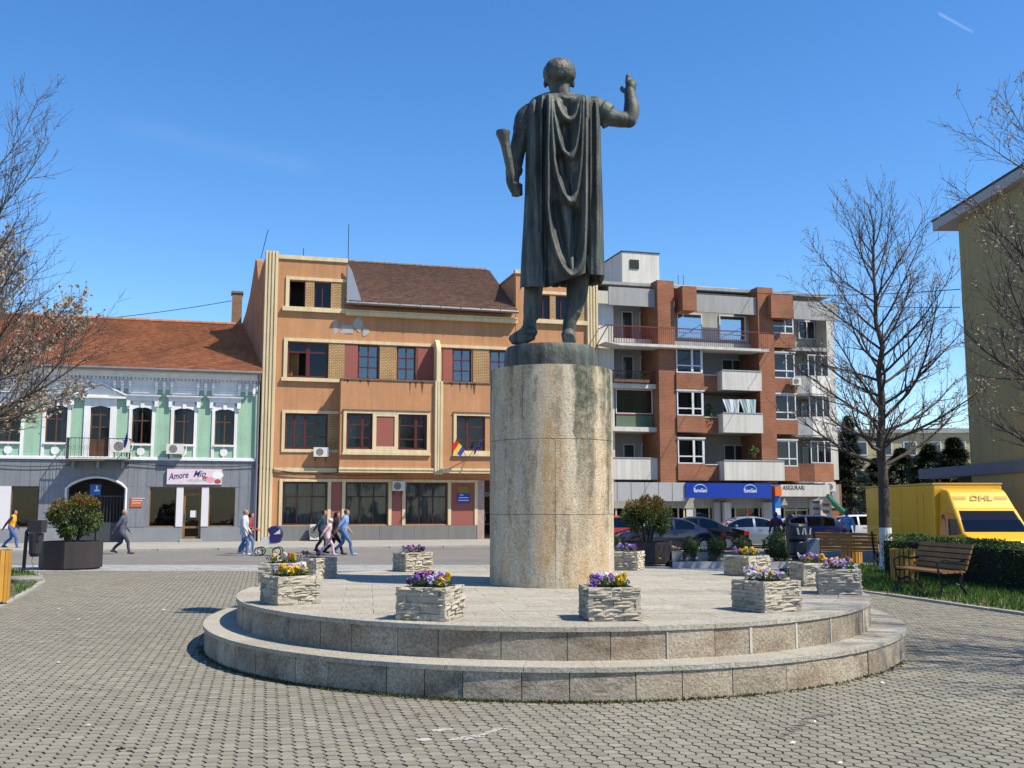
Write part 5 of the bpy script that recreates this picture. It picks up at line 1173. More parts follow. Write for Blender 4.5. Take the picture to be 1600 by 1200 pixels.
# top storey: large panes, grey parapet
z4t = Z(1120, 492, .2); MB().box(p1[1] + .02, p2[0] - .02, .25, .3, zs4, zroof).build('top_wall', BR['grey'], apt)
for a, c in ((1058, 1097), (1124, 1165)):
    r = (X(a, 515, .2), X(c, 515, .2), zs4 + .35, z4t); window(apt, r, .17, BR['pvc'], cols=(.45,) if 0 else (), rows=(.22,), fw=.06, gm=K['glass_sky'])
MB().box(X(1088, 475, -.7), p2[0] - .01, -.75, -.6, Z(1140, 490, -.7), Z(1140, 463, -.7)).build('attic_parapet', BR['grey'], apt)
MB().box(X(1066, 470, -1.3), X(1088, 470, -1.3), -1.35, -.2, Z(1075, 485, -1.3), Z(1075, 447, -1.3)).build('brick_box', BR['brick'], apt)
MB().box(X(1204, 470, -1.3), X(1238, 470, -1.3), -1.35, -.2, Z(1220, 497, -1.3), Z(1220, 461, -1.3)).build('brick_box', BR['brick'], apt)
MB().box(X(1239, 480, -.7), xe - .4, -.75, -.6, Z(1270, 500, -.7), Z(1270, 472, -.7)).build('attic_parapet', BR['grey'], apt)
# right-hand column: small bays and corner balconies
for i, z in enumerate(FL):
    a, c = p2[1] + .03, X(1242, 620, -.6); zb_, zt_ = z + .75, z + 2.3
    window(apt, (a, c, zb_, zt_), -.7, BR['pvc'], cols=(.6,), rows=(.3,), fw=.07, dep=.09)
    MB().box(a - .01, c + .05, -.75, 0, z - .12, zb_ - .02).build('brick_bay', BR['brick'], apt); MB().box(a - .01, c + .05, -.75, .0, zt_ + .01, zt_ + .1).build('bay_roof', BR['white'], apt)
    x0, x1_ = c + .06, X(1302, 620, -.5); zz = z + .95
    if i < 3:
        ym = -.9
        b = MB(); po = [(x0, -.5), (lerp(x0, x1_, .35), ym), (x1_, ym * .3), (x1_ + .1, 1.6), (x1_ - .02, 1.6), (x1_ - .12, ym * .3 + .1), (lerp(x0, x1_, .35) - .02, ym + .14), (x0, -.37)]
        b.slab(po, z - .14, zz); b.build('corner_balcony', BR['brick'] if i == 0 else BR['white'], apt)
        window(apt, (lerp(x0, x1_, .40), x1_ - .15, zz + .03, z + 2.35), -.35, BR['pvc'], cols=(.33, .66), rows=(), fw=.06)
        MB().slab([(x0, -.45), (lerp(x0, x1_, .35), ym + .05), (x1_, ym * .3), (x1_, 1.6), (x0, 1.6)], z - .25, z - .141).build('corner_slab', BR['white'], apt)
MB().box(X(1300, 600), xe, .4, 2.5, zs1, zroof - .5).build('corner_wall', BR['white'], apt)
# penthouse
ph = [X(972, 420, 3.0), X(1030, 420, 3.0)]; zp = Z(1000, 395, 3.0)
MB().box(ph[0], ph[1], 3.0, 7.0, zroof, zp).build('lift_house', BR['white'], apt); MB().box(ph[0] - .05, ph[1] + .05, 2.95, 7.05, zp, zp + .06).build('lift_house_roof', BR['dark'], apt)
MB().box(X(984, 412, 2.99), X(998, 412, 2.99), 2.94, 2.99, Z(990, 420, 3), Z(990, 406, 3)).build('lift_house_window', BR['dark'], apt)
MB().box(X(1040, 450, 2.0), X(1152, 450, 2.0), 2.0, 6.0, zroof, Z(1090, 447, 2.0)).build('attic_block', BR['white'], apt)
for px in (1060, 1068): MB().tube([(X(px, 440, 2.2), 2.2, zroof), (X(px, 440, 2.2), 2.2, Z(px, 430, 2.2))], .03, 5).build('vent_pipe', K['zinc'], apt)
# shop fascias
MB().box(X(942, 770, -1.2), X(1071, 770, -1.2), -1.25, -.9, zfas0, zfas1).build('grey_fascia', BR['metal'], apt)
for k in range(1, 6): x = lerp(X(942, 770, -1.2), X(1071, 770, -1.2), k / 6); MB().box(x - .012, x + .012, -1.255, -1.249, zfas0, zfas1).build('fascia_joint', BR['dark'], apt)
fa, fb_, fc = X(1071, 770, -1.3), X(1137, 770, -1.3), X(1206, 770, -1.3); zf0_, zf1_ = Z(1135, 778, -1.3), Z(1135, 755, -1.3)
MB().box(fa + .01, fb_, -1.35, -.9, zf0_, zf1_).build('blue_fascia', BR['blue'], apt); MB().box(fb_ + .01, fc, -1.3, -.9, zf0_, zf1_).build('blue_fascia', BR['blue'], apt)
wt = simple('sign_white', (.75, .77, .8), .5)
for cx in (X(1094, 765, -1.36), X(1172, 765, -1.31)):
    yy = -1.356 if cx < fb_ else -1.306
    b = MB(); R_ = .42; b.tube([(cx + R_ * math.cos(a), yy, (zf0_ + zf1_) / 2 + R_ * .8 * math.sin(a)) for a in np.linspace(.1, PI * 1.05, 14)], .03, 4); b.build('arc_emblem', simple('sign_paleblue', (.25, .45, .8), .5), apt)
    lettering('EuroGsm', 'lettering', wt, apt, (cx - .38, yy, (zf0_ + zf1_) / 2 - .1), .22, bold=.02, width=.8)
MB().box(fc + .02, X(1296, 770, -.9), -.95, -.6, zf0_ + .1, zf1_ - .05).build('white_fascia', BR['white'], apt)
lettering('ASIGURARI', 'lettering', simple('sign_dark', (.03, .03, .06), .5), apt, (X(1223, 763, -.95), -.955, Z(1223, 763, -.95) - .08), .26, bold=.015, width=X(1257, 763, -.95) - X(1223, 763, -.95))
# ground floor shops
MB().box(-.02, xe - .3, -.02, .0, zf0_ - .6, zfas1 - .05).build('ground_beam', BR['grey'], apt)
xg = [(X(958), X(1060), 'dark'), ]
def shop(x0, x1, z0, z1, cols, rows=(.82,), nm='shop_window'): return window(apt, (x0, x1, z0, z1), .05, BR['shopf'], cols=cols, rows=rows, fw=.09, name=nm)
zsg = Z(1100, 785)
shop(X(960), X(1058), .5, zsg, (.33, .66)); shop(X(1065), X(1106), .1, zsg, (), (.92,))
MB().box(X(1108), X(1118), -.3, .0, 0, zsg).build('shop_pier', BR['grey'], apt); MB().box(X(1122), X(1132), -.5, .0, 0, zsg).build('shop_pier', BR['white'], apt)
shop(X(1144), X(1183), .05, zsg, (.5,), (.86,), 'shop_door'); MB().box(X(1185), X(1203), -.3, .0, 0, zsg).build('shop_pier', BR['white'], apt)
shop(X(1220), X(1257), .05, zsg + .15, (.5,), (.72, .88), 'shop_door')
MB().box(X(1258), X(1270), -.35, .0, 0, zsg + .1).build('price_panel', BR['white'], apt)
for k in range(5): MB().box(X(1259), X(1269), -.357, -.351, .8 + k * .4, .95 + k * .4).build('price_lines', simple('price_ink', (.12, .15, .35), .6), apt)
MB().box(X(1270), X(1310), .05, 1.6, -.1, zfas1).build('corner_pier', BR['brick'], apt)
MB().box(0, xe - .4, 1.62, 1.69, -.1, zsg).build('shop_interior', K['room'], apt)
def hang(nm, x, y, z, w, d, h, m, lab, cat): o = tag(MB().box(0, w, -d, 0, 0, h).build(nm, m, loc=street(S0 + x, -y, ZB + z)), lab, cat); o.rotation_euler.z = ALPHA; return o
hang('projecting_sign', X(1206, 768, -1), -.9, Z(1206, 775, -1), .42, .5, .55, BR['orange'], 'orange box sign beside the blue shop fascia', 'sign')
o = hang('light_box', X(1207, 790, -.9), -.85, .4, .38, .35, 2.6, BR['shopblue'], 'tall blue light box standing beside the insurance shop door', 'sign'); MB().box(.03, .35, -.356, -.351, .2, .75).build('panel_print', BR['blue'], o); MB().box(.03, .35, -.356, -.351, .9, 1.3).build('panel_print', wt, o)
bd = hang('advert_board', X(1283, 800, -.9), -.8, .3, .75, .06, 2.6, simple('board_cream', (.55, .53, .45), .6), 'cream advert board reading NCA under a teal awning at the corner shop', 'sign')
lettering('NCA', 'lettering', simple('advert_red', (.3, .03, .03), .5), bd, (.12, -.064, 2.05), .25, bold=.02)
for k in range(4): MB().box(.15, .6, -.066, -.061, .3 + k * .4, .48 + k * .4).build('lettering', simple('advert_rust', (.35, .10, .05), .6), bd)
aw = empty('awning', street(S0 + X(1290, 770, -.5), .5, ZB + Z(1290, 772, -.5)), ALPHA, 'teal folded awning on the corner shop', 'awning'); MB().prism([(-.2, 0), (.9, -1.0), (.9, -1.15), (-.2, -.2)], -.7, -.1).build('cover', BR['teal'], aw); MB().box(.82, .9, -.7, -.1, -2.4, -1.16).build('side_drop', BR['teal'], aw)
ac_unit(street(S0 + X(1284, 765, -.5), .6, ZB + Z(1284, 768, -.5)), ALPHA, 'white air conditioner unit above the teal awning of the corner shop', .7, .55)
ac_unit(street(S0 + X(1232, 600, -.7), .85, ZB + zs3 + .3), ALPHA, 'white air conditioner unit on the slim bay of the brick block', .6, .45)
# posters in shop windows
for px, py, w_, h_, c_, lab in ((1080, 806, .62, 1.1, (.55, .57, .58), 'tall pale poster inside the phone shop window'), (1171, 800, .25, .3, (.6, .1, .05), 'small red notice on the phone shop door'), (1237, 808, .3, .35, (.7, .7, .68), 'white notice on the insurance shop door')):
    s_, z_ = fp(px, py, .02); o = tag(MB().box(-w_ / 2, w_ / 2, -.004, 0, -h_ / 2, h_ / 2).build('poster', simple('poster', c_, .7), loc=street(S0 + s_, -.02, ZB + z_)), lab, 'poster'); o.rotation_euler.z = ALPHA
# plants and laundry on the balconies
def balcony_plant(px, py, q, n, h, label):
    s_, z_ = fp(px, py, q); o = empty('balcony_plant', street(S0 + s_, -q, ZB + z_), 0, label, 'plant'); MB().lathe([(.10, 0), (.14, .22)], 12).build('pot', simple('pot_terracotta', (.25, .10, .05), .8), o); b = MB()
    for k in range(n):
        a = random.uniform(0, 2 * PI); r = abs(random.gauss(0, .22)); z = .2 + random.random() * h; p = Vector((r * math.cos(a), r * math.sin(a), z)); d = Vector((random.uniform(-1, 1), random.uniform(-1, 1), random.uniform(-.2, 1))).normalized() * .16; e = d.orthogonal().normalized() * .04
        b.add([p - e, p + e, p + d], [(0, 1, 2)])
    tag(b.build('foliage', leaf_mat('plant_green', (.05, .12, .02)), o), kind='stuff')
balcony_plant(1109, 668, -.3, 260, 1.2, 'tall green potted plant on the second-floor balcony beside the bay'); balcony_plant(1178, 715, -.8, 90, .5, 'small dark potted plant behind the first-floor balcony parapet')
for k, px in enumerate((1142, 1168)):
    s_, z_ = fp(px, 624, -.95); b = MB(); w_ = .55; vs = []
    for i in range(9):
        t = i / 8; vs += [(lerp(-w_, w_, t), .05 * math.sin(t * 12), 0), (lerp(-w_ * .3, w_ * .9, t), .05 * math.sin(t * 12 + 1), -1.0)]
    b.add(vs, [(2 * i, 2 * i + 2, 2 * i + 3, 2 * i + 1) for i in range(8)]); o = tag(b.build('laundry', simple('laundry_cloth', ((.55, .62, .66), (.42, .55, .55))[k], .9), loc=street(S0 + s_, .95, ZB + z_)), ('pale blue cloth hung out on the second-floor balcony', 'grey-green cloth hung out beside the pale blue one')[k], 'laundry'); o.rotation_euler.z = ALPHA
S0 = 0.0

# ------------------------------------------------------------------ flower boxes of split stone
def stone_mesh(seed):
    r = random.Random(seed); nx, nz = 4, 3; vs = []; fs = []
    for j in range(nz):
        for i in range(nx):
            e = (i in (0, nx - 1)) or (j in (0, nz - 1)); vs.append((i / (nx - 1) - .5, -.5 + (r.uniform(-.05, .28) if e else r.uniform(-.40, .30)), j / (nz - 1) - .5))
    for j in range(nz - 1):
        for i in range(nx - 1): k = j * nx + i; fs.append((k, k + 1, k + nx + 1, k + nx))
    b0 = len(vs); vs += [(-.5, .5, -.5), (.5, .5, -.5), (.5, .5, .5), (-.5, .5, .5)]
    fs += [tuple([b0, b0 + 1] + list(range(nx - 1, -1, -1))), tuple([b0 + 2, b0 + 3] + [(nz - 1) * nx + i for i in range(nx)]), tuple([b0 + 3, b0] + [j * nx for j in range(nz)]), tuple([b0 + 1, b0 + 2] + [j * nx + nx - 1 for j in range(nz - 1, -1, -1)])]
    return MB().add(vs, fs).mesh('stone', K['rubble'])
STONES = [stone_mesh(k) for k in range(8)]
PCOL = {'violet': (.20, .07, .42), 'purple': (.10, .015, .17), 'yellow': (.72, .45, .01), 'white': (.70, .68, .66), 'orange': (.75, .27, .01), 'lilac': (.42, .33, .68), 'plum': (.25, .03, .16)}
PM = {k: leaf_mat('pansy_' + k, c, .3, .15) for k, c in PCOL.items()}; PM['eye'] = simple('pansy_eye', (.05, .01, .06), .7)
def pansy(cl):
    b = MB()
    for k, (a, r) in enumerate(((1.05, .030), (2.09, .030), (.05, .028), (3.09, .028), (4.71, .034))):
        c, s = math.cos(a), math.sin(a); z = .002 * k; pts = [(0, 0)]
        for t in (-.75, -.38, 0, .38, .75): pts.append((r * math.cos(t) * 1.05, r * math.sin(t) * 1.15))
        b.add([(c * x - s * y, .004 * k + .01 * (x / r) ** 2, s * x + c * y) for x, y in pts], [tuple(range(5, -1, -1))])
    b.add([(.008 * math.cos(a), -.004, .008 * math.sin(a)) for a in np.linspace(0, 2 * PI, 6, endpoint=False)], [tuple(range(5, -1, -1))], 1)
    return b.mesh('flower', [PM[cl], PM['eye']])
FLOW = {k: pansy(k) for k in PCOL}
LEAFG = leaf_mat('pansy_leaf', (.06, .115, .03))
def pansy_bed(loc, w, d, n, cols, label, rz=0.0, h=.09):
    o = empty('pansy_plants', loc, rz, label, 'flowers', 'pansy plantings'); b = MB()
    for k in range(int(n * 16)):
        p = Vector((random.uniform(-w, w) / 2, random.uniform(-d, d) / 2, random.uniform(0, h))); dv = Vector((random.uniform(-1, 1), random.uniform(-1, 1), random.uniform(-.1, .9))).normalized() * random.uniform(.03, .05); e = dv.cross(Vector((0, 0, 1))).normalized() * .011 if dv.cross(Vector((0, 0, 1))).length > .001 else Vector((.01, 0, 0))
        b.add([p, p + dv * .5 + e, p + dv, p + dv * .5 - e], [(0, 1, 2, 3)])
    tag(b.build('leaves', LEAFG, o), kind='stuff')
    seg = len(cols)
    for k in range(n):
        x = random.uniform(-w, w) / 2 * .95; ci = min(seg - 1, max(0, int((x / w + .5) * seg + random.uniform(-.55, .55)))); f = link('flower', FLOW[cols[ci]], o)
        f.location = (x, random.uniform(-d, d) / 2 * .9, h + random.uniform(-.02, .045)); f.rotation_euler = (random.uniform(-1.0, .1), random.uniform(-.3, .3), random.gauss(0, .7) - rz); s = random.uniform(.85, 1.25); f.scale = (s, s, s)
    return o
BW = .50; BH = .305
def stone_box(loc, rz, label, idx, w=BW, h=BH):
    o = empty('stone_planter', loc, rz, label, 'planter', 'split-stone flower boxes round the platform'); cw = w / 2
    b = MB(); b.box(-cw + .03, cw - .03, -cw + .03, cw - .03, 0, h - .03); b.build('core', K['joint'], o); MB().box(-cw + .05, cw - .05, -cw + .05, cw - .05, h - .029, h - .02).build('soil', K['soil'], o)
    nC = 7; ch = h / nC
    for side in range(4):
        M = Matrix.Rotation(side * PI / 2, 4, 'Z')
        rows = []; z = 0.0
        while z < h - .005:                              # uneven ledger courses
            dz = random.choice((.026, .034, .042, .052, .064)); dz = dz if z + dz < h - .02 else h - z; rows.append((z, dz)); z += dz
        for z0, dz in rows:
            cuts = [-cw]
            while cuts[-1] < cw - .02:
                nx = cuts[-1] + random.uniform(.07, .26); cuts.append(nx if nx < cw - .06 else cw)
            for a, c in zip(cuts, cuts[1:]):
                parts = [(z0, dz)] if dz < .045 or random.random() < .5 else [(z0, dz * .45), (z0 + dz * .45, dz * .55)]
                for zz, hh in parts:
                    t = .05 + random.uniform(-.012, .018); f = link('stone', random.choice(STONES), o)
                    p = M @ Vector(((a + c) / 2, -cw + .022 + random.uniform(-.006, .008), zz + hh / 2)); f.location = p; f.rotation_euler = (random.uniform(-.06, .06), random.uniform(-.02, .02), side * PI / 2 + random.uniform(-.03, .03)); f.scale = (c - a - .003, t, hh * .95)
    return o
boxes = [(673, 966, ['purple', 'violet', 'plum', 'lilac', 'violet', 'yellow'], 'left of the two front ones, with purple and yellow pansies', 26),
         (952, 966, ['violet', 'lilac', 'violet', 'white', 'yellow', 'white'], 'in front of the column, with violet, yellow and white pansies', 24),
         (1198, 953, ['white', 'lilac', 'yellow', 'lilac', 'white', 'yellow'], 'right of front, with white, lilac and yellow pansies', 26),
         (1316, 927, ['lilac', 'violet', 'orange', 'white', 'white'], 'at the right rim nearest the bench, with lilac and white pansies', 24),
         (1290, 902, ['yellow', 'orange', 'lilac', 'violet', 'white'], 'second from the right rim, with a clump of bright yellow pansies', 20),
         (1167, 889, ['white', 'yellow', 'orange', 'white', 'violet', 'violet'], 'at the back right, before the low shrubs, with violet and orange pansies', 22),
         (979, 885.5, ['violet', 'lilac', 'violet', 'lilac'], 'half hidden by the right side of the column, with violet pansies', 18),
         (645, 888.5, ['purple', 'violet', 'plum', 'lilac'], 'at the back left, standing in full sun, with few plum pansies', 14),
         (489, 894.5, ['purple', 'plum'], 'in the shadow of the statue, almost bare of flowers', 4),
         (405, 914, ['orange', 'orange', 'yellow', 'yellow', 'white'], 'at the left rim, with orange and yellow pansies', 18),
         (453, 942, ['white', 'lilac', 'lilac', 'yellow', 'yellow', 'white'], 'second from the left rim, with lilac and yellow pansies', 26)]
for i, (px, py, cl, lab, n) in enumerate(boxes):
    p = gp(px, py, T2); HB = rim_poly(-.30, 90)
    while not inside((p.x - CX, p.y - CY), HB): p = Vector((p.x * (p.y - .05) / p.y, p.y - .05, p.z)) if p.y > 14.2 else p + (Vector((CX, CY, T2)) - p).normalized() * .04
    d = Vector((p.x - CX, p.y - CY, 0))
    rz = math.atan2(d.x, -d.y)
    if i == 2: rz += rad(-8)
    stone_box((p.x, p.y, T2 + .002), rz, 'pale split-stone flower box ' + lab.split(', with')[0], i)
    pansy_bed((p.x, p.y, T2 + BH - .02), BW - .14, BW - .16, int(n * 1.25), cl, 'pansies in the stone flower box ' + lab.split(', with')[0], rz)
# ------------------------------------------------------------------ leaf and branch helpers
def leaf_cloud(b, n, pos, size, mi=0, up=.3, aspect=.45):
    for k in range(n):
        p, nrm = pos(k); d = Vector((random.gauss(0, 1), random.gauss(0, 1), random.gauss(0, 1))) + nrm * 1.2 + Vector((0, 0, up)); d.normalize(); L = size * random.uniform(.6, 1.25); s = d.orthogonal().normalized(); s = (Matrix.Rotation(random.uniform(0, 2 * PI), 3, d) @ s) * L * aspect; up_ = d.cross(s).normalized() * L * .12
        b.add([p, p + d * L * .45 + s * .5 + up_, p + d * L, p + d * L * .45 - s * .5 + up_], [(0, 1, 2), (0, 2, 3)], mi(p) if callable(mi) else mi)
PH = [leaf_mat('photinia_green', (.06, .105, .025), .25, .4), leaf_mat('photinia_light', (.16, .20, .05), .3, .3), leaf_mat('photinia_red', (.24, .095, .03), .3, .35)]
BARK = mat('dark_bark', (.085, .07, .06), rough=.95, var=.25, scale=6, bump=.8, bscale=18)
def photinia(loc, rx, rz_, zc_, label, seed):
    random.seed(seed); o = empty('photinia_shrub', loc, 0, label, 'shrub', 'photinia shrubs in dark planters'); b = MB()
    for k in range(7):
        a = k * 2 * PI / 7 + random.uniform(-.3, .3); x, y = .12 * math.cos(a), .12 * math.sin(a); e = Vector((rx * .55 * math.cos(a), rx * .55 * math.sin(a), zc_ + .2)); b.tube([(x, y, -.1), (x * 1.6, y * 1.6, .2), e.lerp(Vector((x, y, .2)), .4), e], [.03, .028, .02, .01], 6)
    b.build('stem', BARK, o); b = MB(); cl = []
    for k in range(46):
        d = Vector((random.gauss(0, 1), random.gauss(0, 1), random.gauss(0, 1))).normalized(); f = random.uniform(.55, .95); cl.append((Vector((d.x * rx * f, d.y * rx * f, zc_ + d.z * rz_ * f)), random.uniform(.13, .24), d))
    def pos(k):
        c, r, d = cl[k % len(cl)]; q = Vector((random.gauss(0, 1), random.gauss(0, 1), random.gauss(0, 1))).normalized() * r * random.random() ** .4; p = c + q
        e = math.sqrt((p.x / rx) ** 2 + (p.y / rx) ** 2 + ((p.z - zc_) / rz_) ** 2)
        if e > 1.12: p = Vector((p.x / e * 1.08, p.y / e * 1.08, zc_ + (p.z - zc_) / e * 1.08))
        return p, d
    def mi(p):
        t = (p.z - zc_) / rz_; r = random.random(); 
        if t > .45: return 2 if r < .48 else (1 if r < .85 else 0)
        if t > .0: return 2 if r < .15 else (1 if r < .42 else 0)
        return 1 if r < .22 else (2 if r < .05 else 0)
    leaf_cloud(b, 9000, pos, .08, mi); tag(b.build('foliage', PH, o), kind='stuff'); return o
DP = mat('dark_planter', (.035, .03, .033), rough=.7, var=.15, scale=1.5, streak=.2)
def hex_planter(loc, rz, R_, h, label):
    o = empty('octagonal_planter', loc, rz, label, 'planter', 'dark octagonal planters'); n = 8
    for k in range(n):
        a0, a1 = 2 * PI * k / n, 2 * PI * (k + 1) / n; p = [(R_ * math.cos(a0), R_ * math.sin(a0)), (R_ * math.cos(a1), R_ * math.sin(a1)), ((R_ - .05) * math.cos(a1), (R_ - .05) * math.sin(a1)), ((R_ - .05) * math.cos(a0), (R_ - .05) * math.sin(a0))]
        c = [((p[0][0] + p[1][0]) / 2, (p[0][1] + p[1][1]) / 2)]; MB().slab([(x * .998, y * .998) for x, y in p], .03, h + random.uniform(-.006, .004)).build('side_panel', DP, o)
    MB().slab([((R_ - .055) * math.cos(2 * PI * k / n), (R_ - .055) * math.sin(2 * PI * k / n)) for k in range(n)], 0, h - .1).build('soil', K['soil'], o); return o
p = gp(110, 888); PL = Vector((p.x, p.y, 0)); hex_planter(PL, .2, .80, .72, 'dark octagonal planter holding a shrub at the left, before the green house')
photinia(PL + Vector((0, 0, .66)), .70, .56, .72, 'dense rounded photinia shrub with reddish top in the left dark planter', 5)
p = gp(1010, 880); PR = Vector((p.x, p.y, 0)); hex_planter(PR, .2, .78, .62, 'dark octagonal planter holding a shrub, right of the column')
photinia(PR + Vector((0, 0, .56)), .70, .58, .78, 'rounded photinia shrub with reddish top right of the column', 6)
# low planter boxes with box balls behind the platform
lowm = [mat('pale_box', (.42, .43, .44), rough=.8, var=.08), mat('slate_box', (.075, .08, .09), rough=.7, var=.1)]
words = ['nearest the octagonal planter', 'second in the row', 'third in the row', 'farthest from the octagonal planter']
for k in range(4):
    a, c = gp(1050 + k * 19.6, 881.5 + k * .6), gp(1050 + (k + 1) * 19.6, 882 + k * .6); o = empty('low_planter', ((a.x + c.x) / 2, a.y + .2, 0), 0, ('pale' if k % 2 == 0 else 'slate grey') + ' low planter box behind the platform, ' + words[k], 'planter', 'low planter boxes in a row')
    w_ = (c.x - a.x) / 2 - .006; MB().box(-w_, w_, -.2, .2, 0, .36).build('case', lowm[k % 2], o); MB().box(-w_ + .03, w_ - .03, -.17, .17, .3605, .372).build('soil', K['soil'], o)
    pansy_bed((o.location.x, o.location.y, .372), w_ * 1.7, .3, 7, ['white', 'yellow', 'white', 'orange'], 'white and yellow pansies in the %s low planter box, %s' % ('pale' if k % 2 == 0 else 'slate grey', words[k]), 0, .07)
BOXG = leaf_mat('box_leaf', (.05, .075, .02), .15, .4)
def box_ball(px, py, r, z, label):
    k_ = 29.0 / gp(px, py, 0).y; p = at(px, py - r * 1600 / 29.0 * k_ , 29.0); r = r * min(1, k_ * 1.05); p.z = p.z - r; o = empty('box_ball_shrub', p, 0, label, 'shrub', 'clipped box balls'); MB().tube([(0, 0, .05 - p.z), (0, 0, r)], .02, 6).build('stem', BARK, o); b = MB()
    def pos(k): d = Vector((random.gauss(0, 1), random.gauss(0, 1), random.gauss(0, 1))).normalized(); return d * r * random.uniform(.82, 1.03) * (1 + .08 * math.sin(d.x * 5) * math.cos(d.z * 4)) + Vector((0, 0, r * .98)), d
    leaf_cloud(b, 900, pos, r * .22); b.ball((0, 0, r * .98), r * .84, 12, 8); tag(b.build('foliage', BOXG, o), kind='stuff')
bed = empty('flower_bed', (0, 0, 0), 0, 'low planted bed with pale edging behind the row of low planters', 'flower bed')
x0_, x1_ = at(1052, 880, 28.6).x, at(1246, 880, 28.6).x; MB().box(x0_, x1_, 28.25, 30.1, -.2, .10).build('soil', K['soil'], bed); MB().box(x0_ - .08, x1_ + .08, 28.15, 28.245, -.2, .14).build('edging', lowm[0], bed); MB().box(x1_ + .002, x1_ + .1, 28.246, 30.1, -.2, .14).build('edging', lowm[0], bed)
for px, py, r, lab in ((1079, 864, .28, 'clipped box ball behind the low planters, nearest the blue saloon wheel'), (1120, 865, .30, 'clipped box ball behind the low planters, before the black car'), (1161, 866, .29, 'clipped box ball behind the violet pansy box, before the silver car'), (1220, 874, .46, 'larger clipped box ball beside the dark iron post'), (966, 857, .24, 'small clipped box ball beside the column, before the red car')): box_ball(px, py, r, 0, lab)
p = at(1090, 872, 28.6); pansy_bed((p.x + .2, 28.8, .10), 2.6, .5, 16, ['yellow', 'white', 'orange', 'white'], 'white and orange pansies at the foot of the box balls', 0, .1)
p = at(1215, 880, 28.5); pansy_bed((p.x, 28.5, .10), 2.2, .5, 14, ['orange', 'white', 'yellow', 'white'], 'orange pansies at the foot of the larger box ball', 0, .1)

# ------------------------------------------------------------------ grass, hedge, benches, bins
random.seed(21)
GRASS = leaf_mat('grass_blade', (.075, .16, .025), .3, .35)
def lawn(name, poly, kerb=True):
    c = MB(); c.slab(poly, -.06, .02); o = struct(name, c, K['earth']); return o
lawn('lawn_bed', GRASS_R); lawn('lawn_bed', GRASS_L)
def grass(poly, n, hmin, hmax, region, label, dens=None):
    xs = [p[0] for p in poly]; ys = [p[1] for p in poly]; b = MB(); k = 0; tries = 0
    while k < n and tries < n * 30:
        tries += 1; x = random.uniform(max(min(xs), region[0]), min(max(xs), region[1])); y = random.uniform(max(min(ys), region[2]), min(max(ys), region[3]))
        if not inside((x, y), poly): continue
        if dens and random.random() > dens(x, y): continue
        a = random.uniform(0, 2 * PI); w = random.uniform(.008, .018); h = random.uniform(hmin, hmax); lx, ly = random.gauss(0, .03), random.gauss(0, .03)
        b.add([(x - w * math.cos(a), y - w * math.sin(a), .02), (x + w * math.cos(a), y + w * math.sin(a), .02), (x + lx, y + ly, .02 + h)], [(0, 1, 2)]); k += 1
    tag(b.build('grass', GRASS), label, 'grass', kind='stuff')
def rdens(x, y):
    d = min(abs((x - 6.75) * .97 + (y - 20.2) * .24), 9); e = (x - lerp(6.75, 7.85, (20.2 - y) / 4.5)); return .15 if e < .25 else (.55 if math.sin(x * 3.1 + y * 1.7) * math.sin(y * 2.3) > .5 else 1)
grass(GRASS_R, 26000, .05, .13, (6, 12.5, 13, 28.5), 'short green grass between the paving and the clipped hedge', rdens)
grass(GRASS_L, 6000, .04, .12, (-13, -7, 14, 26), 'patchy grass in the bed at the left edge', lambda x, y: 1 if math.sin(x * 2 + 1) * math.sin(y * 1.3) > .05 else .12)
kr = tag(empty('kerb_edging', (0, 0, 0)), kind='structure')
def kerb_line(poly, n0, n1):
    for i in range(n0, n1):
        a, c = Vector((*poly[i], 0)), Vector((*poly[i + 1], 0)); L = (c - a).length; m = max(1, int(L / .9)); d = (c - a) / m
        for k in range(m):
            p = a + d * k; ang = math.atan2(d.y, d.x); o = MB().box(.005, d.length - .005, -.05, .05, -.06, .035 + random.uniform(-.008, .006)).build('kerb_stone', K['kerb'], kr, loc=p); o.rotation_euler.z = ang + random.uniform(-.01, .01)
kerb_line(GRASS_R, 0, 2); kerb_line([GRASS_R[-1], GRASS_R[0]], 0, 1); kerb_line(GRASS_L, 0, 4)
# clipped hedge
HG = leaf_mat('hedge_leaf', (.075, .14, .028), .12, .45)
hA, hB, hC = Vector((9.55, 25.6, 0)), Vector((10.15, 19.3, 0)), Vector((11.6, 13.0, 0))
hedge = empty('clipped_hedge', hA, 0, 'long clipped dark green hedge behind the wooden bench', 'hedge')
def hedge_seg(A, B, h, w, n, b):
    d = (B - A); L = d.length; d.normalize(); nn = Vector((-d.y, d.x, 0))
    def pos(k):
        t = random.random() * L; r = random.random(); bump = .05 * math.sin(t * 2.3) + .03 * math.sin(t * 5.1)
        if r < .38: u = random.uniform(-.5, .5); p = A + d * t + nn * (u * w) + Vector((0, 0, h + bump + random.uniform(-.05, .03))); nr = Vector((0, 0, 1))
        else:
            sgn = 1 if r < .88 else -1; z = random.random() ** .8 * h; p = A + d * t + nn * (sgn * (w / 2 + bump - .06 * (z < .15) + random.uniform(-.05, .02))) + Vector((0, 0, z)); nr = nn * sgn
        return p - hA, nr
    leaf_cloud(b, n, pos, .055, 0, .2, .55)
b = MB(); hedge_seg(hA, hB, .86, .85, 15000, b); hedge_seg(hB, hC, .86, .85, 5000, b)
tag(b.build('foliage', HG, hedge), kind='stuff')
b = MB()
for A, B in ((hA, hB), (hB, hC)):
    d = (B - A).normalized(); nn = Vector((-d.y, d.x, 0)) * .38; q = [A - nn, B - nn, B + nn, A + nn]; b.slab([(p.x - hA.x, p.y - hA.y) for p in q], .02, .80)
b.build('inner_twigs', simple('hedge_dark', (.012, .014, .006), 1), hedge)
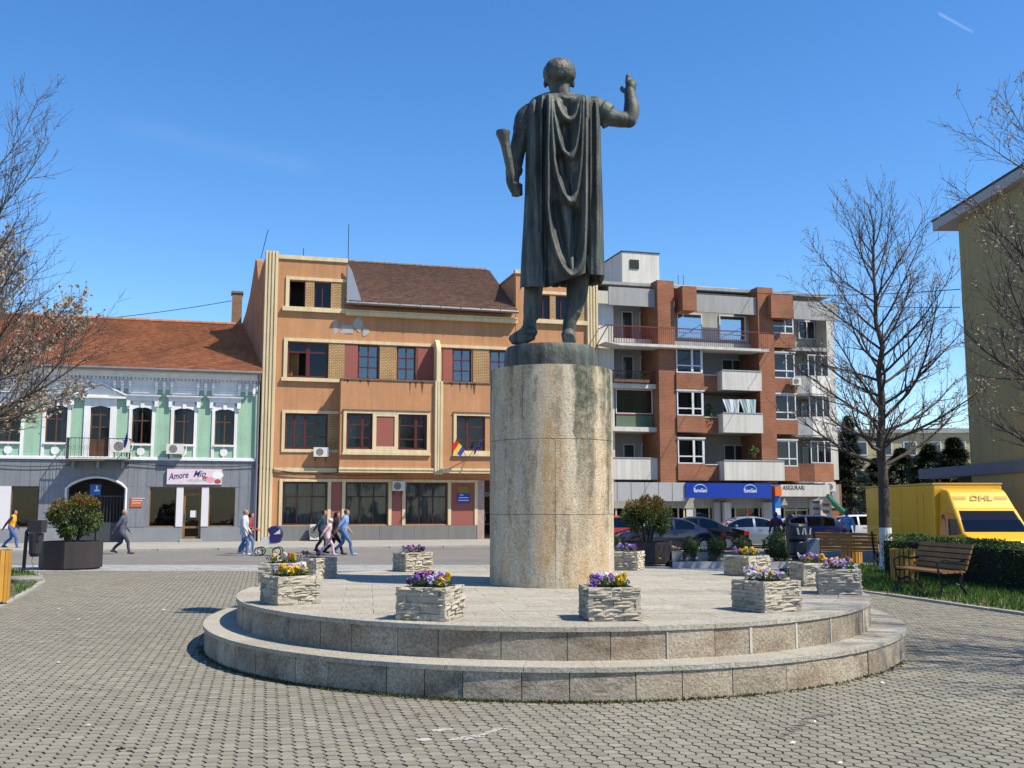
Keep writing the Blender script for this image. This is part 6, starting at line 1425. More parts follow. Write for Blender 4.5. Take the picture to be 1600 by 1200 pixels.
# benches
WOOD = mat('bench_wood', (.27, .145, .05), rough=.55, var=.18, scale=3, streak=.15, rand=.12); YW = mat('yellow_slat', (.50, .26, .045), rough=.6, var=.14, scale=2.5, streak=.2, rand=.14); CI = simple('cast_iron', (.016, .018, .022), .45, .3)
def bench(loc, rz, label, L=1.75):
    o = empty('park_bench', loc, rz, label, 'bench', 'park benches with iron legs')
    for k in range(4): MB().box(-L / 2, L / 2, -.22 + k * .115, -.22 + k * .115 + .095, .42 + .005 * k, .455 + .005 * k).build('seat_slat', WOOD, o)
    for k in range(5):
        z = .52 + k * .095; y = .25 + k * .035; M = Matrix.Translation((0, y, z)) @ Matrix.Rotation(rad(-20), 4, 'X'); MB().box(-L / 2, L / 2, -.016, .016, -.038, .038, 0, M).build('back_slat', WOOD, o)
    for sx in (-L / 2 + .12, L / 2 - .12):
        b = MB(); pts = [(sx, -.28, 0), (sx, -.22, .05), (sx, -.16, .22), (sx, -.23, .40), (sx, .22, .405), (sx, .30, .60), (sx, .43, .98)]; b.tube(pts, [(.03, .022)] * 7, 6); b.tube([(sx, .38, 0), (sx, .30, .06), (sx, .18, .22), (sx, .22, .40)], .028, 6); b.tube([(sx, -.16, .2), (sx, 0, .26), (sx, .18, .2)], .02, 6); b.tube([(sx, -.23, .43), (sx, -.25, .60), (sx, -.1, .66), (sx, .1, .62), (sx, .30, .64)], .022, 6)
        b.build('iron_leg', CI, o)
    return o
bA, bB = gp(1397, 922), gp(1493, 937); bc = (bA + bB) / 2; bench(Vector((bc.x + .1, bc.y, .02)), math.atan2(bB.y - bA.y, bB.x - bA.x) + 0.0, 'brown slatted park bench with black iron legs on the grass before the hedge')
bp = gp(1306, 888); bench(Vector((bp.x + .4, bp.y + .3, .0)), rad(150), 'dark slatted park bench seen from behind, beside the farther slatted bin')
def slat_bin(loc, label, R_=.27, h=.72, n=18):
    o = empty('slatted_bin', loc, 0, label, 'litter bin', 'round bins of yellow wooden slats'); me_ = MB().box(-.036, .036, -.012, .012, .06, h).mesh('slat', YW)
    for k in range(n): a = 2 * PI * k / n; s = link('slat', me_, o, loc=(R_ * math.cos(a), R_ * math.sin(a), random.uniform(-.01, .01))); s.rotation_euler = (0, 0, a + PI / 2)
    MB().lathe([(R_ - .02, .05), (R_ - .02, h - .04), (R_ - .04, h - .04), (R_ - .04, .06)], 24).build('liner', simple('bin_liner', (.02, .018, .015), .7), o)
    b = MB(); [b.tube([((R_ - .015) * math.cos(a), (R_ - .015) * math.sin(a), z) for a in np.linspace(0, 2 * PI, 25)], .012, 5) for z in (.16, h - .14)]; b.build('hoop', CI, o); MB().lathe([(.05, 0), (.05, .06)], 10).build('foot', CI, o); return o
p = gp(1414, 913); slat_bin((p.x, p.y, .02), 'round yellow slatted litter bin right behind the nearer bench'); p = gp(1337, 884); slat_bin((p.x, p.y + .3, .02), 'round yellow slatted litter bin farther back, at the end of the hedge', .27, .74)
p = gp(-8, 946); slat_bin((p.x - .02, p.y, .02), 'yellow slatted litter bin cut off by the left edge', .22, .9)
# dark iron post with two drums (drinking-fountain like) right of the platform
p = gp(1247, 901); ip = empty('iron_post', p, 0, 'dark blue-black iron post with stacked drums on a low stepped base', 'post'); DI = mat('dark_enamel', (.012, .018, .035), rough=.35, var=.2, scale=5, dirt=(.10, .11, .12), dirt_amt=.4, dscale=3)
b = MB(); b.box(-.52, .45, -.4, .4, 0, .10); b.box(-.36, .33, -.3, .3, .1, .18); b.build('stepped_base', mat('dark_stone', (.06, .06, .065), rough=.8), ip)
MB().lathe([(.13, .18), (.13, .42), (.2, .46), (.2, .50)], 20).build('shaft', DI, ip); MB().lathe([(.20, .501), (.23, .56), (.23, .80), (.20, .84)], 20).build('lower_drum', DI, ip); MB().lathe([(.20, .841), (.25, .88), (.25, 1.18), (.22, 1.22), (.16, 1.24)], 20).build('upper_drum', DI, ip); MB().tube([(-.18, 0, 1.0), (-.2, 0, 1.35), (-.1, 0, 1.42)], .06, 8).build('spout', DI, ip)
for k in range(4): MB().box(-.02, .02, -.262, -.249, 0, .16).build('white_mark', simple('chalk', (.35, .37, .4), .9), ip, loc=(-.02 + k * .06, 0, .98)).rotation_euler = (0, .2 if k % 2 else -.2, .1 * k)
p = gp(1272, 893); nb = tag(empty('notice_box', p, .2), 'small blue-grey slanted notice box beside the dark iron post', 'notice box'); MB().box(-.16, .16, -.03, .03, .35, .8).build('board', simple('notice_slate', (.10, .13, .2), .4), nb); MB().box(-.18, .18, -.02, .035, .801, .83).build('frame', simple('frame_grey', (.4, .4, .42), .5), nb); MB().tube([(0, .02, 0), (0, .02, .35)], .03, 8).build('leg', CI, nb)
# litter bin on a post at the left
p = gp(42, 897); lb = empty('post_bin', p, 0, 'dark metal litter bin with hood on a post, left of the dark planter', 'litter bin'); DM = simple('bin_dark', (.03, .026, .034), .5)
MB().tube([(-.09, 0, 0), (-.06, 0, 1.02), (.0, 0, 1.1)], .045, 8).build('post', DM, lb); MB().box(0.02, .36, -.15, .15, 1.0, 1.30).build('hood', DM, lb); MB().lathe([(.10, .42), (.14, .5), (.16, .95), (.15, .99)], 12, (.17, 0, 0)).build('bucket', DM, lb); MB().box(.05, .3, -.14, .14, .80, .98).build('rim_box', DM, lb)
b = MB(); b.tube([(.12, 0, .42), (.10, 0, .3), (.15, 0, .2), (.1, 0, .14)], .006, 5); b.build('chain', DM, lb)
p = gp(38, 911); tag(MB().lathe([(.36, 0), (.37, .08), (.33, .12)], 22).build('concrete_disc', mat('old_concrete', (.22, .215, .2), rough=.95, var=.15, scale=4), loc=(p.x, p.y, .02)), 'low round concrete stump in the left grass bed', 'stump')

# ------------------------------------------------------------------ bare trees
SEED = leaf_mat('dry_bracts', (.34, .29, .23), .35, .35); TW = mat('twig_bark', (.10, .078, .066), rough=.95, var=.2, scale=4); LIME = mat('lime_wash', (.62, .64, .63), rough=.95, var=.12, scale=5, dirt=(.3, .29, .26), dirt_amt=.5, dscale=4)
def bare_tree(name, loc, h, fork, r0, spread, label, seed, n1=24, seeds=2600, whitewash=0.0, env=None, lean=(0, 0), sub=9, bract=.05, tw=7):
    rnd = random.Random(seed); o = empty(name, loc, 0, label, 'tree', 'bare trees of the square'); T = MB(); Wg = MB(); Sd = MB(); tips = []
    def branch(p, d, L, r, lvl, mbk, curve):
        n = 7 if lvl < 2 else 4; pts = [p.copy()]; q = p.copy(); dd = d.normalized()
        for i in range(n):
            dd = (dd + Vector((rnd.gauss(0, .09), rnd.gauss(0, .09), rnd.gauss(0, .06))) + Vector((0, 0, curve / n))).normalized(); q = q + dd * (L / n); pts.append(q.copy())
        rr = [max(.0035, r * (1 - .82 * i / n)) for i in range(n + 1)]; mbk.tube(pts, rr, 7 if lvl == 1 else (4 if lvl == 2 else 3), 0, cap=False); return pts, rr
    top = Vector((lean[0], lean[1], h)); n = 14; lead = [Vector((0, 0, -.1)), Vector((0, 0, .15))] + [Vector((lean[0] * (i / n) ** 1.5 + rnd.gauss(0, .05) * (i > 3), lean[1] * (i / n) ** 1.5 + rnd.gauss(0, .05) * (i > 3), lerp(.6, h, i / n))) for i in range(n + 1)]
    lr = [r0 * 1.35, r0 * 1.1] + [r0 * (1.0 - .92 * (max(0, lerp(.6, h, i / n) - fork * .6) / (h - fork * .6)) ** .75) for i in range(n + 1)]; T.tube(lead, lr, 12, 0)
    if whitewash: MB().tube([(0, 0, -.05), (0, 0, .15), (0, 0, .6), (0, 0, whitewash)], [r0 * 1.38, r0 * 1.14, r0 * 1.04, r0 * 1.03], 14, 0, cap=False).build('limewash_band', LIME, o)
    def leadpos(z):
        for a, c in zip(lead, lead[1:]):
            if a.z <= z <= c.z: return a.lerp(c, (z - a.z) / (c.z - a.z))
        return lead[-1]
    for k in range(n1):
        f = (k + rnd.random() * .6) / n1; z = lerp(fork, h * .92, f ** 1.15); p = leadpos(z); az = k * 2.4 + rnd.uniform(-.5, .5); e = env(z / h) if env else spread * (1 - f) ** .6
        el = lerp(rad(8), rad(58), f) + rnd.uniform(-.12, .15); d = Vector((math.cos(az) * math.cos(el), math.sin(az) * math.cos(el), math.sin(el))); L = max(.5, e / math.cos(el) * rnd.uniform(.8, 1.1)); r1 = r0 * lerp(.36, .12, f)
        pts, rr = branch(p, d, L, r1, 1, T, .6)
        ns = max(5, int(sub * L / 2.2))
        for j in range(ns):
            t = lerp(.18, 1.0, (j + rnd.random()) / ns); i = min(int(t * 7), 6); q = pts[i].lerp(pts[i + 1], t * 7 - i); ax = (pts[i + 1] - pts[i]).normalized(); v = ax.orthogonal().normalized(); v = Matrix.Rotation(rnd.uniform(0, 2 * PI), 3, ax) @ v; dd = (ax * rnd.uniform(.6, 1.1) + v * rnd.uniform(.5, .9) + Vector((0, 0, .25))); L2 = lerp(.42, .2, t) * L * rnd.uniform(.6, 1.1) + .15
            p2, r2 = branch(q, dd, L2, max(.006, rr[i] * .5), 2, Wg, .3)
            for m in range(max(3, int(L2 * tw))):
                t2 = rnd.uniform(.15, 1); i2 = min(int(t2 * 4), 3); q2 = p2[i2].lerp(p2[i2 + 1], t2 * 4 - i2); a2 = (p2[i2 + 1] - p2[i2]).normalized(); v = Matrix.Rotation(rnd.uniform(0, 2 * PI), 3, a2) @ a2.orthogonal().normalized(); d3 = a2 * .8 + v * .7 + Vector((0, 0, .2)); L3 = rnd.uniform(.14, .42); p3, _ = branch(q2, d3, L3, .006, 3, Wg, .2); tips.append((p3[-1], rnd.random())); tips.append((p3[2], 0))
    for k in range(seeds):
        q, _ = tips[rnd.randrange(len(tips))]
        if math.sin(q.x * 1.7 + seed) + math.sin(q.z * 1.9) + math.sin(q.y * 1.3 + 2) < rnd.uniform(-.9, .9): continue
        p = q + Vector((rnd.gauss(0, .03), rnd.gauss(0, .03), rnd.gauss(-.03, .04))); d = Vector((rnd.gauss(0, 1), rnd.gauss(0, 1), rnd.gauss(-.8, .8))).normalized() * rnd.uniform(.6, 1.2) * bract; s = d.orthogonal().normalized() * bract * .28
        Sd.add([p - s, p + s, p + d + s, p + d - s], [(0, 1, 2, 3)])
    T.build('trunk', BARK, o, smooth=60); tag(Wg.build('crown', TW, o), kind='stuff'); tag(Sd.build('seed_bracts', SEED, o), kind='stuff'); return o
p = gp(1386, 893)
bare_tree('linden_tree', (p.x, p.y, .02), at(1370, 278, p.y).z - .7, 2.6, .15, 2.5, 'bare linden with a white limed trunk standing in front of the hedge', 11, 42, 6000, 1.08, lambda f: interp(f, [.25, .3, .5, .7, .85, 1], [2.9, 3.1, 2.6, 1.8, 1.1, .4]), sub=12)
bare_tree('linden_tree', (12.2, 20.5, .02), 8.7, 2.3, .17, 3.4, 'bare tree with dry seed bracts reaching in from the right edge', 23, 42, 14000, 1.0, lambda f: interp(f, [.25, .35, .6, .85, 1], [3.8, 4.0, 3.3, 2.0, .6]), bract=.06, sub=11, tw=6)
bare_tree('linden_tree', (10.6, 9.4, .02), 9.0, 2.6, .16, 3.2, 'bare tree outside the right edge that shades the paving', 31, 30, 6000, 1.0, lambda f: interp(f, [.25, .35, .6, .85, 1], [3.2, 3.4, 2.8, 1.5, .4]))
bare_tree('linden_tree', (-13.2, 22.0, .02), 9.3, 2.8, .17, 4.0, 'tall bare tree leaning in from the left edge against the sky', 41, 38, 1500, 0, lambda f: interp(f, [.25, .35, .6, .85, 1], [3.2, 3.9, 3.2, 2.3, .6]), lean=(1.0, 0), sub=13)
bare_tree('linden_tree', (-14.0, 25.5, .02), 6.9, 3.4, .14, 3.4, 'lower bare tree thick with pale dry bracts at the left edge', 47, 34, 20000, 0, lambda f: interp(f, [.25, .35, .6, .85, 1], [3.2, 3.7, 3.2, 2.2, .8]), bract=.08, sub=12)

# ------------------------------------------------------------------ right-hand building, far block, evergreens
random.seed(99)
RW = mat('ochre_plaster', (.36, .30, .15), rough=.9, var=.07, scale=.4, streak=.1); EA = mat('eave_grey', (.40, .40, .41), rough=.8, var=.06, scale=.6)
rb_ = empty('ochre_building', (17.3, 40, ROAD_Z), 0, 'tall ochre building with a wide flat overhanging eave at the right edge', 'building')
def RB(px, py, Y): p = at(px, py, Y); return p.x - 17.3, p.y - 40, p.z - ROAD_Z
ec = RB(1457, 352, 40.0); ztop = ec[2]; xw = RB(1505, 500, 38.8)[0]
MB().box(xw, xw + 16, -6.4, -1.2, 0, ztop - .25).build('wall', RW, rb_)
d_ = RB(1600, 275, 34.6)
MB().slab([(ec[0], ec[1]), (ec[0] + .25, -7.6), (ec[0] + 20, -7.6), (ec[0] + 20, ec[1])], ztop - .24, ztop + .12).build('eave_slab', EA, rb_)
MB().slab([(ec[0] - .03, ec[1] + .03), (ec[0] + .22, -7.6), (ec[0] + 20, -7.6), (ec[0] + 20, ec[1] + .03)], ztop + .121, ztop + .20).build('roof_edge', simple('roof_felt', (.05, .05, .06), .8), rb_)
for j in range(3):
    for i in range(0):
        y1_ = -8 - i * 4.0; z0_ = 4.6 + j * 2.9; w = MB(); w.box(xw - .06, xw - .002, y1_ - 1.4, y1_, z0_, z0_ + 1.4); f_ = w.build('window', BR['pvc'], rb_); MB().quad((xw - .065, y1_ - 1.3, z0_ + .08), (xw - .065, y1_ - .1, z0_ + .08), (xw - .065, y1_ - .1, z0_ + 1.3), (xw - .065, y1_ - 1.3, z0_ + 1.3)).build('pane', K['glass'], f_)
cp = RB(1450, 738, 42.5); MB().box(cp[0], cp[0] + 12, -6.3, cp[1] + 1, 3.05, 3.45).build('canopy', mat('canopy_blue_grey', (.13, .16, .22), rough=.6, var=.1, scale=1), rb_)
MB().box(cp[0] + 1.2, cp[0] + 12, -6.0, cp[1], 2.3, 3.049).build('canopy_fascia', simple('canopy_dark', (.06, .06, .065), .7), rb_)
for k in range(3): MB().tube([(cp[0] + .5, cp[1] - k * 4, 0), (cp[0] + .5, cp[1] - k * 4, 3.05)], .07, 8).build('canopy_post', K['zinc'], rb_)
fy = empty('yellow_block', (34, 100, -.3), 0, 'far pale yellow apartment block seen between the evergreens', 'building'); FY = mat('pale_yellow_render', (.50, .43, .24), rough=.9, var=.05, scale=.3)
MB().box(-4, 14, 0, 10, 0, 9.0).build('wall', FY, fy); MB().box(-4.3, 14.3, -.3, 10.3, 9.001, 9.35).build('roof', EA, fy)
for i in range(7):
    for j in range(3): w = MB().box(-3 + i * 2.4, -1.7 + i * 2.4, -.05, -.002, 1.2 + j * 2.8, 2.6 + j * 2.8).build('window', BR['pvc'], fy); MB().quad((-2.9 + i * 2.4, -.055, 1.3 + j * 2.8), (-1.8 + i * 2.4, -.055, 1.3 + j * 2.8), (-1.8 + i * 2.4, -.055, 2.5 + j * 2.8), (-2.9 + i * 2.4, -.055, 2.5 + j * 2.8)).build('pane', K['glass'], w)
fb2 = empty('orange_block', (60, 118, -.3), 0, 'far tan apartment block behind the canopy at the right', 'building'); MB().box(-12, 24, 0, 10, 0, 10.5).build('wall', mat('tan_render', (.36, .24, .15), rough=.9, var=.05), fb2); MB().box(-12.3, 24.3, -.3, 10.3, 10.501, 10.8).build('roof', EA, fb2)
for i in range(10):
    for j in range(3): MB().box(-11 + i * 3.2, -9.6 + i * 3.2, -.05, -.002, 1.2 + j * 3, 2.6 + j * 3).build('window', simple('far_pane', (.06, .07, .09), .2), fb2)
CON = leaf_mat('conifer_needles', (.018, .036, .014), .1, .45)
def conifer(loc, h, r, label, n=3400, seed=1, shape=.9):
    rnd = random.Random(seed); o = empty('evergreen_tree', loc, 0, label, 'tree', 'dark evergreens behind the square'); MB().tube([(0, 0, 0), (0, 0, h * .5), (0, 0, h * .95)], [.16, .1, .02], 7).build('trunk', BARK, o); b = MB()
    for k in range(n):
        t = rnd.random() ** .8; z = lerp(.5, h, t); a = rnd.uniform(0, 2 * PI); lay = .72 + .28 * math.sin(z * 7 + a * 2); rr = r * (1 - t) ** shape * lay * math.sqrt(rnd.uniform(.25, 1)) + .05; p = Vector((rr * math.cos(a), rr * math.sin(a), z)); d = Vector((math.cos(a), math.sin(a), rnd.uniform(-.5, .2))) * rnd.uniform(.2, .42); s = Vector((-math.sin(a), math.cos(a), rnd.uniform(-.3, .3))) * .07
        b.add([p - s, p + s, p + d], [(0, 1, 2)])
    tag(b.build('crown', CON, o), kind='stuff')
for k, (px, Y, ytop, r, lab) in enumerate(((1330, 70, 650, 2.2, 'slim dark spruce right beside the corner of the brick block'), (1316, 75, 700, 2.0, 'low dark evergreen behind the white car'), (1412, 66, 700, 3.2, 'broad dark evergreen behind the limed linden'), (1455, 62, 694, 3.0, 'dark evergreen behind the roof of the yellow van'), (1495, 58, 684, 2.6, 'dark evergreen left of the ochre building'), (1372, 82, 716, 2.8, 'far dark evergreen before the pale yellow block'), (1540, 60, 752, 3.0, 'dark evergreen below the canopy at the right'), (1590, 57, 748, 3.0, 'dark evergreen at the right edge below the canopy'))):
    p = at(px, 800, Y); conifer((p.x, Y, ROAD_Z), at(px, ytop, Y).z - ROAD_Z, r, lab, 8000, 60 + k, .75 if k > 1 else .95)
# ------------------------------------------------------------------ cars
TYRE = simple('tyre_rubber', (.015, .015, .016), .85); RIM = simple('alloy_rim', (.45, .46, .48), .3, .8); CG = glass_mat('car_glass', (.16, .17, .18), .02); RED = simple('tail_light', (.5, .01, .015), .25, 0, .5, .5); PLT = simple('number_plate', (.7, .7, .68), .5); CHR = simple('chrome_trim', (.6, .6, .62), .2, .9); BLK = simple('black_plastic', (.02, .02, .022), .6); HL = simple('headlight_glass', (.6, .62, .65), .1, 0, .6, .5)
def paint(name, c, metal=.3): return simple(name, c, .28, metal, .5, 1.0)
CARS = {'saloon': dict(L=4.6, W=1.8, H=1.44, prof=[(-2.3, .62, .62), (-2.22, .82, .84), (-1.55, .92, .97), (-1.28, .95, 1.06), (-.72, .96, 1.36), (-.3, .96, 1.43), (.25, .95, 1.42), (.65, .94, 1.33), (1.28, .92, .98), (1.6, .88, .90), (2.1, .76, .78), (2.3, .58, .58)], wb=(-1.38, 1.38), cab=(-1.28, 1.28)),
        'hatch': dict(L=4.1, W=1.74, H=1.47, prof=[(-2.05, .62, .64), (-2.0, .90, .98), (-1.75, .94, 1.2), (-1.45, .95, 1.40), (-.8, .96, 1.47), (.1, .95, 1.46), (.55, .94, 1.36), (1.15, .92, 1.0), (1.45, .88, .90), (1.9, .74, .76), (2.05, .56, .56)], wb=(-1.28, 1.28), cab=(-1.75, 1.15))}
def car(kind, loc, rz, col, label, rimc=None):
    d = CARS[kind]; o = empty('parked_car', loc, rz, label, 'car', 'cars parked before the shops'); pr = d['prof']; W = d['W'] / 2; xs = np.linspace(pr[0][0], pr[-1][0], 47); px_ = [p[0] for p in pr]; zb = [p[1] for p in pr]; zr = [p[2] for p in pr]; vs = []; fs = []; mi = []; N = 9
    def sm(x, t): return sum(np.interp(min(max(x + e, pr[0][0]), pr[-1][0]), px_, t) for e in (-.09, 0, .09)) / 3
    for x in xs:
        b_, r_ = sm(x, zb), sm(x, zr); e = 1 - .16 * (abs(x) / (d['L'] / 2)) ** 4; w = W * e; cab = max(0, r_ - b_) ; wr = w * (1 - .24 * min(1, cab / .45)); zlo = .20 + .08 * (abs(x) / (d['L'] / 2)) ** 6
        for wx in d['wb']:
            dd = abs(x - wx)
            if dd < .36: zlo = max(zlo, math.sqrt(.36 ** 2 - dd ** 2) + .31)
        half = [(0, zlo + .02), (w * .93, zlo), (w * .99, lerp(zlo, b_, .35)), (w, lerp(zlo, b_, .62)), (w * .965, b_), (wr * 1.0, lerp(b_, r_, .86)), (wr * .86, lerp(b_, r_, .985)), (wr * .45, r_ + .008), (0, r_ + .012)]
        vs += [(x, -y, z) for y, z in half] + [(x, y, z) for y, z in half]
    n2 = 2 * N
    for i in range(len(xs) - 1):
        xm = (xs[i] + xs[i + 1]) / 2; incab = d['cab'][0] < xm < d['cab'][1]
        for sgn in (0, 1):
            o0 = sgn * N
            for j in range(N - 1):
                a, b_, c, e = i * n2 + o0 + j, i * n2 + o0 + j + 1, (i + 1) * n2 + o0 + j + 1, (i + 1) * n2 + o0 + j
                fs.append((a, e, c, b_) if sgn else (a, b_, c, e)); tall = sm(xm, zr) - sm(xm, zb)
                side = j == 4 and incab and tall > .16 and not (abs(xm + .12) < .05) and abs(xm - d['cab'][0]) > .25
                scr = (j in (6, 7)) and ((d['cab'][0] < xm < d['cab'][0] + (.62 if kind == 'saloon' else .34)) or (d['cab'][1] - .68 < xm < d['cab'][1] - .05))
                mi.append(1 if side else (2 if scr else 0))
    fs += [tuple(range(0, N)) + tuple(range(n2 - 1, N - 1, -1))]; mi.append(0); k0 = (len(xs) - 1) * n2; fs += [tuple(range(k0 + N - 1, k0 - 1, -1)) + tuple(range(k0 + N, k0 + n2))]; mi.append(0)
    def sub(sel, nm, m, sm_=40):
        mb = MB(); idx = {}
        for f, k in zip(fs, mi):
            if not sel(f, k): continue
            for v in f:
                if v not in idx: idx[v] = len(mb.v); mb.v.append(vs[v])
            mb.f.append(tuple(idx[v] for v in f)); mb.m.append(0)
        if mb.f: return mb.build(nm, m, o, smooth=sm_)
    sub(lambda f, k: k == 0, 'body', col)
    cy = lambda f: sum(vs[v][1] for v in f); cxx = lambda f: sum(vs[v][0] for v in f)
    sub(lambda f, k: k == 1 and cy(f) < 0, 'side_window', CG); sub(lambda f, k: k == 1 and cy(f) > 0, 'side_window', CG); sub(lambda f, k: k == 2 and cxx(f) > 0, 'windscreen', CG); sub(lambda f, k: k == 2 and cxx(f) < 0, 'rear_window', CG)
    MB().box(-d['L'] / 2 + .3, d['L'] / 2 - .35, -W * .9, W * .9, .22, .75).build('interior', BLK, o)
    for wx in d['wb']:
        for sy in (-1, 1):
            wl_ = empty('wheel'); wl_.parent = o; wl_.location = (wx, sy * (W - .11), .31); b = MB(); b.lathe([(.19, -.1), (.29, -.1), (.31, -.07), (.31, .07), (.29, .1), (.19, .1)], 22, cap=False); t = b.build('tyre', TYRE, wl_, smooth=40); t.rotation_euler = (PI / 2, 0, 0)
            b = MB(); b.lathe([(.02, .0), (.20, .02), (.20, .06)], 20)
            for k in range(5): a = k * 2 * PI / 5; b.box(-.03, .03, .03, .19, .03, .085, 0, Matrix.Rotation(a, 4, 'Z'))
            b.ball((0, 0, .06), (.05, .05, .03), 10, 6); r = b.build('rim', rimc or RIM, wl_); r.rotation_euler = (PI / 2 * (1 if sy < 0 else -1), 0, 0)
    zt = .80 if kind == 'saloon' else .98
    for sy in (-1, 1):
        MB().box(-d['L'] / 2 - .005, -d['L'] / 2 + .22, min(sy * W * .62, sy * W * .93), max(sy * W * .62, sy * W * .93), zt - .15, zt + .02).build('tail_light', RED, o); MB().box(d['L'] / 2 - .32, d['L'] / 2 - .04, min(sy * W * .55, sy * W * .86), max(sy * W * .55, sy * W * .86), .60, .73).build('headlight', HL, o)
        MB().ball((d['cab'][1] - .55, sy * (W + .07), 1.0), (.07, .1, .07), 10, 6).build('mirror', col, o); MB().box(-.55, -.35, sy * W * .985 - .015, sy * W * .985 + .015, .83, .86).build('door_handle', col, o)
    MB().box(-d['L'] / 2 - .03, -d['L'] / 2 + .02, -.26, .26, .60 if kind == 'saloon' else .7, .71 if kind == 'saloon' else .81).build('number_plate', PLT, o); MB().box(-d['L'] / 2 - .04, -d['L'] / 2 + .1, -W * .82, W * .82, .28, .46).build('bumper', col, o); MB().box(d['L'] / 2 - .12, d['L'] / 2 + .03, -W * .8, W * .8, .28, .45).build('bumper', col, o)
    return o
def park(kind, rear_px, Y, col, label, yaw=PI, rimc=None):
    L = CARS[kind]['L']; x = at(rear_px, 840, Y).x; return car(kind, (x - L / 2 * math.cos(yaw - PI), Y + L / 2 * math.sin(yaw - PI) * -1, road_z(Y)), yaw, col, label, rimc)
park('saloon', 1126, 43.2, paint('dark_blue_paint', (.018, .02, .055)), 'dark blue saloon glinting in the sun behind the photinia shrub', PI + rad(4))
park('saloon', 1166, 45.6, paint('black_paint', (.008, .008, .010)), 'black saloon between the dark blue and the silver car', PI + rad(-4))
park('saloon', 1243, 48.0, paint('silver_blue_paint', (.36, .42, .52), .5), 'silver-blue saloon before the blue shop fascia', PI + rad(3))
park('hatch', 1314, 50.2, paint('navy_paint', (.012, .022, .10)), 'navy blue hatchback before the insurance shop', PI + rad(2))
park('hatch', 1008, 46.5, paint('red_paint', (.50, .015, .012), 0), 'red car half hidden behind the photinia shrub', PI)
park('hatch', 1392, 52.6, paint('white_paint', (.70, .72, .76), 0), 'white car partly hidden behind the yellow van', PI + rad(2))
# ------------------------------------------------------------------ yellow delivery van
YV = mat('van_yellow', (.80, .45, .02), rough=.38, var=.05, scale=1.2, fine=.02, spec=.45, coat=.3, dirt=(.55, .36, .08), dirt_amt=.3, dscale=1.5)
def soft(o, w): m = o.modifiers.new('edge', 'BEVEL'); m.width = w; m.segments = 3; m.limit_method = 'ANGLE'; return o
VO = simple('van_logo_ochre', (.42, .28, .05), .6)
van = empty('delivery_van', (13.85, 31.3, road_z(33)), rad(0), 'yellow box delivery van with faded DHL lettering, behind the hedge', 'van')
zv = at(1500, 757, 31.3).z - road_z(33); hw = 1.05
soft(MB().box(-hw, hw, 0, 6.0, .55, zv).build('cargo_box', YV, van), .05)
for y_ in (1.3, 2.6): MB().box(-hw - .012, -hw - .001, y_, y_ + .03, .6, zv - .12).build('panel_rib', YV, van)
b = MB(); b.box(-hw - .012, -hw - .001, .75, .79, .7, zv - .25); b.box(-hw - .012, -hw - .001, 1.25, 1.29, .7, zv - .25); b.box(-hw - .012, -hw - .001, .791, 1.249, zv - .29, zv - .25); b.build('side_door', YV, van)
MB().box(-hw - .01, hw + .01, -.01, 6.01, zv + .001, zv + .05).build('roof_rail', simple('van_pale_edge', (.62, .45, .10), .5), van)
zw1, zw0 = 1.98, 1.22; zw1 = at(1490, 796, 30.3).z - road_z(33); zw0 = at(1490, 832, 29.6).z - road_z(33)
W0 = .98
def loft(sections, nm, m):
    b = MB(); vs = []; n = len(sections[0])
    for s_ in sections: vs += s_
    fs = [(i * n + j, i * n + (j + 1) % n, (i + 1) * n + (j + 1) % n, (i + 1) * n + j) for i in range(len(sections) - 1) for j in range(n)] + [tuple(range(n - 1, -1, -1)), tuple(range((len(sections) - 1) * n, len(sections) * n))]
    return b.add(vs, fs).build(nm, m, van, clean=True)
side = [(-.01, .35), (-.01, zv - .12), (-.50, zv - .17), (-.62, zv - .24), (-1.05, zw1 + .05), (-1.12, zw1), (-1.75, zw0), (-2.35, zw0 - .2), (-2.48, zw0 - .45), (-2.5, .45), (-2.4, .35)]
tf = lambda z: 1 - .13 * max(0, (z - zw0) / (zv - zw0))
loft([[(x * tf(z), y, z) for y, z in side] for x in (-W0, W0)], 'cab', YV); soft(bpy.data.objects['cab'], .07)
ws = [(-.80, -1.145, zw1 - .05), (.80, -1.145, zw1 - .05), (.88, -1.735, zw0 + .03), (-.88, -1.735, zw0 + .03)]; nn_ = Vector((0, -.02, .018))
MB().add([Vector(p) + nn_ for p in ws], [(3, 2, 1, 0)]).build('windscreen', CG, van); MB().add([(p[0] * 1.03, p[1] - .004, p[2] + .003) for p in ws], [(3, 2, 1, 0)]).build('windscreen_seal', BLK, van)
sw3 = [(-.25, zw1 - .1), (-1.08, zw1 - .12), (-1.62, zw0 + .0), (-1.62, zw0 - .1), (-.25, zw0 - .1)]
